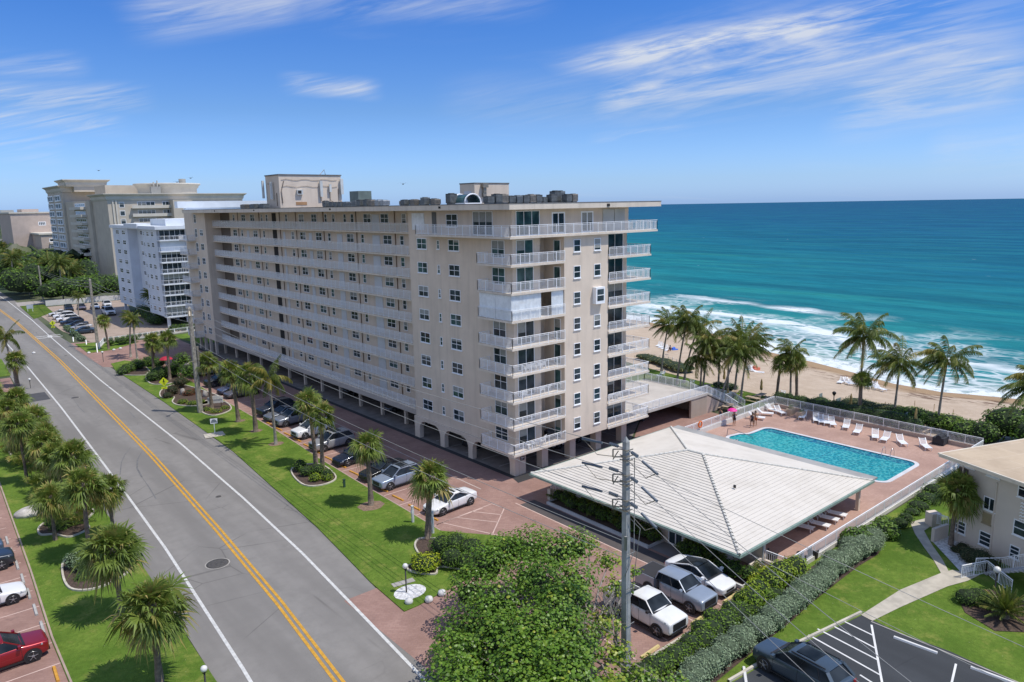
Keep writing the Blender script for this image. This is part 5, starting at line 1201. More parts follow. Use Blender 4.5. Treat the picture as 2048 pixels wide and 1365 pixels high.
def frond(mb, o, az_, el_, L_, rr, wind=(0, 0), tint=.5, n=24, wl=.62, bend=1.0):
    o = Vector(o); d = Vector((math.cos(el_)*math.cos(az_), math.cos(el_)*math.sin(az_), math.sin(el_))); wv = Vector((wind[0], wind[1], 0))
    pts = [o]; st_ = L_/n
    for i in range(n):
        d = (d+Vector((0, 0, -1))*(.035+.085*(i/n))*bend+wv*.055).normalized(); pts.append(pts[-1]+d*st_)
    for i in range(n):
        a, c = pts[i], pts[i+1]; t_ = (c-a).normalized(); s = t_.cross(Vector((0, 0, 1)))
        if s.length < .05: s = Vector((1, 0, 0))
        s.normalize(); mb.add([tuple(a-s*.035), tuple(a+s*.035), tuple(c+s*.03), tuple(c-s*.03)], [(0, 1, 2, 3)], 0, min(1, tint+.22))
        if i < 2: continue
        f = i/n; ll = wl*(math.sin(math.pi*min(1, .12+f*.86))**.55)*rr.uniform(.75, 1.15)
        for sg in (-1, 1):
            for hh in (0, .34, .67):
                p0 = a.lerp(c, hh); dirv_ = (s*sg*rr.uniform(.55, 1)+t_*.7+wv*.55+Vector((0, 0, -.45-.6*rr.random()))).normalized(); tip = p0+dirv_*ll+Vector((0, 0, -.3*ll))+wv*.15
                m1 = p0+dirv_*ll*.5; w_ = t_*.032
                mb.add([tuple(p0-w_*.5), tuple(p0+w_*.5), tuple(m1+w_), tuple(tip), tuple(m1-w_)], [(0, 1, 2, 3, 4)], 0, min(1, max(0, tint+rr.uniform(-.22, .22))))
def coco_mesh(seed, ht, lean, n=26, L_=3.5, wind=(-.9, .25), yel=.1, flare=.0):
    rr = random.Random(seed); c = MB(); top = Vector((lean[0], lean[1], ht))
    for i in range(n):
        f = (i+.5)/n; az_ = i*2.39996+rr.uniform(-.3, .3); el_ = R(lerp(80, -30, f**.95))+rr.uniform(-.2, .2)
        tn = lerp(.62, .25, f)+rr.uniform(-.15, .15)
        if rr.random() < yel or f > .93: tn = rr.uniform(.8, 1)
        frond(c, top, az_, el_, L_*rr.uniform(.85, 1.1), rr, wind, tn, 18, .8)
    b = MB(); P, Q = [], []
    for i in range(11):
        q = i/10; P.append((lean[0]*q**1.6, lean[1]*q**1.6, ht*q)); Q.append(.14+.10*(1-q)**6+.012*math.sin(i*1.9))
    b.tube(P, Q, 9); k = MB()
    for i in range(7): a = i*.9; k.lathe([(.001, -.14), (.1, -.08), (.13, 0), (.1, .09), (.001, .14)], (top.x+.25*math.cos(a), top.y+.25*math.sin(a), top.z-.3-.06*(i % 3)), 8)
    return c.mesh('crown', FROND2), b.mesh('trunk', BARKG), k.mesh('coconuts', mat('coconut', (.22, .17, .05), .7))
def tree_obj(name, meshes, loc, rz, s, label, cat, grp=None):
    o = thing(name, label, cat, loc, grp, rz or .001, True); o.scale = (s, s, s) if isinstance(s, (int, float)) else s
    for me in meshes: link(me.name.split('.')[0], me, o)
    return o

def leaf_cloud(mb, blobs, n, size, rr, shell=.35, tint=(.2, .75), shape=4, up=.45, zmin=None, zt=None):
    """n leaves through a union of ellipsoid blobs (cx,cy,cz,rx,ry,rz); lighter towards the outside and the top"""
    wts = [(q[3]*q[4]+q[3]*q[5]+q[4]*q[5]) for q in blobs]; tot = sum(wts); zlo = min(q[2]-q[5] for q in blobs); zhi = max(q[2]+q[5] for q in blobs)
    for _ in range(n):
        u = rr.random()*tot; k = 0
        while u > wts[k] and k < len(blobs)-1: u -= wts[k]; k += 1
        cx, cy, cz, rx, ry, rz = blobs[k]
        z = rr.uniform(-.55, 1); a = rr.uniform(0, 6.283); q = math.sqrt(max(0, 1-z*z)); rad = 1-shell*rr.random()**1.6
        nrm = Vector((q*math.cos(a), q*math.sin(a), z)); jit = 1+.16*noise.noise(Vector((cx+nrm.x*2.2, cy+nrm.y*2.2, nrm.z*2.2+cz)))
        p_ = Vector((cx+rx*nrm.x*rad*jit, cy+ry*nrm.y*rad*jit, cz+rz*nrm.z*rad*jit))
        if zmin is not None and p_.z < zmin: p_.z = zmin+rr.random()*.2
        d = (nrm*.8+Vector((rr.uniform(-1, 1), rr.uniform(-1, 1), rr.uniform(-.5, 1)))*.75+Vector((0, 0, up))).normalized()
        s = d.cross(Vector((rr.uniform(-1, 1), rr.uniform(-1, 1), rr.uniform(-1, 1)))).normalized(); t_ = d.cross(s); sz = size*rr.uniform(.6, 1.25)
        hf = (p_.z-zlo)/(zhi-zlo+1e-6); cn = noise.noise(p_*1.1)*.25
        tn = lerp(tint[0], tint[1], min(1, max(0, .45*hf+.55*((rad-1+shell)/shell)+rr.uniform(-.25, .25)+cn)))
        if shape == 4: pts = [p_-s*sz*.5, p_-t_*sz*.28+d*sz*.06, p_+s*sz*.5, p_+t_*sz*.28+d*sz*.06]
        else: pts = [p_+(s*math.cos(6.283*i/shape)+t_*math.sin(6.283*i/shape)*.9)*sz*.5+d*(sz*.07*(i % 2)) for i in range(shape)]
        mb.face(pts, 0, min(1, max(0.01, tn)))
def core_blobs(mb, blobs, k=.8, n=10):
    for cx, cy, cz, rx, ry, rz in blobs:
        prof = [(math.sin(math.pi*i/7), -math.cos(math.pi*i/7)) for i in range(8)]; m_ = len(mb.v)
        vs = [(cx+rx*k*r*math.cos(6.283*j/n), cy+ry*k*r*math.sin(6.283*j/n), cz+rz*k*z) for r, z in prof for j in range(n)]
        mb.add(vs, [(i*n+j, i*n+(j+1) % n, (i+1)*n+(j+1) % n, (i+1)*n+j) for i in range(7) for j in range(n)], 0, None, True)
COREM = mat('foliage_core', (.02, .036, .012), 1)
def bush(name, blobs, n, size, m_, label, cat='shrub', seed=1, core=.78, shape=4, tint=(.15, .8), grp=None, z0=.06, stem=True, cm=None):
    x = sum(q[0] for q in blobs)/len(blobs); y = sum(q[1] for q in blobs)/len(blobs)
    o = thing(name, label, cat, (x, y, z0), grp); rr = random.Random(seed); c = MB(); leaf_cloud(c, blobs, n, size, rr, .4, tint, shape, zmin=z0+.02); c.build('foliage', m_, o)
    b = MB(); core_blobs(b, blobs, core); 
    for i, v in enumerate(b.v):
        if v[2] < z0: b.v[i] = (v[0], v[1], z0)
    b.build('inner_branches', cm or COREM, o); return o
def along(pts, step, rx, rz, z, rr, jit=.2):
    o = []
    for (a, b_), (c, d) in zip(pts, pts[1:]):
        l = math.hypot(c-a, d-b_); k = max(1, int(l/step))
        for i in range(k): q = (i+.5)/k; s = rr.uniform(1-jit, 1+jit); o.append((lerp(a, c, q)+rr.uniform(-.2, .2)*rx, lerp(b_, d, q)+rr.uniform(-.2, .2)*rx, z+rr.uniform(-.08, .08), rx*s, rx*s, rz*rr.uniform(.88, 1.15)))
    return o

# ------------------------------------------------------------------ sabal palms along both lawns
SB = [sabal_mesh(3, 40, .98, .85, 5.6, .12, lean=(.3, .1)), sabal_mesh(4, 46, 1.0, .9, 6.0, .22, lean=(-.35, .15)), sabal_mesh(5, 38, .95, .85, 5.6, .1, lean=(.1, -.35)), sabal_mesh(6, 58, 1.15, 1.1, 4.9, .3, lean=(.1, .1)), sabal_mesh(8, 60, 1.15, 1.15, 4.9, .26, lean=(-.2, .0))]
def sab(v, x, y, h, lb, rz=0, cs=1.0, nm='sabal_palm', grp=None):
    base = SB[v]; ht = (5.6, 6.0, 5.6, 4.9, 4.9)[v]; s = cs*(1.2 if v > 2 else 1.25)
    o = thing(nm, lb, 'palm tree', (x, y, .05), grp, rz or .001, True)
    # crown keeps its own scale, the trunk is stretched to the palm's height
    c = link('crown', base[0], o); kz = random.Random(int(x*91+y*37)); c.scale = (s*kz.uniform(.92, 1.08), s*kz.uniform(.92, 1.08), s*.94); ln = {0: (.3, .1), 1: (-.35, .15), 2: (.1, -.35), 3: (.1, .1), 4: (-.2, 0)}[v]
    c.location = (0, 0, h-ht*s*.94); t_ = link('trunk', base[1], o); t_.scale = (s if v < 3 else s*.85, s if v < 3 else s*.85, (h+.1)/ht); return o
E_ = [(0, -13.8, 4.9, 6.0, 'sabal palm leaning in the lawn left of the light blue wagon', 60, 1.02), (1, -13.8, -4.7, 5.6, 'sabal palm in front of the white sedan beside the hatched bay', 200, 1.08),
      (2, -12.8, 17.1, 6.4, 'nearer of the two sabal palms rising from the round bed', 10, .95), (0, -12.6, 19.1, 7.4, 'farther of the two sabal palms rising from the round bed', 130, .95),
      (2, -12.8, 35.7, 7.8, 'sabal palm left of the coconut palm in the long row', 300, 1.12), (1, -12.8, 41.7, 7.2, 'sabal palm right above the entrance sign', 20, 1.05),
      (1, -13.3, 50.6, 7.2, 'sabal palm standing directly right of the wooden pole', 90, .95), (0, -12.0, 75, 7.1, 'sabal palm with a slim trunk beyond the red umbrella', 30, .95), (2, -10.5, 90.2, 2.9+1.2, 'short sabal palm behind the dense dark shrubs', 90, .95),
      (1, -13.0, 113.5, 6.2, 'sabal palm at the corner of the white fence by the driveway', 0, .85), (2, -11.9, 85, 5.6, 'sabal palm above the left end of the trimmed shrubs', 0, .95)]
for v, x, y, h, lb, rz, s in E_: sab(v, x, y, h, lb, R(rz), s)
W_ = [(3, -36.75, -10.0, 5.0, 'largest sabal palm at the bottom, standing alone beside the globe lamp', 0, 1.08), (4, -36.5, .2, 5.1, 'sabal palm over the curved bed with the silver shrub', 40, 1.0), (3, -33.9, 14.2, 4.6, 'sabal palm nearest the road edge beyond the curved bed', 100, .82),
      (4, -36.4, 11.0, 6.4, 'brown tinged sabal palm with a leaning trunk in the winding bed', 190, .92), (3, -37.9, 17, 4.0, 'sabal palm with silvery leaves behind the white boulder', 250, .8), (4, -34.6, 24.5, 5.2, 'dark sabal palm at the middle of the road-side clump', 20, .92), (4, -35.6, 27.5, 4.6, 'low sabal palm tucked behind the dark clump', 320, .85),
      (3, -35.8, 33.5, 4.4, 'bright green sabal palm above the half-round mulch bed', 80, .95), (3, -34.9, 39.0, 4.0, 'sabal palm above the bright one in the left clump', 140, .85), (4, -36.6, 42.5, 3.8, 'bushy sabal palm in the upper left clump', 10, .9), (3, -34.6, 50, 3.6, 'sabal palm leaning over the road edge near the upper manhole', 220, .85),
      (4, -37.6, 35, 6.6, 'tall sabal palm with a thin brown crown at the left edge', 60, .78), (3, -36.4, 57, 3.6, 'low sabal palm below the tall coconut palm', 100, .85), (4, -34.8, 62, 3.8, 'sabal palm at the top end of the left clump', 30, .85), (2, -31.9, 88.5, 4.6, 'small sabal palm paired with the coconut palm at the left edge', 0, 1.1), (0, -37.5, 66, 4.4, 'sabal palm half cut by the left edge below the driveway', 0, .9)]
for v, x, y, h, lb, rz, s in W_: sab(v, x, y, h, lb, R(rz), s)
sab(4, *G(1901, 1092), 4.9, 'large sabal palm in the shell bed against the cream block', R(70), .92)
# coconut palms
CC = [coco_mesh(1, 10, (.9, -.2)), coco_mesh(2, 10, (-.7, .5), 25, 3.5, (-.8, .4), .2), coco_mesh(3, 10, (1.7, .6), 26, 3.6, (-1.0, .1), .15), coco_mesh(4, 8, (.4, .2), 18, 3.0, (.35, -.3), .35), coco_mesh(5, 10, (.2, 1.2), 25, 3.4, (-.6, .2), .1)]
def coco(v, x, y, h, lb, rz=0, s=1.0, z=0, sl=None):
    me = CC[v]; base_h = 8 if v == 3 else 10; o = thing('coconut_palm', lb, 'palm tree', (x, y, z), None, rz or .001, True); k = h/base_h
    ln = {0: (.9, -.2), 1: (-.7, .5), 2: (1.7, .6), 3: (.4, .2), 4: (.2, 1.2)}[v]
    c = link('crown', me[0], o); c.scale = (s, s, s); c.location = (ln[0]*(1-s), ln[1]*(1-s), h-base_h*s)
    t_ = link('trunk', me[1], o); t_.scale = (1, 1, k); n_ = link('coconuts', me[2], o); n_.location = (0, 0, h-base_h); return o
coco(3, -13.0, 29.0, 8.4, 'yellowing coconut palm with drooping fronds in the long row', R(190), 1.0)
coco(4, -11.5, 97.5, 7.6, 'left of the two slim coconut palms by the driveway', R(0), .62); coco(0, -11.7, 101.5, 7.7, 'right of the two slim coconut palms by the driveway', R(40), .62)
coco(1, -32.0, 89.3, 8.3, 'coconut palm at the left edge leaning over the road', R(0), .95)
def coco_to(v, base, crown, lb, s=1.2, z=-.15, off=0.0, rz=0.0):
    """a palm whose foot stands at one surveyed point and whose leaning trunk carries the crown to another"""
    x, y = G(*base, z); s = s*.94; me = CC[v]; bh = 8 if v == 3 else 10; ln = {0: (.9, -.2), 1: (-.7, .5), 2: (1.7, .6), 3: (.4, .2), 4: (.2, 1.2)}[v]
    # crown lies in the plane through the foot facing the sea road; off pushes it along the beach
    d = AF+AR*(crown[0]-1024)/F-AU*(crown[1]-682.5)/F; nn = Vector((AF.x, AF.y, 0)).normalized(); k = ((Vector((x, y, 0))+nn*off)-CAM).dot(nn)/d.dot(nn); top = CAM+d*k
    o = thing('coconut_palm', lb, 'palm tree', (x, y, z), None, .001, True); T_ = top-Vector((x, y, z)); h = T_.z
    b = MB(); P, Q = [], []
    for i in range(13):
        q = i/12; w_ = q**1.5 if abs(T_.x)+abs(T_.y) > .6 else q; P.append((T_.x*w_, T_.y*w_, h*q)); Q.append(.13+.13*(1-q)**6+.012*math.sin(i*1.9))
    link('trunk', b.mesh('trunk', BARKG) if b.tube(P, Q, 9) else b.mesh('trunk', BARKG), o)
    M_ = Matrix.Rotation(rz, 4, 'Z'); c = link('crown', me[0], o); c.scale = (s, s, s); c.rotation_euler = (0, 0, rz); c.location = T_-M_ @ (Vector((ln[0], ln[1], bh))*s)
    n_ = link('coconuts', me[2], o); n_.location = T_-Vector((ln[0], ln[1], bh)); return o
coco_to(0, (1716, 837), (1728, 672), 'tallest coconut palm between pool and sea', 1.38, rz=.3); coco_to(1, (1787, 837), (1800, 728), 'coconut palm just right of the tallest one', 1.25, rz=.6); coco_to(2, (1874, 859), (1894, 722), 'windswept coconut palm standing farthest right above the pool', 1.22)
for v, bs, cr, lb, s_, rz in [(4, (1323, 745), (1337, 650), 'coconut palm farthest left behind the balconies', 1.05, 0), (0, (1354, 771), (1374, 644), 'high coconut palm in the left beach group', 1.2, .5), (1, (1368, 768), (1396, 656), 'coconut palm right behind the left beach group', 1.15, 0),
                              (4, (1400, 791), (1404, 714), 'short dark coconut palm over the lawn tables', 1.1, 2), (2, (1436, 782), (1440, 706), 'coconut palm in the middle of the beach group', 1.05, 3), (0, (1439, 817), (1475, 706), 'leaning coconut palm next to the stairs', 1.15, 1), (1, (1481, 808), (1497, 690), 'coconut palm with a straight trunk behind the stairs', 1.2, 3.4), (4, (1469, 791), (1483, 680), 'coconut palm over the picnic tables', 1.15, 4.4),
                              (2, (1405, 793), (1418, 684), 'thin coconut palm close behind the short dark one', 1.0, .8), (1, (1455, 787), (1458, 690), 'coconut palm between the leaning and the straight ones', 1.0, 1.9), (0, (1581, 800), (1582, 705), 'slim coconut palm between the two sabal palms at the hedge end', .9, .2)]: coco_to(v, bs, cr, lb, s_, rz=rz)
sab(2, *G(1553, 800), 5.6, 'sabal palm on the beach edge left of the hedge', R(0), .85); sab(0, *G(1593, 802), 5.7, 'rightmost sabal palm of the three at the hedge end', R(100), .92); sab(0, *G(1719, 837), 5.3, 'sabal palm at the foot of the tallest coconut palm', R(10), .78)
coco_to(2, (2085, 960), (2078, 775), 'coconut palm frond tips entering at the right edge', 1.2)
coco(0, -8.5, 168, 6.2, 'brownish small palm by the far lot entrance', R(50), .6); coco(1, 6.0, 150.0, 6.5, 'ragged coconut palm against the white tower', R(0), .8)

# ------------------------------------------------------------------ big sea grape tree
T0 = Vector((-17.4, -26.6, 0)); rr = random.Random(21)
TR = thing('sea_grape_tree', 'large sea grape tree with round leaves in front of the concrete pole', 'tree', tuple(T0))
b = MB(); tips = []
def limb(a, d, l, r, lev):
    d = d.normalized(); pts = [a]; rad = [r]; k = 4
    for i in range(k): d = (d+Vector((rr.uniform(-.25, .25), rr.uniform(-.25, .25), rr.uniform(-.05, .2)))).normalized(); pts.append(pts[-1]+d*l/k); rad.append(r*(1-.5*(i+1)/k))
    b.tube(pts, rad, 7 if lev < 2 else 5)
    if lev < 3:
        for i in range(4 if lev < 2 else 3): limb(pts[rr.choice((2, 3, 4))], (d+Vector((rr.uniform(-1, 1), rr.uniform(-1, 1), rr.uniform(-.2, .6)))*.9), l*.66, rad[-1]*.8, lev+1)
    else: tips.append(pts[-1])
for i in range(7): a = i*.9; limb(T0+Vector((.3*math.cos(a), .3*math.sin(a), 0)), Vector((math.cos(a)*.75, math.sin(a)*.75, .9)), 3.0, .17, 0)
tk = b.build('trunk', BARKG, TR)
# crown: lobes over the tree's footprint, dense to the west, thin with bare twigs to the east
blobs = []
def lobe(px, py, z, r, rz_): x, y = G(px, py, z); blobs.append((x, y, z-rz_*.5, r, r, rz_))
for px, py, z, r in [(975, 1110, 4.0, 1.6), (1010, 1085, 4.4, 1.4), (1060, 1075, 4.6, 1.6), (1110, 1085, 4.7, 1.6), (1150, 1075, 4.6, 1.3), (1060, 1130, 4.9, 1.6), (1150, 1140, 4.9, 1.4), (1130, 1190, 5.2, 1.5), (980, 1225, 4.4, 1.6), (1060, 1250, 5.3, 1.6), (1060, 1290, 5.2, 1.6), (1150, 1260, 5.2, 1.4), (910, 1290, 2.8, 1.4), (1140, 1350, 5.0, 1.5), (1050, 1375, 4.8, 1.6), (940, 1160, 3.6, 1.5), (1000, 1180, 4.8, 1.7), (1090, 1150, 5.2, 1.7), (930, 1240, 3.2, 1.7), (1010, 1260, 4.8, 1.8), (1100, 1230, 5.4, 1.7), (960, 1310, 3.6, 1.6), (1040, 1320, 5.0, 1.6), (1120, 1310, 5.4, 1.6), (1160, 1290, 4.6, 1.0), (1150, 1180, 4.6, 1.0), (930, 1320, 2.4, 1.3), (1000, 1365, 4.0, 1.5), (1090, 1380, 4.8, 1.5), (1160, 1372, 4.2, 1.0), (915, 1290, 4.4, 1.3), (905, 1345, 4.6, 1.5), (915, 1400, 4.8, 1.8), (890, 1450, 4.6, 1.9), (960, 1440, 4.8, 1.9), (850, 1500, 4.6, 1.9), (930, 1510, 4.6, 1.9)]: lobe(px, py, z, r, r*.75)
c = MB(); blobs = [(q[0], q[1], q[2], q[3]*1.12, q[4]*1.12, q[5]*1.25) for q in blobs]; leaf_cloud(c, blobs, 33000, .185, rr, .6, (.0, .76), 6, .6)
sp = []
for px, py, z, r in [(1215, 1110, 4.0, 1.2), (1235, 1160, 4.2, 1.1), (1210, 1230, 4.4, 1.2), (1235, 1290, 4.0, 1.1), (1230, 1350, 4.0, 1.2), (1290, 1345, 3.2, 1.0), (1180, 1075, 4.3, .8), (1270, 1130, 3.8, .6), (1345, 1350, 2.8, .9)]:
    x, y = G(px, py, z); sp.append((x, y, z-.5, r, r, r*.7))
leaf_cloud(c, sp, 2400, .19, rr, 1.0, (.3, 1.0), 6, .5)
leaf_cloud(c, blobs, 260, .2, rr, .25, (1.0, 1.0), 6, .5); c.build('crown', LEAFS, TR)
b = MB()
for q in sp+blobs[:]:
    for _ in range(16 if q in sp else 5):
        a = Vector((q[0], q[1], q[2]-q[5]*.6)); p1 = a+Vector((rr.uniform(-1, 1)*q[3], rr.uniform(-1, 1)*q[4], rr.uniform(.2, 1.3)*q[5])); m1 = a.lerp(p1, .5)+Vector((rr.uniform(-.2, .2), rr.uniform(-.2, .2), rr.uniform(-.1, .25)))
        b.tube([a, m1, p1], [.035, .022, .008], 4, 0, False)
    b.tube([T0+Vector((0, 0, 1.6)), T0.lerp(Vector(q[:3]), .6)+Vector((0, 0, 1.0)), Vector((q[0], q[1], q[2]-q[5]*.5))], [.11, .07, .04], 5, 0, False)
b.build('twigs', mat('grey_twig', (.27, .24, .21), .9, .2, 5), TR)
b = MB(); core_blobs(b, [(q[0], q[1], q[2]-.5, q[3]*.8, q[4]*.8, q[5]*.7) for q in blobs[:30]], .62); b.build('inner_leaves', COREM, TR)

# ------------------------------------------------------------------ hedges, shrubs and beds
rr = random.Random(5)
def ring_bed(pts, label, z=.06):
    P = [G(*q, z) if abs(q[0]) > 60 or q[1] > 200 else q for q in pts]
    # smooth closed outline
    Q = []; n = len(P)
    for i in range(n):
        p0, p1, p2, p3 = P[i-1], P[i], P[(i+1) % n], P[(i+2) % n]
        for k in range(5):
            t_ = k/5; Q.append(tuple(.5*((2*p1[j])+(-p0[j]+p2[j])*t_+(2*p0[j]-5*p1[j]+4*p2[j]-p3[j])*t_*t_+(-p0[j]+3*p1[j]-3*p2[j]+p3[j])*t_**3) for j in (0, 1)))
    sheet('planting_bed', Q, z+.035, MULCH); k = kerb(Q, 'bed_edging', z, .13, .15, closed=True); tag(k, label, 'edging'); return Q
ring_bed([(585, 950), (590, 935), (640, 930), (672, 955), (650, 970), (610, 972)], 'pale curved edging around the bed of the twin sabal palms')
ring_bed([(830, 1092), (845, 1078), (900, 1085), (960, 1120), (940, 1140), (880, 1135), (870, 1150), (825, 1145), (815, 1135), (840, 1120)], 'pale winding edging around the bed of the yellow shrub')
ring_bed([(400, 812), (415, 802), (450, 805), (462, 820), (430, 832), (405, 826)], 'pale oval edging under the entrance sign')
ring_bed([(322, 795), (325, 780), (360, 770), (430, 790), (440, 802), (400, 812), (360, 812), (345, 805), (348, 795)], 'pale winding edging around the bed of the wooden pole')
ring_bed([(293, 760), (300, 745), (355, 752), (350, 765), (310, 770)], 'pale edging in front of the round dark shrub')
ring_bed([(245, 750), (250, 738), (290, 735), (296, 750)], 'straight pale edging in front of the long dark shrub')
ring_bed([(80, 1070), (85, 1050), (150, 1020), (188, 1022), (170, 1045), (178, 1058), (140, 1075), (110, 1070)], 'winding pale edging of the bed at the leaning palm')
ring_bed([(125, 1145), (135, 1120), (200, 1110), (258, 1135), (235, 1160), (185, 1180), (140, 1178)], 'pale edging of the bed with the silver shrub')
ring_bed([(18, 905), (25, 880), (70, 875), (100, 890), (75, 910), (40, 918)], 'half-round pale edging of the dark mulch bed on the left')
for px, py, r in ((742, 1012, 1.25), (552, 888, .9), (512, 862, .8), (480, 842, .7)):
    x, y = G(px, py, .07); o = sheet('mulch_ring', [(x+r*math.cos(a*.42)*(1+.12*math.sin(a*2.3)), y+r*.9*math.sin(a*.42)) for a in range(15)], .078, mat('dry_mulch', (.22, .15, .105), .95, .3, 6, .6, 18))
def gb(px, py, z, rx, rz_, ry=None): x, y = G(px, py, z*.5); return (x, y, z-rz_, rx, ry or rx, rz_)
bush('yellow_shrub', [gb(848, 1128, 1.35, 1.0, .7), gb(860, 1122, 1.3, .9, .65), gb(838, 1120, 1.2, .8, .6)], 1500, .17, LEAFY, 'round bright yellow green shrub beside the winding bed', seed=3, tint=(.35, 1))
bush('shrub', [gb(885, 1090, 1.9, 1.2, 1.0), gb(912, 1088, 2.1, 1.3, 1.1), gb(945, 1098, 2.0, 1.3, 1.0), gb(905, 1115, 1.7, 1.1, .9), gb(940, 1125, 1.9, 1.1, 1.0)], 3600, .16, LEAF, 'tall dense green shrub behind the yellow one', seed=4, tint=(.2, .95))
bush('shrub', [gb(612, 942, 1.2, .8, .6), gb(635, 938, 1.3, .9, .65), gb(655, 948, 1.2, .7, .6), gb(600, 930, 1.5, .8, .8)], 1500, .15, LEAF, 'green shrub around the twin palm trunks', seed=6, tint=(.2, .95))
bush('yellow_shrub', [gb(630, 955, .9, .7, .45), gb(655, 955, .8, .6, .4)], 600, .14, LEAFY, 'low yellow green shrub at the front of the twin palm bed', seed=7, tint=(.2, .8))
bush('shrub', [gb(255, 735, 1.6, 1.5, .9), gb(275, 728, 1.9, 1.6, 1.0), gb(300, 722, 2.0, 1.6, 1.0), gb(245, 742, 1.4, 1.2, .8), gb(318, 726, 1.8, 1.3, .9)], 2600, .24, LEAF, 'long dark trimmed shrub left of the round one', seed=8, tint=(.1, .9))
bush('shrub', [gb(318, 745, 2.3, 1.8, 1.2), gb(340, 742, 2.2, 1.6, 1.2), gb(305, 752, 1.8, 1.3, 1.0)], 2200, .22, LEAF, 'round dark green shrub behind the pedestrian sign', seed=9, tint=(.05, .75))
bush('shrub', [gb(345, 780, 1.5, 1.1, .8), gb(360, 765, 1.9, 1.3, .9), gb(335, 790, 1.0, .9, .6)], 1400, .2, leafmat('maroon_leaf', (.015, .012, .008), (.06, .04, .02), (.12, .05, .03)), 'dark maroon shrub in the wooden pole bed', seed=10)
bush('red_shrub', [gb(378, 785, 1.0, 1.0, .6), gb(392, 782, .9, .8, .5)], 900, .17, LEAFR, 'reddish shrub left of the wooden pole', seed=11, tint=(.4, 1))
bush('low_hedge', [gb(365, 803, .75, .8, .4), gb(385, 806, .7, .9, .4), gb(402, 803, .7, .6, .35)], 1000, .13, LEAFY, 'low clipped hedge at the front of the wooden pole bed', 'hedge', seed=12, tint=(.15, .75))
bush('low_hedge', [gb(415, 818, .55, .8, .35), gb(432, 822, .5, .9, .3), gb(450, 815, .5, .7, .3)], 900, .12, LEAFY, 'low yellowish planting around the entrance sign', 'hedge', seed=13, tint=(.3, .95))
bush('shrub', [gb(375, 745, 3.4, 1.6, 1.6), gb(365, 730, 4.4, 1.5, 1.4), gb(392, 740, 3.0, 1.4, 1.2), gb(350, 738, 2.6, 1.3, 1.2)], 1700, .34, LEAF, 'feathery tall shrub cluster left of the wooden pole', seed=14, core=.5, tint=(.1, .9))
bush('silver_shrub', [gb(150, 1120, 1.4, .9, .7), gb(165, 1128, 1.2, .8, .6)], 1300, .13, LEAFG, 'silver green shrub in the curved bed under a palm', seed=15, tint=(.2, .9))
bush('ground_plants', [gb(170, 1150, .5, .9, .3), gb(205, 1150, .5, .9, .3), gb(225, 1140, .5, .8, .3)], 700, .14, LEAF, 'low dark plants at the front of the silver shrub bed', 'plants', seed=16)
bush('ground_plants', [gb(120, 1050, .8, 1.0, .5), gb(150, 1040, .7, 1.0, .4), gb(105, 1042, .8, .8, .5), gb(130, 1020, 1.0, 1.0, .6)], 1400, .15, LEAF, 'low green plants in the winding bed', 'plants', seed=17)
bush('ground_plants', [gb(45, 895, .9, 1.1, .5), gb(75, 890, 1.1, 1.2, .6), gb(95, 880, 1.2, 1.1, .7)], 1200, .18, LEAF, 'dark low plants in the half-round bed on the left', 'plants', seed=18)
for i, (y0, lb) in enumerate(((21, 'saw palmetto filling under the road-side palms, nearest part'), (28, 'saw palmetto filling between the palms, second part'), (38, 'saw palmetto filling, third part from the camera'), (47, 'saw palmetto filling under the bushy palm'), (56, 'saw palmetto filling at the far end of the clump'))):
    o = thing('palmetto_clump', lb, 'plants', (-36, y0, .06)); c = MB(); r2 = random.Random(40+i)
    for k in range(18):
        ox, oy = r2.uniform(-37.6, -34.2), y0+r2.uniform(-3, 4)
        for q in range(8): a = r2.uniform(0, 6.28); e_ = R(r2.uniform(25, 80)); fan_leaf(c, (ox, oy, .5), (math.cos(a)*math.cos(e_), math.sin(a)*math.cos(e_), math.sin(e_)), .85, r2, 1.25, 13, r2.uniform(.25, .8) if r2.random() > .2 else .95, .3)
    c.build('fronds', FROND, o)
# clubhouse planting
for i, (y0, y1, lb) in enumerate(((-12.4, -6.6, 'shrubs in the left half of the clubhouse planter'), (-18.2, -12.6, 'shrubs between the planter middle and the clubhouse door'), (-27.0, -21.4, 'shrubs in the planter right of the clubhouse door'))):
    bl = [(-.35+rr.uniform(-.2, .25), lerp(y0, y1, q/5), .75, .7, .75, rr.uniform(.5, .85)) for q in range(6)]
    o = bush('shrub', bl, 1700, .2, LEAF, lb, seed=30+i, z0=.14, tint=(.05, .7))
    c = MB(); r2 = random.Random(60+i)
    for k in range(14):
        oy = lerp(y0, y1, r2.random()); [frond(c, (-.2+r2.uniform(-.4, .4), oy, .3), r2.uniform(0, 6.28), R(r2.uniform(40, 80)), 1.5, r2, (0, 0), r2.uniform(.2, .7), 7, .4, 1.6) for _ in range(2)]
    c.build('fronds', FROND2, o)
LEAFB = leafmat('bright_hedge_leaf', (.02, .055, .006), (.15, .27, .014), (.33, .42, .03))
sheet('soil_strip', [(-17, -32.5), (-13, -32.25), (-10, -32.1), (-6, -31.95), (-3, -31.85), (0, -31.6), (4, -31.45), (8, -31.35), (11, -31.5), (13.4, -31.0), (12, -29), (-17, -29)], .075, MULCH)
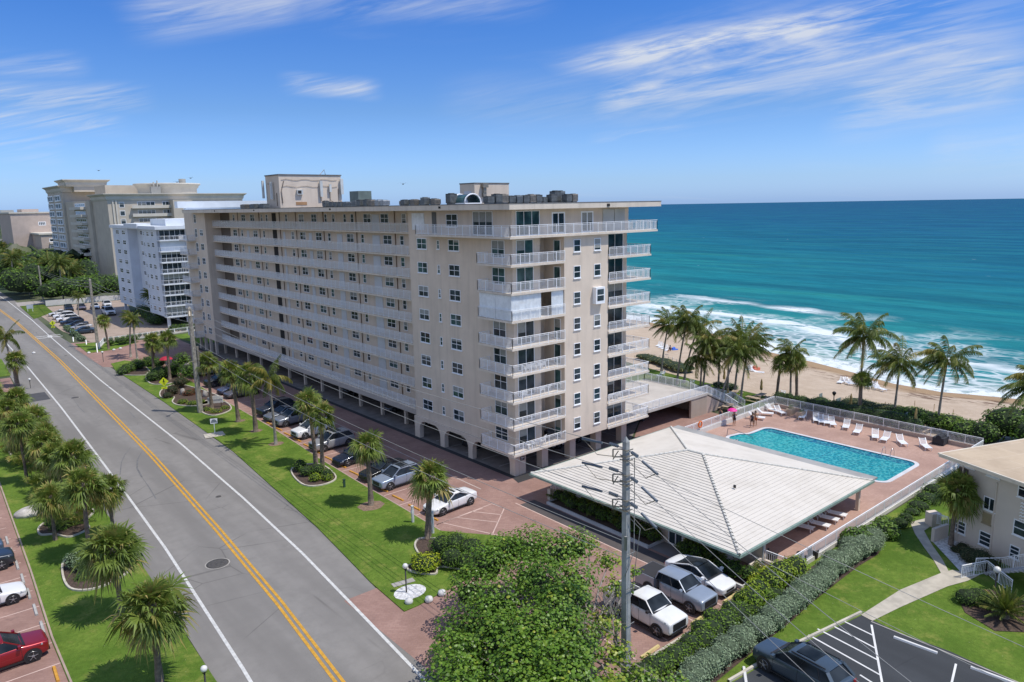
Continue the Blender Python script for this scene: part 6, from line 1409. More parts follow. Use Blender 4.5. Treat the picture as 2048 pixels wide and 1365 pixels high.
HG = bush('silver_hedge', along([(-16.5, -31.6), (-12, -31.4), (-6, -31.2), (0, -30.9), (6, -30.6), (12.0, -30.6)], .9, .95, .72, .72, rr, .12)+[(12.4, -30.4, .8, 1.1, 1.1, .75), (9.5, -30.0, .8, 1.0, 1.0, .75), (6.5, -30.0, .75, .9, .8, .65), (11, -31.0, .75, .9, .8, .65)], 26000, .125, LEAFG, 'long silver green hedge running beside the pool deck', 'hedge', seed=50, core=.88, tint=(.36, .95), cm=mat('hedge_core', (.075, .105, .06), 1, .4, 6))
bush('hedge', along([(-16.5, -29.5), (-12, -29.4), (-6, -29.3), (-1, -29.2)], .8, .98, .6, .6, rr, .15)+[(-9+1.7*i, -28.9+.2*(i % 2), .75, .75, .7, .6) for i in range(5)], 8500, .17, LEAFB, 'light green hedge between the pickups and the silver hedge', 'hedge', seed=51, core=.85, tint=(.02, .65))
bush('hedge', [(-.6, -28.9, 1.0, 1.1, 1.0, .9), (.8, -28.9, 1.1, 1.2, 1.0, 1.0), (2.2, -29.2, 1.1, 1.2, 1.0, 1.0), (-2.2, -28.9, .9, 1.0, .9, .8), (-3.6, -29.2, .9, 1.0, .9, .8)], 4200, .19, LEAFB, 'tall bright green bushes at the near corner of the pool deck', 'hedge', seed=52, core=.85, tint=(.3, 1))
bush('yellow_shrub', [(-.5, -27.6, .6, .6, .5, .5), (.7, -27.7, .7, .6, .5, .5)], 700, .16, LEAFY, 'yellow flecked shrub beside the clubhouse corner', seed=53, tint=(.4, 1))
bush('sea_grape_shrub', [gb(1715, 1075, 1.7, 1.2, .9), gb(1735, 1070, 1.5, 1.0, .8), gb(1700, 1080, 1.3, .9, .7)], 1300, .2, LEAF, 'rounded green shrub at the right end of the silver hedge', seed=54, shape=6, tint=(.1, .9))
bush('sea_grape_shrub', [gb(1762, 1058, 1.5, 1.0, .8), gb(1780, 1062, 1.3, .9, .7), gb(1770, 1048, 1.4, .9, .7)], 1000, .2, LEAF, 'paler green shrub right of the rounded one', seed=55, shape=6, tint=(.3, 1))
bush('shrub', [gb(1800, 1045, .9, .8, .5), gb(1812, 1035, .9, .7, .5)], 600, .15, LEAF, 'small dark shrub at the bend of the garden path', seed=56, tint=(.0, .5))
bush('ground_plants', [gb(1838, 1010, .8, 1.1, .5), gb(1855, 995, 1.0, 1.2, .6), gb(1870, 980, 1.3, 1.2, .7), gb(1825, 1022, .6, .8, .4)], 1500, .17, LEAF, 'mixed plants between the pool railing and the right-hand palm', 'plants', seed=57, tint=(.1, .9))
bush('shrub', [gb(1960, 1115, 1.4, 1.1, .8), gb(1940, 1108, 1.2, .9, .7), gb(1975, 1125, 1.2, .9, .7)], 1700, .13, leafmat('dusky_leaf', (.018, .022, .012), (.085, .085, .045)), 'dusky brown green shrub against the cream block', seed=58)
bush('shrub', [gb(1915, 1098, .6, .6, .35), gb(1925, 1092, .6, .5, .35)], 400, .12, leafmat('maroon_leaf', (0, 0, 0), (0, 0, 0)), 'small dark shrub at the foot of the right-hand palm', seed=59)
bush('clipped_shrub', [gb(1935, 1192, 1.1, .95, .65), gb(1955, 1190, 1.1, .9, .65), gb(1975, 1200, 1.0, .8, .6)], 1900, .11, LEAF, 'clipped round shrub below the white stair railing', seed=60, tint=(.1, .85))
o = thing('cycad', 'spiky sago palm with yellow green fronds beside the clipped shrub', 'plant', (*G(2010, 1235), .09)); c = MB(); r2 = random.Random(71); x, y = G(2010, 1235, .1)
for k in range(44): frond(c, (x, y, .5), k*2.4, R(lerp(80, 8, k/44)), 1.75, r2, (0, 0), r2.uniform(.3, .85), 10, .22, .6)
c.build('fronds', FROND2, o); b = MB(); b.tube([(x, y, .05), (x, y, .55)], [.28, .22], 10); b.build('trunk', BARK, o)
# beach-side greenery
DUNE = leafmat('dune_leaf', (.05, .06, .015), (.22, .22, .07), (.38, .33, .15))
def mass(name, blobs, n, size, m_, label, seed, core=.85, tint=(.1, .9), cat='hedge'): return bush(name, blobs, n, size, m_, label, cat, seed, core, 4, tint)
mass('beach_hedge', along([(46.3, -2.2), (46.6, -5.5), (46.4, -9.0), (48.5, -7)], 1.1, 1.2, .8, .85, rr), 3000, .2, LEAF, 'clipped dark hedge along the beach behind the upper pool corner', 80, tint=(.0, .6))
mass('beach_hedge', along([(46.4, -10), (47, -14), (46.8, -18), (46.4, -21)], 1.2, 1.6, .95, .95, rr), 4200, .22, LEAF, 'clipped hedge behind the middle of the beach-side railing', 81, tint=(.0, .55))
mass('dune_scrub', along([(50.6, -10), (51.4, -15), (50.4, -19)], 1.3, 2.0, .7, .8, rr), 3600, .22, DUNE, 'olive dune scrub beside the coconut palm trunks', 82, tint=(.1, .95), cat='shrub')
mass('sea_grape_thicket', along([(50.0, -18), (49.4, -22), (48.8, -26), (46.6, -25)], 1.4, 2.1, 1.0, 1.05, rr), 4600, .3, LEAF, 'green sea grape thicket in front of the windswept palm', 83, tint=(.2, 1), cat='shrub')
mass('sea_grape_tree', [(50.5, -29, 2.2, 3.0, 2.8, 1.9), (53, -32, 2.8, 3.4, 3.2, 2.2), (48.5, -32.5, 2.0, 3, 2.8, 1.8), (52, -36, 2.6, 3.6, 3.4, 2.2), (56, -35, 2.6, 3.2, 3.2, 2.0), (48, -27.5, 1.2, 2.2, 2, 1.4), (56, -41, 3, 4, 4, 2.2)], 9000, .36, LEAF, 'wide dark sea grape tree behind the tan roof', 84, tint=(.05, .95), cat='tree')
mass('dune_scrub', along([(55, 24), (53.5, 18), (57, 31)], 1.6, 2.0, .4, .55, rr), 1700, .26, DUNE, 'olive dune scrub beyond the beach lawn', 85, tint=(.1, .9), cat='shrub')
mass('silver_shrub', along([(48.2, 5.2), (47.5, 8.5)], 1.1, 1.0, .5, .6, rr), 900, .17, LEAFG, 'silver shrub under the middle beach palms', 86, cat='shrub')
sheet('beach_lawn', [(42, -2.5), (42, 8), (38, 16), (39, 24), (44, 28), (51, 24), (49.5, 14), (48.8, 4), (48, -2.5)], .02, LAWN2)
# far greenery
def crowd(name, x0, x1, y0, y1, n, zr, r, leaves, size, lb, seed, m_=LEAF, cat='tree'):
    r2 = random.Random(seed); bl = [(r2.uniform(x0, x1), r2.uniform(y0, y1), 0, r*r2.uniform(.8, 1.3), r*r2.uniform(.8, 1.3), 0) for _ in range(n)]
    bl = [(a, c, h*.62, d, e, h*.42) for (a, c, _, d, e, _2) in bl for h in (r2.uniform(*zr),)]
    return bush(name, bl, leaves, size, m_, lb, cat, seed, .82, 4, (.1, .95), None, 0)
crowd('sea_grape_tree', -8, 19, 209.5, 222, 34, (6.2, 8.2), 3.6, 9000, .75, 'wide dense sea grape tree behind the far white wall', 90)
crowd('tree', -15, -9, 232, 262, 14, (7, 10), 3.2, 3500, .8, 'dense green trees between the far poles and the road', 91)
crowd('tree', -8, 12, 240, 275, 22, (8, 12), 4, 5000, .9, 'dense trees in front of the tan tower foot', 92)
crowd('tree', -14, 6, 290, 360, 30, (9, 13), 6, 6000, 1.2, 'tall trees left of the tan tower', 93)
bush('dark_shrub', [(5.5, 158, 1.6, 2.5, 5, 1.8), (4.8, 150, 1.6, 2.2, 4, 1.6), (3.6, 143, 1.2, 2, 4, 1.4)], 1700, .45, LEAF, 'dark shrubs at the foot of the white tower', seed=94, tint=(0, .5))
bush('shrub', along([(4, 130), (12, 127)], 2, 1.8, .7, .8, rr), 900, .4, LEAF, 'green shrubs in front of the tower parking', seed=95)
bush('hedge', along([(-14.9, 128.5), (-14.6, 134.5)], 1.1, .8, .55, .55, rr), 900, .2, LEAFG, 'clipped grey green hedge at the near end of the far lot', 'hedge', seed=96)
bush('hedge', along([(-14.7, 137), (-14.2, 152)], 1.1, .8, .6, .6, rr), 1800, .22, LEAFG, 'clipped grey green hedge along the far lot beyond the crossing', 'hedge', seed=97)
bush('shrub', [(-9.6, 117.6, .9, 1.6, 1.3, .8), (-7.4, 118.4, 1.0, 1.6, 1.3, .9), (-11.8, 117.5, .8, 1.0, 1.0, .7)], 1500, .22, LEAF, 'clipped green shrubs at the driveway island', seed=98, tint=(.1, .9))
bush('hedge', along([(-12, 123.8), (0, 125.3), (8, 127)], 1.2, .6, .55, .5, rr), 1300, .22, LEAF, 'thin hedge behind the white fence', 'hedge', seed=99)
# coconut and other palms in the distance
r2 = random.Random(33)
for i in range(24):
    y = 222+i*9+r2.uniform(-4, 4); x = interp([(220, -13), (460, -16)], y)+r2.uniform(0, 16)
    ln = f'distant palm {"close to the far road" if x < -8 else "among the far trees"} {"before" if y < 300 else "beyond"} the tan tower'
    o = coco(i % 5, x, y, r2.uniform(8, 13), ln, r2.uniform(0, 6), r2.uniform(1.0, 1.5)); o['group'] = ln+'s'
# canopy to the horizon
m_can, tt, b_ = nt('distant_canopy'); p = pos(tt)
q = mix(tt, rng(tt, noi(tt, p, .06, 6, .7), .35, .65), (.016, .032, .012), (.07, .10, .03)); q = mix(tt, rng(tt, noi(tt, p, .012, 3), .55, .7), q, (.22, .21, .18)); L(tt, q, b_.inputs['Base Color']); b_.inputs['Roughness'].default_value = 1
mb = MB(); nx, ny = 90, 110
for j in range(ny):
    v = (j/(ny-1))**2.2; y = 330+v*6000
    for i in range(nx):
        x = lerp(-60-.1*y, 10+.42*(y-200), i/(nx-1))
        if -70 < x < -12 and y < 700: h = 0.
        else: h = 7+6*noise.noise(Vector((x*.06, y*.06, 0)))+5*noise.noise(Vector((x*.2, y*.2, 3)))
        if y > 2500: h *= 1.5
        mb.v.append((x, y, max(.0, h)))
for j in range(ny-1):
    for i in range(nx-1): a = j*nx+i; mb.f.append((a, a+1, a+1+nx, a+nx)); mb.mi.append(0); mb.t.append(.5); mb.sm.append(False)
o = mb.build('distant_woodland', m_can); tag(o, 'distant green canopy stretching to the horizon', 'woodland', None, 'stuff')

# ------------------------------------------------------------------ pool furniture
def lounger_proto():
    th = thing('pool_lounger', '', 'lounger', (0, 0, 0), None, 0, True)
    b = MB()
    for i in range(13): b.box(-.95+i*.1, -.865+i*.1, -.3, .3, .33, .35)
    b.build('seat_slats', WHITE, th); b = MB()
    for i in range(8): a = Vector((.36+i*.075, 0, .36+i*.062)); b.bar(a+Vector((0, -.3, 0)), a+Vector((0, .3, 0)), .07, .02)
    b.build('backrest', WHITE, th); b = MB()
    for s in (-1, 1):
        b.bar((-.97, s*.31, .33), (.36, s*.31, .33), .05); b.bar((.36, s*.31, .33), (.96, s*.31, .86), .05)
        for x in (-.8, .55): b.bar((x, s*.31, 0), (x, s*.31, .33), .045)
        b.bar((.55, s*.31, .05), (.8, s*.31, .68), .035)
    b.build('frame', WHITE, th); return th
LP = lounger_proto(); LK = kids(LP); first = [True]
def lounger(x, y, rz, label, grp=None, s=1.1, z=.056):
    if first[0]: first[0] = False; o = LP; o.location = (x, y, z); o.rotation_euler = (0, 0, rz); o.scale = (s, s, s); o['label'] = label
    else: o = dup(LP, (x, y, z), rz, label, None, s, LK)
    if 'group' in o.keys(): del o['group']
    if grp: o['group'] = grp
S_ = [(1620, 1062, 'leftmost lounger, partly under the clubhouse eave'), (1634, 1055, 'second lounger from the left under the clubhouse eave'), (1652, 1043, 'third lounger from the left beside the clubhouse'), (1668, 1034, 'rightmost of the four loungers beside the clubhouse')]
for px, py, lb in S_[1:]+[(1602, 1060, 'reclined white chair left of the clubhouse loungers')]:
    lounger(*G(px, py), R(100), 'white '+lb)
E1_ = [(1605, 838, 'beside the folded umbrella base at the top left of the deck'), (1632, 844, 'left in the close group of four along the beach rail'), (1642, 847, 'second in the close group of four along the beach rail'), (1652, 849, 'third in the close group of four along the beach rail'), (1664, 852, 'right end of the close group of four along the beach rail'),
       (1692, 858, 'just right of the close group of four'), (1715, 868, 'second right of the close group'), (1750, 878, 'level with the middle of the pool, near the low wall'), (1770, 883, 'next to the pool ladder side, left one'), (1803, 890, 'behind the pool ladder against the wall'), (1850, 898, 'last but one before the tan roof'), (1742, 872, 'half hidden between two others near the middle rail')]
for i, (px, py, lb) in enumerate(E1_[:11]):
    x, y = G(px, py); lounger(x, y, R((18, 30, 32, 34, 36, 20, 14, 25, 10, 40, 42)[i]), 'white lounger '+lb)
for px, py, rz, lb in [(1455, 0, 0, '')]: pass
for i, (px, py, rz, lb) in enumerate([(1545, 825, 80, 'white lounger nearest the beach-side corner of the deck'), (1560, 829, 60, 'white lounger with a dark towel at the deck corner'), (1530, 832, 120, 'low white lounger along the sloping rail'), (1513, 840, 110, 'white lounger behind the two bathers')]): lounger(*G(px, py), R(rz), lb)
bn = thing('bench', 'white upholstered bench at the corner of the clubhouse roof', 'bench', (*G(1718, 975), .056)); x, y = G(1716, 976)
b = MB(); b.box(x-.7, x+1.8, y-.35, y+.35, .45, .58); b.build('seat', WHITE, bn); b = MB(); [b.box(x+q, x+q+.1, y-.3, y+.3, .056, .45) for q in (-.5, 1.5)]; b.build('leg', DARK, bn)
WK_ = mat('dark_wicker', (.05, .04, .035), .8, .3, 8)
for i, (px, py, lb) in enumerate([(1604, 1118, 'dark wicker armchair nearest the garden wall corner'), (1626, 1108, 'dark wicker armchair right of the corner one'), (1545, 1112, 'dark wicker armchair behind the white picket fence, left one'), (1580, 1125, 'dark wicker armchair behind the white picket fence, right one')]):
    x, y = G(px, py, .4); th = thing('wicker_chair', lb, 'chair', (x, y, .056), None, R(40+i*30), True)
    b = MB(); n = 12; 
    for k in range(n):
        a0, a1 = R(-30+240*k/n), R(-30+240*(k+1)/n); f = lambda a, r, z: (r*math.cos(a), r*math.sin(a), z)
        b.face([f(a0, .38, .1), f(a1, .38, .1), f(a1, .44, .8), f(a0, .44, .8)]); b.face([f(a0, .36, .45), f(a0, .41, .8), f(a1, .41, .8), f(a1, .36, .45)]); b.face([f(a0, .41, .8), f(a0, .44, .8), f(a1, .44, .8), f(a1, .41, .8)])
    b.build('backrest', WK_, th); b = MB(); b.lathe([(.36, .05), (.38, .42), (.3, .46), (.001, .46)], (0, 0, 0), 14); b.build('seat', WK_, th)
# picnic tables and folded umbrellas on the beach lawn
TW = mat('weathered_wood', (.44, .34, .24), .85, .25, 4); UM = mat('tan_canvas', (.42, .31, .12), .9, .2, 4)
def picnic(px, py, rz, lb):
    x, y = G(px, py); th = thing('picnic_table', lb, 'table', (x, y, .02), None, R(rz) or .01, True)
    b = MB(); [b.box(-1, 1, -.45+i*.18, -.29+i*.18, .74, .78) for i in range(5)]; b.build('table_top', TW, th)
    for s in (-1, 1): b = MB(); b.box(-1, 1, *sorted((s*.75, s*.98)), .43, .47); b.build('bench', TW, th)
    b = MB()
    for xx in (-.75, .75): b.bar((xx, -.95, .4), (xx, .95, .4), .06); [b.bar((xx, s*.2, .74), (xx, s*.6, 0), .06) for s in (-1, 1)]
    b.build('leg_frame', TW, th)
for px, py, rz, lb in [(1447, 801, 10, 'wooden table at the left of the lawn tables'), (1470, 793, 20, 'wooden table behind the leaning coconut palm'), (1413, 782, 15, 'wooden table under the middle palms by the silver shrub'), (1521, 800, 5, 'wooden table below the folded umbrella on the beach lawn'), (1455, 822, 8, 'wooden table beside the stair foot'), (1505, 806, 90, 'small wooden table by the lawn edge'), (1838, 865, -4, 'wooden table with folded umbrella behind the beach-side rail')]: picnic(px, py, rz, lb)
def umbrella(px, py, h, lb):
    x, y = G(px, py); th = thing('folded_umbrella', lb, 'umbrella', (x, y, .02), None, 0, True)
    b = MB(); b.tube([(0, 0, 0), (0, 0, h)], .03, 6); b.build('pole', TW, th); b = MB(); b.lathe([(.04, h*.33), (.19, h*.36), (.2, h*.5), (.15, h*.7), (.17, h*.78), (.09, h*.93), (.02, h+.04)], (0, 0, 0), 9); b.build('canopy', UM, th)
umbrella(1522, 792, 2.5, 'folded tan umbrella standing on the beach lawn'); umbrella(1448, 770, 2.5, 'folded tan umbrella at the far side of the lawn tables'); umbrella(1455, 810, 2.4, 'folded brown umbrella over the table by the stairs')
umbrella(1829, 864, 3.0, 'folded tan umbrella behind the beach-side pool rail'); umbrella(1700, 826, 2.6, 'dark folded umbrella against the clipped hedge')
x, y = G(1882, 888); th = thing('covered_grill', 'dark covered grill beyond the beach-side rail near the tan roof', 'grill', (x, y, 0)); b = MB(); b.box(x-1, x+1, y-.6, y+.6, .1, .9); b.tube([(x-.95, y, .9), (x+.95, y, .9)], .3, 10); b.build('cover', mat('dark_cloth', (0, 0, 0)), th); b = MB(); b.box(x-.9, x+.9, y-.5, y+.5, 0, .1); b.build('base', DARK, th)
# red parasol
x, y = G(334, 738); th = thing('parasol', 'round red parasol between the palms and the brick drive', 'umbrella', (x, y, 0), None, 0, True)
b = MB(); b.tube([(0, 0, 0), (0, 0, 2.1)], .03, 6); b.build('pole', WHITE, th); b = MB(); b.lathe([(1.15, 1.75), (.9, 2.0), (.5, 2.2), (.001, 2.3)], (0, 0, 0), 10); b.build('canopy', mat('red_canvas', (.42, .02, .05), .7), th)
# benches with planters at the pool corner
for px, py, lb in ((1581, 830, 'tan planter box beside the pool gate, left one'), (1603, 836, 'tan planter box beside the pool gate, right one')):
    x, y = G(px, py); th = thing('planter_box', lb, 'planter', (x, y, .05)); b = MB(); b.box(x-.7, x+.7, y-.35, y+.35, .056, .85); b.build('box', stucco('tan_stucco', (.5, .38, .28)), th); r3 = random.Random(int(px)); c = MB(); leaf_cloud(c, [(x, y, 1.0, .45, .3, .35)], 90, .13, r3); c.build('foliage', LEAF, th)

# people ------------------------------------------------------------------
SKIN = mat('skin', (.42, .24, .15), .6, .05)
def person(x, y, z, rz, label, shirt, short_, pose='stand', hair=(.03, .02, .015), top=True, s=1.08, hatc=None):
    th = thing('person', label, 'person', (x, y, z), None, rz or .01, True); th.scale = (s, s, s)
    J = {'pelvis': (0, 0, .95), 'waist': (0, 0, 1.10), 'chest': (0, .01, 1.32), 'neck': (0, 0, 1.49), 'head': (0, .01, 1.62), 'crown': (0, 0, 1.74),
         'lh': (.10, 0, .92), 'lk': (.11, .04, .50), 'la': (.12, -.02, .09), 'lt': (.13, .14, .03), 'rh': (-.10, 0, .92), 'rk': (-.11, .01, .50), 'ra': (-.13, -.06, .09), 'rt': (-.14, .10, .03),
         'ls': (.18, 0, 1.42), 'le': (.27, -.02, 1.14), 'lw': (.25, .12, .92), 'lf': (.25, .18, .83), 'rs': (-.18, 0, 1.42), 're': (-.27, -.02, 1.14), 'rw': (-.24, .14, .93), 'rf': (-.24, .2, .84)}
    if pose == 'hips': J.update(le=(.38, -.08, 1.16), lw=(.2, .02, 1.0), lf=(.14, .06, .98))
    if pose == 'umbrella': J.update(re=(-.26, .1, 1.2), rw=(-.16, .25, 1.4), rf=(-.14, .27, 1.47))
    if pose == 'walk': J.update(lk=(.11, .2, .52), la=(.11, .22, .1), lt=(.12, .37, .04), rk=(-.11, -.02, .5), ra=(-.11, -.28, .14), rt=(-.12, -.14, .03))
    if pose == 'sit': J = {k: (v[0], v[1], v[2]-.5) for k, v in J.items()}; J.update(lk=(.13, .45, .5), la=(.13, .5, .09), lt=(.13, .64, .05), rk=(-.13, .45, .5), ra=(-.13, .5, .09), rt=(-.13, .64, .05))
    Rr = dict(pelvis=.13, waist=.115, chest=.135, neck=.055, head=.10, crown=.075, lh=.09, rh=.09, lk=.058, rk=.058, la=.038, ra=.038, lt=.03, rt=.03, ls=.058, rs=.058, le=.042, re=.042, lw=.028, rw=.028, lf=.024, rf=.024)
    names_ = list(J); idx = {k: i for i, k in enumerate(names_)}
    Ed = [('pelvis', 'waist'), ('waist', 'chest'), ('chest', 'neck'), ('neck', 'head'), ('head', 'crown'), ('pelvis', 'lh'), ('lh', 'lk'), ('lk', 'la'), ('la', 'lt'), ('pelvis', 'rh'), ('rh', 'rk'), ('rk', 'ra'), ('ra', 'rt'), ('chest', 'ls'), ('ls', 'le'), ('le', 'lw'), ('lw', 'lf'), ('chest', 'rs'), ('rs', 're'), ('re', 'rw'), ('rw', 'rf')]
    vs = [J[k] for k in names_]; rs = [Rr[k] for k in names_]; es = [(idx[a], idx[c]) for a, c in Ed]
    for sg, nm in ((1, 'l'), (-1, 'r')):      # four fingers and a thumb on each hand
        h_ = Vector(J[nm+'f']); w_ = Vector(J[nm+'w']); d = (h_-w_).normalized(); sd_ = d.cross(Vector((sg, 0, 0))); sd_ = sd_.normalized() if sd_.length > .1 else Vector((0, 1, 0))
        for k in range(4):
            q = h_+sd_*(k-1.5)*.02; l_ = (.06, .075, .07, .055)[k]
            i0 = len(vs); vs += [tuple(q+d*.02), tuple(q+d*l_+Vector((-sg*.012, 0, 0)))]; rs += [.010, .008]; es += [(idx[nm+'f'], i0), (i0, i0+1)]
        i0 = len(vs); q = w_.lerp(h_, .5)+sd_*.035; vs += [tuple(q), tuple(q+d*.045+sd_*.02)]; rs += [.011, .009]; es += [(idx[nm+'w'], i0), (i0, i0+1)]
    me = bpy.data.meshes.new('body'); me.from_pydata(vs, es, []); o = link('body', me, th); me.materials.append(SKIN)
    md = o.modifiers.new('skin', 'SKIN'); me.skin_vertices.new() if not me.skin_vertices else None
    rs = [r*(1.16 if r > .03 else 1) for r in rs]
    for i, r in enumerate(rs): me.skin_vertices[0].data[i].radius = (r, r*.85 if i < 3 else r)
    me.skin_vertices[0].data[idx['pelvis']].use_root = True; md.use_smooth_shade = True; o.modifiers.new('sub', 'SUBSURF').levels = 1; o.modifiers['sub'].render_levels = 1
    pz = J['pelvis']; 
    b = MB(); b.lathe([(.10, 1.66), (.115, 1.72), (.10, 1.78), (.05, 1.81), (.001, 1.815)], (0, -.012, J['head'][2]-1.62), 12); b.lathe([(.09, 1.5), (.112, 1.58), (.112, 1.68)], (0, -.03, J['head'][2]-1.62), 12); b.build('hair', mat('hair_%d' % int(hair[0]*1000), hair, .7), th)
    b = MB(); f = Vector(J['head']); [b.lathe([(.001, -.012), (.012, 0), (.001, .012)], tuple(f+Vector((sg*.035, .095, .01))), 6) for sg in (-1, 1)]; b.build('eyes', BLACK, th)
    b = MB(); b.tube([f+Vector((0, .095, .01)), f+Vector((0, .125, -.025))], [.008, .014], 6); b.build('nose', SKIN, th)
    if short_:
        b = MB(); b.tube([Vector(pz)+Vector((0, 0, .12)), Vector(pz)+Vector((0, 0, -.06))], [.148, .172], 12)
        for k in ('l', 'r'): a = Vector(J[k+'h']); c = Vector(J[k+'k']); b.tube([a, a.lerp(c, .55)], [.115, .092], 10)
        b.build('swim_shorts', mat('cloth_%s' % label[:9].replace(' ', '_'), short_, .8), th)
    if shirt: b = MB(); b.tube([Vector(J['waist'])-Vector((0, 0, .06)), J['waist'], J['chest'], Vector(J['chest'])+Vector((0, 0, .1))], [.14, .14, .165, .12], 12); b.build('swim_top', mat('top_%s' % label[:9].replace(' ', '_'), shirt, .8), th)
    return th
person(*G(1717, 849+6) if 0 else G(1510, 853), .056, R(120), 'bather in orange swim shorts with a hand on the hip beside the pool', None, (.55, .12, .02), 'hips'); person(*G(1504, 856), .056, R(100), 'person in dark swimwear standing left of the orange shorts bather', (.03, .03, .05), (.02, .02, .03), 'walk')
xp, yp = G(1468, 853); person(xp, yp, .056, R(150), 'person in a grey outfit under the pink umbrella', (.4, .4, .42), (.35, .3, .3), 'umbrella')
th = thing('pink_umbrella', 'bright pink umbrella held above a person by the pool steps', 'umbrella', (xp-.2, yp+.2, 1.6), None, .01, True); b = MB(); b.lathe([(.62, .45), (.5, .6), (.28, .72), (.001, .78)], (0, 0, 0), 8); b.build('canopy', mat('pink_canvas', (.75, .03, .30), .6), th); b = MB(); b.tube([(0, 0, -.05), (0, 0, .76)], .015, 5); b.build('shaft', BLACK, th)
xp, yp = G(1449, 846, 0); lr = thing('lifebuoy', 'orange life ring hanging on the sloping white rail', 'life ring', (26.8, -3.4, 1.3)); b = MB(); b.tube([(26.8+.35*math.cos(a*.393), -3.42, 1.3+.35*math.sin(a*.393)) for a in range(17)], .09, 6); b.build('ring', mat('orange_plastic', (.75, .16, .02), .5), lr)
for px, py, lb, c in ((1441, 838, 'person in dark blue lying by the stair foot table', (.05, .06, .2)), (1340, 706, 'person in blue sitting on the beach lawn loungers', (.1, .2, .5))): person(*G(px, py), .05, R(90), lb, c, c, 'sit')
# beach items
def beach_chair(x, y, z, rz, lb, grp=None, m_=WHITE): 
    lounger(x, y, rz, lb, grp, 1.15, z)
for i, (px, py) in enumerate([(1318, 694), (1322, 697), (1328, 700), (1335, 703)]): beach_chair(*G(px, py, -.7), -.75, R(20), 'white lounger in the cluster on the sand behind the far left palm', 'loungers on the sand behind the left palm')
for i, (px, py) in enumerate([(1682, 767), (1696, 769), (1710, 772)]): beach_chair(*G(px, py, -1.2), -1.25, R(10+40*i), 'white lounger in the row on the sand left of the tallest coconut trunk', 'loungers on the sand left of the tall palm')
for i, (px, py) in enumerate([(1740, 776), (1752, 778), (1760, 781)]): beach_chair(*G(px, py, -1.2), -1.25, R(5+30*i), 'white lounger in the row on the sand right of the tallest coconut trunk', 'loungers on the sand right of the tall palm')
for i, (px, py) in enumerate([(1497, 742), (1506, 745), (1515, 748)]): beach_chair(*G(px, py, -1.0), -1.05, R(15+50*i), 'white lounger in the cluster on the sand between the beach palms', 'loungers on the sand between the palms')
for i, (px, py, c) in enumerate([(1510, 741, 'coral'), (1347, 703, 'blue')]):
    x, y = G(px, py, -.9); th = thing('beach_towel', f'{c} towel and bag heap on the sand among the loungers', 'towel', (x, y, -.8)); b = MB(); b.box(x-.8, x+.8, y-.5, y+.5, -.9, -.45); b.tube([(x-.5, y, -.35), (x+.4, y+.1, -.3)], .25, 8); b.build('cloth', mat(c+'_towel', (.6, .18, .12) if c == 'coral' else (.05, .15, .55), .9), th)
for i, (px, py, lb) in enumerate([(1567, 791, 'lone white chair on the sand behind the three sabal palms'), (1384, 769, 'white lawn chair at the foot of the left palms'), (1318, 757, 'white lawn chair beside the far walkway rail'), (1325, 752, 'white lawn chair close to the beach lawn shadow')]): chair('lawn_chair', (*G(px, py), -.0), R(30+70*i), lb, None)
# posts along the dunes
for i, (px, py) in enumerate([(1738, 824), (1755, 820), (1770, 817), (1829, 815), (1868, 822), (1906, 833)]):
    x, y = G(px, py, -.3); th = tag(link('dune_post', MB().mesh('x', TW) if 0 else (lambda b: (b.tube([(0, 0, -.4), (0, 0, .95)], .07, 6), b.mesh('dune_post', TW))[1])(MB())), 'short wooden post along the dune rope line', 'post', 'posts along the dune edge'); th.location = (x, y, -.3)
cf = [(1290, 715), (1320, 718), (1345, 724), (1370, 735)]
th = thing('dune_fence', 'thin rope fence with white posts beyond the beach lawn', 'fence', (*G(1300, 715), 0)); b = MB(); P_ = [Vector((*G(*q), -.2)) for q in cf]
for a, c in zip(P_, P_[1:]): [b.bar(a.lerp(c, k/3), a.lerp(c, k/3)+Vector((0, 0, 1)), .08) for k in range(3)]; b.bar(a+Vector((0, 0, .85)), c+Vector((0, 0, .85)), .03)
b.build('rope_and_posts', mat('weathered_white', (.55, .53, .48), .8), th)
# signs and shower at the beach gate
for px, py, w_, lb in ((1640, 812, .6, 'small grey notice on a post at the beach gate'), (1675, 822, .9, 'green grey notice board right of the black lamp at the beach gate'), (1811, 853, .5, 'small white notice behind the beach-side rail')):
    x, y = G(px, py); th = thing('notice_board', lb, 'sign', (x, y, 0)); b = MB(); b.tube([(x, y, 0), (x, y, 1.6)], .04, 6); b.build('post', CONC, th); b = MB(); b.box(x-w_*.7, x+w_*.7, y-.04, y+.0, 1.0, 1.75); b.build('board', mat('board_green', (.22, .28, .27), .6), th)
# lamps ---------------------------------------------------------------------
GLOBE = mat('globe_glass', (.72, .72, .70), .3, .02)
def lamp(x, y, h, lb, z=.06, ball=.2, base=False):
    th = thing('globe_lamp', lb, 'lamp post', (x, y, z), None, 0, True); b = MB(); b.tube([(0, 0, 0), (0, 0, h-ball)], .055, 8); b.lathe([(.12, h-ball-.06), (.12, h-ball)], (0, 0, 0), 8); b.build('post', BLACK, th)
    b = MB(); b.lathe([(.001, h-ball*1.0)]+[(ball*math.sin(R(a)), h-ball*math.cos(R(a))) for a in range(15, 166, 15)]+[(.001, h+ball)], (0, 0, 0), 14); b.build('globe', GLOBE, th)
lamp(*G(813, 1187), 2.1, 'black lamp post with white globe on the white gravel oval'); lamp(-34.9, -12.6, 1.35, 'globe lamp cut by the bottom edge between lawn and road')
lamp(-30.6, 84.7, 1.5, 'small globe lamp beside the left driveway'); lamp(*G(207, 725), 1.9, 'small globe lamp at the corner of the brick driveway'); lamp(*G(1990, 1180), 1.5, 'globe lamp beside the white stair railing', ball=.24)
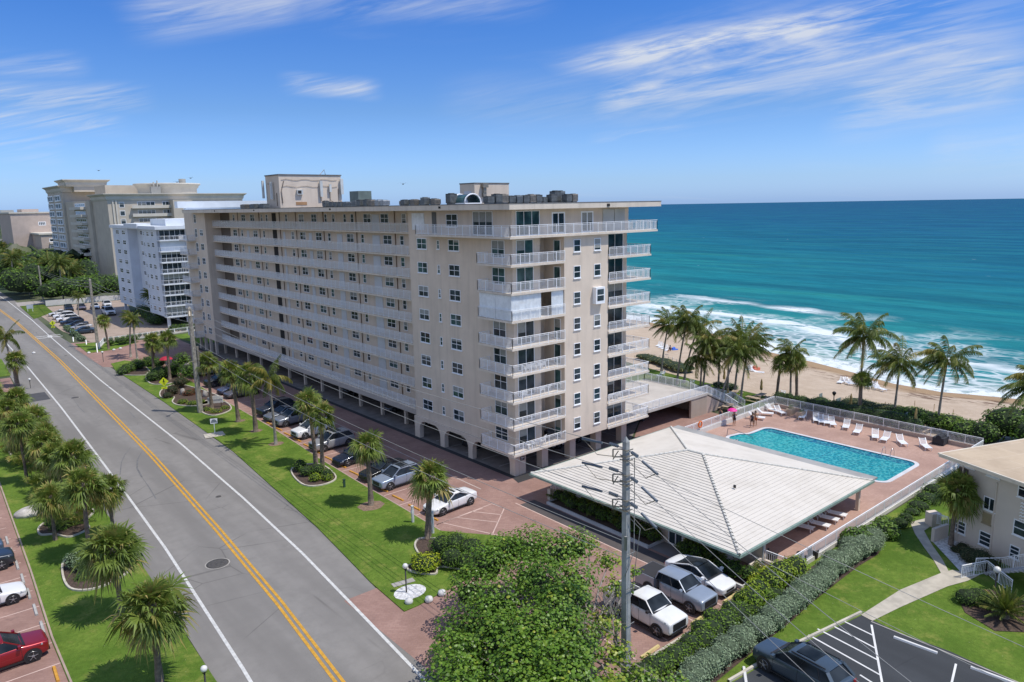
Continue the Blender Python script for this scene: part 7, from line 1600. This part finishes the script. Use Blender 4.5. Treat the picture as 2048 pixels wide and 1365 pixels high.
x, y = G(820, 1184, .08); sheet('gravel_oval', [(x+1.25*math.cos(a*.4), y+1.0*math.sin(a*.4)) for a in range(16)], .085, mat('white_shells', (0, 0, 0)))
x, y = G(803, 1163, .08); sheet('utility_lid', [(x-.9, y-.4), (x+.8, y-.7), (x+.9, y-.1), (x-.8, y+.2)], .09, CONC)
x, y = G(430, 869, .08); sheet('utility_pad', [(x-1.5, y-1.0), (x+.9, y-1.2), (x+1.2, y+.8), (x-1.1, y+1.0)], .085, PALE)
for px, py, lb in ((818, 1208, 'white ball stone nearest the road at the drive entrance'), (858, 1204, 'white ball stone in the middle at the drive entrance'), (884, 1191, 'white ball stone nearest the large tree'), (31, 755, 'white ball stone by the left driveway'), (68, 678+30, 'white ball stone near the far left driveway edge'), (228, 702, 'white ball stone left of the driveway island post'), (241, 699, 'white ball stone right of the driveway island post'), (178, 708, 'white ball stone at the road side of the driveway island')):
    x, y = G(px, py); o = tag((lambda b: (b.lathe([(.001, -.1), (.26, 0), (.31, .15), (.25, .33), (.001, .42)], (0, 0, 0), 12), b.build('ball_stone', mat('white_stone', (.66, .66, .64), .7, .1)))[1])(MB()), lb, 'stone'); o.location = (x, y, .03)
o = tag((lambda b: (b.lathe([(.001, -.1), (1.3, 0), (1.25, .35), (.8, .62), (.001, .7)], (0, 0, 0), 12), b.build('boulder', mat('pale_boulder', (.5, .47, .43), .9, .25, 1.5, .8, 3)))[1])(MB()), 'large pale boulder at the brick edge of the winding bed', 'boulder'); o.location = (*G(66, 1028), .03); o.scale = (1.2, .8, 1)
for px, py, lb in ((103, 1035, 'grey standing rock in the winding bed'), (366, 790, 'grey rock left of the red shrub'), (411, 795, 'grey rock right of the wooden pole')):
    o = tag((lambda b: (b.lathe([(.001, -.1), (.42, 0), (.38, .6), (.25, 1.05), (.001, 1.15)], (0, 0, 0), 7), b.build('standing_rock', mat('grey_rock', (.33, .31, .29), .95, .3, 2, .8, 4)))[1])(MB()), lb, 'rock'); o.location = (*G(px, py), .03); o.scale = (1, .8, .9)
# black lamp at the beach gate
x, y = G(1666, 825); th = thing('lantern_post', 'black lantern on a post at the beach gate', 'lamp post', (x, y, 0), None, 0, True); b = MB(); b.tube([(0, 0, 0), (0, 0, 2.3)], .06, 8); b.build('post', BLACK, th); b = MB(); b.lathe([(.1, 2.3), (.26, 2.6), (.3, 2.65), (.12, 2.85), (.001, 2.9)], (0, 0, 0), 8); b.build('lantern', BLACK, th)
x, y = G(1925, 1190); 
# bollard posts
for px, py, h, lb in ((826, 1046, 1.5, 'white wooden post on the lawn left of the white sedan'), (866, 1068, 1.9, 'white wooden post in front of the white sedan'), (689, 976, .8, 'short dark marker on the lawn by the long row')):
    x, y = G(px, py); o = tag((lambda b: (b.box(-.09, .09, -.09, .09, 0, h), b.box(-.12, .12, -.12, .12, h, h+.07), b.box(-.14, .1, -.1, .1, h*.55, h*.75), b.build('marker_post', mat('pale_post', (.6, .61, .6), .7) if h > 1 else mat('dark_green', (.03, .07, .05), .6)))[3])(MB()), lb, 'post'); o.location = (x, y, .05)
for px, py, lb in ((195, 706, 'white post on the driveway island'), (173, 690, 'short white bollard at the driveway island'), (147, 684, 'white bollard at the far lot entrance')):
    x, y = G(px, py); o = tag((lambda b: (b.tube([(0, 0, 0), (0, 0, 1.9 if px == 195 else 1.0)], .1, 8), b.build('bollard', WHITE))[1])(MB()), lb, 'bollard'); o.location = (x, y, .05)
# signs
SY = mat('sign_yellow', (.62, .72, .02), .5, .03)
def text(name, body, size, m_, parent, loc, rz, rx=90, al='CENTER'):
    cu = bpy.data.curves.new(name, 'FONT'); cu.body = body; cu.size = size; cu.align_x = al; cu.align_y = 'CENTER'; cu.extrude = .004
    o = bpy.data.objects.new(name, cu); me = None; dg = bpy.context.evaluated_depsgraph_get(); COL.objects.link(o); bpy.context.view_layer.update(); me = bpy.data.meshes.new_from_object(o.evaluated_get(bpy.context.evaluated_depsgraph_get())); COL.objects.unlink(o); bpy.data.objects.remove(o)
    me.materials.clear(); me.materials.append(m_); q = link(name, me, parent); q.location = loc; q.rotation_euler = (R(rx), 0, rz); return q
def pedsign(px, py, lb, s=1.0):
    x, y = G(px, py); th = thing('pedestrian_sign', lb, 'road sign', (x, y, .05), None, R(-8), True); b = MB(); b.box(-.035, .035, -.02, .02, 0, 3.1*s); b.build('post', mat('galvanised', (0, 0, 0)), th)
    h = 2.75*s; w_ = .72*s; b = MB(); poly_wall(b, 'y', -.05, -.025, [(0, h-w_), (w_, h), (0, h+w_), (-w_, h)]); b.build('diamond', SY, th)
    b = MB()
    for a, c, t_ in (((0, .25), (0, -.08), .14), ((0, -.08), (.16, -.42), .09), ((0, -.08), (-.16, -.42), .09), ((0, .18), (.2, -.02), .07), ((0, .18), (-.2, .0), .07)): b.bar((a[0]*s, -.06, h+a[1]*s), (c[0]*s, -.06, h+c[1]*s), t_*s, .014)
    b.add([(.0+.09*s*math.cos(R(q)), -.066, h+.36*s+.09*s*math.sin(R(q))) for q in range(0, 360, 36)], [tuple(range(10))]); b.build('walking_figure', BLACK, th)
    b = MB(); b.box(-.42*s, .42*s, -.05, -.03, h-1.2*s, h-.85*s); pq = b.build('plaque', SY, th); b = MB(); b.bar((.25*s, -.06, h-.92*s), (-.2*s, -.06, h-1.12*s), .07, .01); b.bar((-.24*s, -.06, h-1.14*s), (-.02*s, -.06, h-1.12*s), .05, .01); b.bar((-.24*s, -.06, h-1.14*s), (-.16*s, -.06, h-.95*s), .05, .01); b.build('arrow', BLACK, th)
pedsign(331, 798, 'yellow diamond pedestrian sign on the lawn before the dark shrub', .95); pedsign(108, 668, 'small yellow pedestrian sign far up the road at the crossing', .9)
x, y = G(432, 816); th = thing('entrance_sign', 'white entrance sign of the building with grey script letters in a planted bed', 'sign', (x, y, .06), None, R(-25), True)
b = MB(); [b.box(q-.06, q+.06, -.06, .06, 0, .8) for q in (-.75, .75)]; b.build('post', mat('brown_post', (.12, .08, .05), .8), th)
b = MB(); poly_wall(b, 'y', -.06, .06, [(-1.05, .65), (1.05, .65), (1.05, 1.5)]+[(.9*math.cos(R(a)), 1.5+.22*math.sin(R(a))) for a in range(0, 181, 20)]+[(-1.05, 1.5)]); b.build('board', mat('sign_cream', (.68, .66, .62), .6, .03), th)
text('lettering', 'La Rochelle', .40, mat('sign_letters', (.16, .16, .22), .7), th, (0, -.07, 1.12), 0)
x, y = G(430, 868); th = thing('small_sign', 'small white notice with a dark emblem on a post over the concrete pad', 'sign', (x, y, .06), None, R(-20), True); b = MB(); b.box(-.04, .04, -.03, .03, 0, 1.7); b.build('post', WHITE, th); b = MB(); b.box(-.42, .42, -.05, -.03, 1.3, 1.95); b.build('board', WHITE, th); b = MB(); b.box(-.34, .34, -.06, -.051, 1.42, 1.6); b.add([(.3*math.cos(R(a)), -.062, 1.62+.24*math.sin(R(a))) for a in range(0, 181, 20)], [tuple(range(10))]); b.build('emblem', mat('slate_mark', (.16, .19, .22), .7), th)
x, y = G(61, 624); th = thing('street_sign', 'pale sign board at the grass island far up the road', 'sign', (x, y, 0), None, R(-10), True); b = MB(); [b.box(q-.05, q+.05, -.03, .03, 0, 1.0) for q in (-.6, .6)]; b.build('post', WHITE, th); b = MB(); b.box(-.8, .8, -.05, .0, .9, 2.1); b.build('board', mat('board_blue', (.45, .5, .55), .6), th)

# walls and fences of the far lot
th = thing('boundary_wall', 'long white wall at the back of the far parking lot', 'wall', (0, 208, 0)); b = MB(); b.bar((-10, 208.3, .8), (22, 207.3, .8), .3, 1.6); b.build('wall', WWALL, th)
th = thing('garden_fence', 'long low white fence with square posts along the brick drive', 'fence', (0, 122, 0)); pf = [(-14.4, 115.4), (-12, 122.4), (0, 123.6), (9, 125.2)]
b = MB(); railing(b, pf, 0, 1.15, 2.9, .2, w=.16); b.build('railing', WHITE, th); b = MB()
for a, c in zip(pf, pf[1:]): b.bar((*a, .15), (*c, .15), .2, .3)
b.build('footing', WWALL, th)
fence('blue_fence', [(9, 125.2), (24, 121)], 'pale blue white fence at the end of the grass by the tower', z=0, h=1.5, pick=.3)

# poles and wires ------------------------------------------------------------
WIRE = mat('cable', (.30, .30, .29), .6); INS = mat('insulator', (.13, .16, .20), .4); PCON = mat('pole_concrete', (.34, .35, .34), .85, .18, 1.5, .4, 8)
def pole(x, y, h, wd, lb, m_, lean=0):
    th = thing('utility_pole', lb, 'utility pole', (x, y, 0), None, 0, True); b = MB()
    w0, w1 = wd, wd*.68; b.add([(sx_*w/2+ln, sy_*w/2, z) for z, w, ln in ((0, w0, 0), (h, w1, lean)) for sx_, sy_ in ((-1, -1), (1, -1), (1, 1), (-1, 1))], [(0, 1, 5, 4), (1, 2, 6, 5), (2, 3, 7, 6), (3, 0, 4, 7)])
    c = (lean, 0, h+.32); b.add([(sx_*w1/2+lean, sy_*w1/2, h) for sx_, sy_ in ((-1, -1), (1, -1), (1, 1), (-1, 1))]+[c], [(0, 1, 4), (1, 2, 4), (2, 3, 4), (3, 0, 4)]); b.build('shaft', m_, th); return th
def hgt(px, py, x, y):
    """height at which the vertical over (x, y) passes image row py"""
    lo, hi = 0, 60
    for _ in range(40):
        mid = (lo+hi)/2; d = Vector((x, y, mid))-CAM; yy = 682.5-F*d.dot(AU)/d.dot(AF)
        if yy > py: lo = mid
        else: hi = mid
    return lo
p0x, p0y = -15.9, -28.6
H0 = hgt(1240, 882, p0x, p0y)
P0 = pole(p0x, p0y, H0, .42, 'grey square concrete utility pole carrying three stacked line brackets', PCON, -.22)
P1x, P1y = G(401, 826); H1 = hgt(376, 617, P1x, P1y); P1_ = pole(P1x, P1y, H1, .62, 'weathered square utility pole among the palms by the entrance sign', mat('weathered_pole', (.30, .28, .24), .9, .3, 3, .5, 6), -.15)
P2x, P2y = G(196, 695); H2 = hgt(182, 560, P2x, P2y); P2_ = pole(P2x, P2y, H2, .55, 'plain utility pole standing on the driveway island', MC['weathered_pole'])
P3x, P3y = G(86, 600); P3_ = pole(P3x, P3y, hgt(72, 533, P3x, P3y), .5, 'right of the two distant utility poles', MC['weathered_pole']); P4x, P4y = G(71, 590); P4_ = pole(P4x, P4y, hgt(61, 534, P4x, P4y), .5, 'left of the two distant utility poles', MC['weathered_pole'])
def wire(a, c, sag, lb, r=.022, n=14):
    a, c = Vector(a), Vector(c); b = MB(); b.tube([a.lerp(c, i/n)-Vector((0, 0, 4*sag*(i/n)*(1-i/n))) for i in range(n+1)], r, 4, 0, False); o = b.build('overhead_wire', WIRE); return tag(o, lb, 'wire')
tops = []
SE_P = Vector((*G(1773, 1365, H0-2.6), H0-2.6)); SEX, SEY = p0x+3.2*(SE_P.x-p0x), p0y+3.2*(SE_P.y-p0y)
br_ = MB(); ins_ = MB()
for k, (pyA, nm) in enumerate(((905, 'top'), (955, 'middle'), (1005, 'lowest'))):
    z = hgt(1242, pyA-8, p0x, p0y); x0 = p0x-.17; a = Vector((x0, p0y, z)); nd = (Vector((P1x, P1y, 0))-Vector((x0, p0y, 0))).normalized(); sd2 = (Vector((SEX, SEY, 0))-Vector((x0, p0y, 0))).normalized(); left = Vector((-AR.x, -AR.y, 0)).normalized()
    for dz in (0, -.45): br_.bar(a+Vector((0, 0, dz))+left*.2, a+Vector((0, 0, dz))+left*.75, .06)
    br_.bar(a+left*.75, a+left*.75-Vector((0, 0, .45)), .06); br_.bar(a+left*.45-Vector((0, 0, .1)), a+left*.75-Vector((0, 0, .6)), .05)
    for rr_ in (0, -.35, -.6): br_.bar(a+Vector((-.25, -.25, rr_)), a+Vector((.25, -.25, rr_)), .05); br_.bar(a+Vector((-.25, -.25, rr_)), a+Vector((-.25, .25, rr_)), .05)
    # strain insulators either side
    for d in (nd, sd2):
        s0 = a+d*.35; ins_ = MB(); ins_.tube([s0, s0+d*.9-Vector((0, 0, .05))], .035, 6)
        for q in range(5): ins_.tube([s0+d*(.3+q*.14), s0+d*(.34+q*.14)], .10, 8)
        ins_.tube([s0+d*1.5-Vector((0, 0, .1)), s0+d*3.1-Vector((0, 0, .25))], .075, 8)
        ins_.v = [(x-p0x, y-p0y, z_) for x, y, z_ in ins_.v]; ins_.build('insulator', INS, P0)
        br_.tube([s0+d*3.0-Vector((0, 0, .25)), s0+d*1.9-Vector((0, 0, .9)), a-Vector((0, 0, .5))+left*.1], .025, 4)
    e1 = Vector((P1x, P1y, H1-.2-.8*k)); wire(a+nd*.3, e1, .9, f'{nm} overhead wire from the concrete pole to the pole by the entrance sign')
    e2 = Vector((SEX, SEY, z-1.0)); wire(a+sd2*.3, e2, 1.3, f'{nm} overhead wire from the concrete pole towards the lower right', .018)
br_.v = [(x-p0x, y-p0y, z) for x, y, z in br_.v]; 
br_.build('bracket', mat('galvanised', (0, 0, 0)), P0); 
b = MB(); zt = H0
b.tube([(.28, -.2, zt-1), (.33, -.2, zt-4), (.2, -.32, zt-6.5), (-.2, -.35, zt-7.2), (-.32, -.1, zt-8)], .025, 5); b.tube([(-.38, -.2, zt-5.5), (-.42, -.25, zt-6.3)], .09, 6); b.tube([(-.1, -.3, zt-4.5), (.5, -.5, zt-5.2), (.1, -.3, zt-9)], .02, 5)
for q in (3.4, 6.6, 8.8, 11): b.bar((-.36, -.3, zt-q), (.32, -.3, zt-q), .03)
b.build('cable', WIRE, P0)
for k, (za, ex, ey, ez) in enumerate(((H0-1.2, 2, -60, .5), (H0-2.8, -1, -52, .3))): wire((p0x-.1, p0y, za), (ex, ey, ez), .3, f'{("longer", "shorter")[k]} thin stay wire dropping from the concrete pole over the parked pickups', .018)
wire((P1x, P1y, H1-4.5), (p0x-.1, p0y, H0-6), 1.0, 'low wire between the entrance sign pole and the concrete pole', .022); wire((P1x, P1y, H1-5.5), (p0x-.1, p0y, H0-7), 1.4, 'lowest wire between the entrance sign pole and the concrete pole', .022)
for k in range(3): wire((P2x, P2y, H2-.3-.7*k), (P1x, P1y, H1-.4-.8*k), .7, f'{("upper", "middle", "lower")[k]} wire between the driveway pole and the entrance sign pole'); wire((P3x, P3y, H2-4.0-.5*k), (P2x, P2y, H2-.3-.6*k), .9, f'{("upper", "middle", "lower")[k]} wire between the distant poles and the driveway pole')
b = MB(); b.bar((0, 0, H1-2.2), (-.9, -.3, H1-2.2), .1); b.tube([(-.3, -.3, H1-1.0), (-.3, -.3, H1-.3)], .2, 8); b.tube([(.3, -.2, H1-1.6), (.3, -.2, H1-5)], .04, 5); b.box(.2, .45, -.4, -.1, H1-9, H1-5.3); b.build('fittings', mat('galvanised', (0, 0, 0)), P1_)
b = MB(); b.tube([(0, 0, H1*.5), (-1.0, -1.0, H1*.5+.2), (-1.6, -1.6, H1*.5+.1)], .05, 6); b.box(-1.9, -1.4, -1.9, -1.4, H1*.5, H1*.5+.12); b.build('lamp_arm', mat('galvanised', (0, 0, 0)), P1_)
b = MB(); b.bar((0, 0, H2*.9), (-1.3, -.6, H2*.9), .07); b.build('lamp_arm', mat('galvanised', (0, 0, 0)), P2_)

# ------------------------------------------------------------------ towers beyond
TWR = thing('white_tower', 'pale blue white apartment tower with dark glazed corner balconies', 'building', (12, 145, 0))
TS = stucco('tower_white_shaded', (.63, .68, .74), .05); TS2 = stucco('tower_white_sunlit', (.70, .74, .78), .05)  # blue shade of west walls and brighter south face painted as two tones
th_z = 23.6; f0 = 2.6; fh = (th_z-f0)/8
b = MB(); b.box(4.3, 24, 135.5, 148, f0, th_z); b.box(6.2, 24, 148, 161, f0, th_z); b.box(4.0, 24, 161, 177, f0, th_z); b.build('wall', TS, TWR)
b = MB(); b.box(11.0, 25, 133.6, 135.5, f0, th_z+.4); b.box(10.6, 11.0, 132.8, 135.5, 0, th_z+.9); b.build('south_wall', TS2, TWR)
b = MB(); b.box(3.4, 25, 133.0, 178, th_z, th_z+.8, 0); b.box(3.2, 6.5, 148, 161, th_z+.2, th_z+1.3, 0); b.box(7, 24, 137, 150, th_z+.8, th_z+2.4); b.box(14, 60, 150, 152.5, 28.6, 30.3); b.box(16, 58, 150.2, 152, 24, 28.6); b.build('roof', TS2, TWR)
for x in (4.5, 10.2): 
    for y in (134.0, 147, 162, 175): boxpart('column', TS2, TWR, (x, x+.6, y, y+.6, 0, f0))
for k in range(8):
    z = f0+k*fh
    for y in (138, 142): window(TWR, 'window', 'x', 4.3, y, y+2.1, z+.9, z+2.1, 2, 2, False, fr=.1)
    window(TWR, 'window', 'x', 4.3, 146, 146.9, z+1.0, z+2.0, 1, 2, False, fr=.08); window(TWR, 'window', 'x', 6.2, 152.5, 157.5, z+.9, z+2.0, 1, 2, False, fr=.1)
    for y in (163.5, 170): window(TWR, 'window', 'x', 4.0, y, y+3.2, z+.9, z+2.1, 2, 2, False, fr=.1)
    if k != 6: window(TWR, 'glazed_bay', 'y', 134.6, 4.6, 10.6, z+.1, z+fh-.12, 5, 1, False, fr=.1)
    else: boxpart('shutter', TS2, TWR, (4.6, 10.6, 134.5, 134.6, z+.1, z+fh-.1))
    b = MB(); b.box(4.2, 10.7, 133.2, 135.5, z-.1, z+.12); o = b.build('balcony', TS2, TWR)
    b = MB(); railing(b, [(4.3, 135.4), (4.3, 133.3), (10.6, 133.3)], z+.12, 1.0, 1.1, .3); b.build('railing', WHITE, o)
window(TWR, 'roof_screen', 'y', 133.5, 10.5, 16, th_z-.2, th_z+2.2, 5, 1, False, 2, .1)
TAN = thing('tan_tower', 'tall tan apartment tower with flared cornices and a round roof house', 'building', (45, 320, 0))
TA = stucco('tan_stucco_tower', (.56, .50, .41), .05); TA2 = stucco('tan_cornice', (.64, .60, .52), .05)
tz = 32.6
b = MB(); b.box(27.7, 84, 290, 318, 0, tz); b.box(26.5, 60, 318, 372, 0, tz+.5); b.box(25.5, 50, 372, 412, 0, 38); b.box(52, 60, 285, 291, 0, tz); b.build('wall', TA, TAN)
def cornice(x0, x1, y0, y1, z, h=2.8, ov=1.6):
    b = MB(); lv = [(0, 0), (.25*ov, .25*h), (.35*ov, .6*h), (.95*ov, .88*h), (ov, .9*h), (ov, h)]
    for (o0, z0), (o1, z1) in zip(lv, lv[1:]):
        A_ = [(x0-o0, y0-o0, z+z0), (x1+o0, y0-o0, z+z0), (x1+o0, y1+o0, z+z0), (x0-o0, y1+o0, z+z0)]; B_ = [(x0-o1, y0-o1, z+z1), (x1+o1, y0-o1, z+z1), (x1+o1, y1+o1, z+z1), (x0-o1, y1+o1, z+z1)]
        for i in range(4): b.face([A_[i], A_[(i+1) % 4], B_[(i+1) % 4], B_[i]])
    b.face([(x0-ov, y0-ov, z+h-.1), (x1+ov, y0-ov, z+h-.1), (x1+ov, y1+ov, z+h-.1), (x0-ov, y1+ov, z+h-.1)]); return b.build('cornice', TA2, TAN)
cornice(27.6, 84, 289.9, 318, tz); cornice(25.4, 50, 371.5, 412, 38, 3.2, 1.8); cornice(27, 44, 366, 384, 40.5, 3.4, 2)
for q in ((30, 44, 366, 384, 38, 42), (36, 58, 330, 352, tz, tz+7.5), (58, 74, 325, 345, tz, tz+7)): boxpart('roof_house', TA, TAN, q)
b = MB(); b.lathe([(12.5, 0), (12.5, 4.0), (13.2, 4.6), (13.4, 5.4), (14.2, 5.8), (14.2, 6.4), (.01, 6.5)], (58, 312, tz+1.2), 28); b.build('round_roof_house', TA2, TAN)
b = MB(); b.lathe([(1.6, 0), (1.6, 2.6), (.01, 2.7)], (66, 316, tz+7.4), 10); b.tube([(49, 300, tz+3), (49, 300, tz+8)], .3, 5); b.tube([(50.5, 300, tz+3), (50.5, 300, tz+8.6)], .3, 5); b.box(47.5, 51.5, 299, 301, tz+3, tz+6); b.build('roof_gear', mat('roof_gear', (.3, .3, .28), .7), TAN)
fhT = 3.45
for k in range(9):
    z = tz-2.9-k*fhT
    for x0, x1, c in ((39, 46, 4), (49, 53, 3), (60, 66, 5), (69, 71.5, 2), (76, 82, 4)):
        if z > 6: window(TAN, 'window', 'y', 290 if x0 < 51 or x0 > 60 else 290, x0, x1, z, z+2.3, c, 1, False, fr=.16, face=-1)
    if z > 2:
        window(TAN, 'window', 'y', 290, 32, 34, z, z+2.2, 1, 1, False, fr=.16)
        b = MB(); b.box(36.5, 54, 288.2, 290, z-.5, z-.2); b.box(36.5, 54, 288.2, 288.4, z-.2, z+.8); b.build('balcony', TA2, TAN) if k < 9 else None
        if k < 6: b = MB(); b.box(58, 84, 288.2, 290, z-.5, z+.7); b.build('balcony', TA2, TAN)
        b = MB(); b.box(24.2, 26.5, 326, 352, z-.5, z+.7); b.build('balcony', TA2, TAN); window(TAN, 'window', 'x', 26.5, 328, 350, z+.7, z+2.4, 5, 1, False, fr=.3)
    z = 38-4.4-k*3.9
    if z > 2:
        window(TAN, 'bay_window', 'x', 25.5, 376, 390, z, z+3.0, 2, 1, False, 2, fr=.5, dep=.6); window(TAN, 'bay_window', 'x', 25.5, 396, 410, z, z+3.0, 2, 1, False, 2, fr=.5, dep=.6)
b = MB()
for x in (29.4, 30.6): b.box(x, x+.5, 289.6, 290, 0, tz)
b.build('pilaster', TA2, TAN)
PKB = thing('pink_block', 'low pinkish apartment block with stepped roof left of the tan tower', 'building', (30, 500, 0)); PKM = stucco('pink_block_stucco', (.52, .43, .37), .05)
b = MB(); b.box(16, 52, 486, 540, 0, 28); b.box(26, 60, 455, 486, 0, 15.5); b.box(24, 33, 500, 520, 28, 30.6); b.build('wall', PKM, PKB)
b = MB(); b.box(15.4, 52, 485.4, 540, 28, 28.8); b.box(25, 60, 454.4, 486, 15.5, 16.4); b.build('roof', TA2, PKB)
for k in range(4): window(PKB, 'window_band', 'y', 486 if k == 0 else 455, 30, 34 if k == 0 else 52, (20.5, 11.2, 7.4, 3.6)[k], (22.8, 13.2, 9.4, 5.4)[k], 4, 1, False, fr=.35); 
for k in range(3): b = MB(); b.box(30, 56, 453.6, 455, (10, 6.2, 2.4)[k], (11, 7.2, 3.4)[k]); b.build('balcony', TA2, PKB)
for i, (x, w_, y, h, lb) in enumerate([(28, 60, 1500, 36, 'tiny pinkish hotel on the far horizon'), (92, 50, 1700, 35, 'tiny grey block right of the pinkish one on the horizon'), (-5, 60, 1900, 34, 'tiny block at the left end of the horizon'), (150, 60, 2100, 37, 'tiny pale block farther right on the horizon')]):
    o = thing('distant_building', lb, 'building', (x, y, 0)); boxpart('wall', stucco('far_wall_%d' % i, ((.55, .40, .34), (.4, .42, .45), (.45, .42, .40), (.55, .53, .48))[i], 0), o, (x, x+w_, y, y+30, 0, h)); b = MB(); [b.box(x+2, x+w_-2, y-1, y-.02, 6+k*5, 8+k*5) for k in range(5)]; b.build('window_rows', DARK, o)

# birds
for px, py, s, lb in ((806, 369, 1.0, 'dark seabird gliding left of the roof house above the roofline'), (354, 365, .7, 'small bird above the round roof house, lower one'), (381, 357, .7, 'small bird above the round roof house, upper one'), (197, 342, .6, 'tiny bird over the tan tower')):
    d = AF+AR*(px-1024)/F-AU*(py-682.5)/F; q = CAM+d*110; o = thing('bird', lb, 'bird', tuple(q), None, R(40), True); o.scale = (s, s, s)
    b = MB(); b.tube([(-.35, 0, 0), (-.1, 0, .02), (.2, 0, .03), (.38, 0, .04)], [.02, .09, .08, .02], 7)
    for sg in (-1, 1): b.face([(-.1, 0, .05), (.15, 0, .05), (.12, sg*.5, .22), (-.02, sg*.5, .22)]); b.face([(.12, sg*.5, .22), (-.02, sg*.5, .22), (-.22, sg*1.0, .12)])
    b.build('body', mat('bird_dark', (.05, .05, .05), .8), o)

for o in COL.objects:
    if '_o' in o: del o['_o']
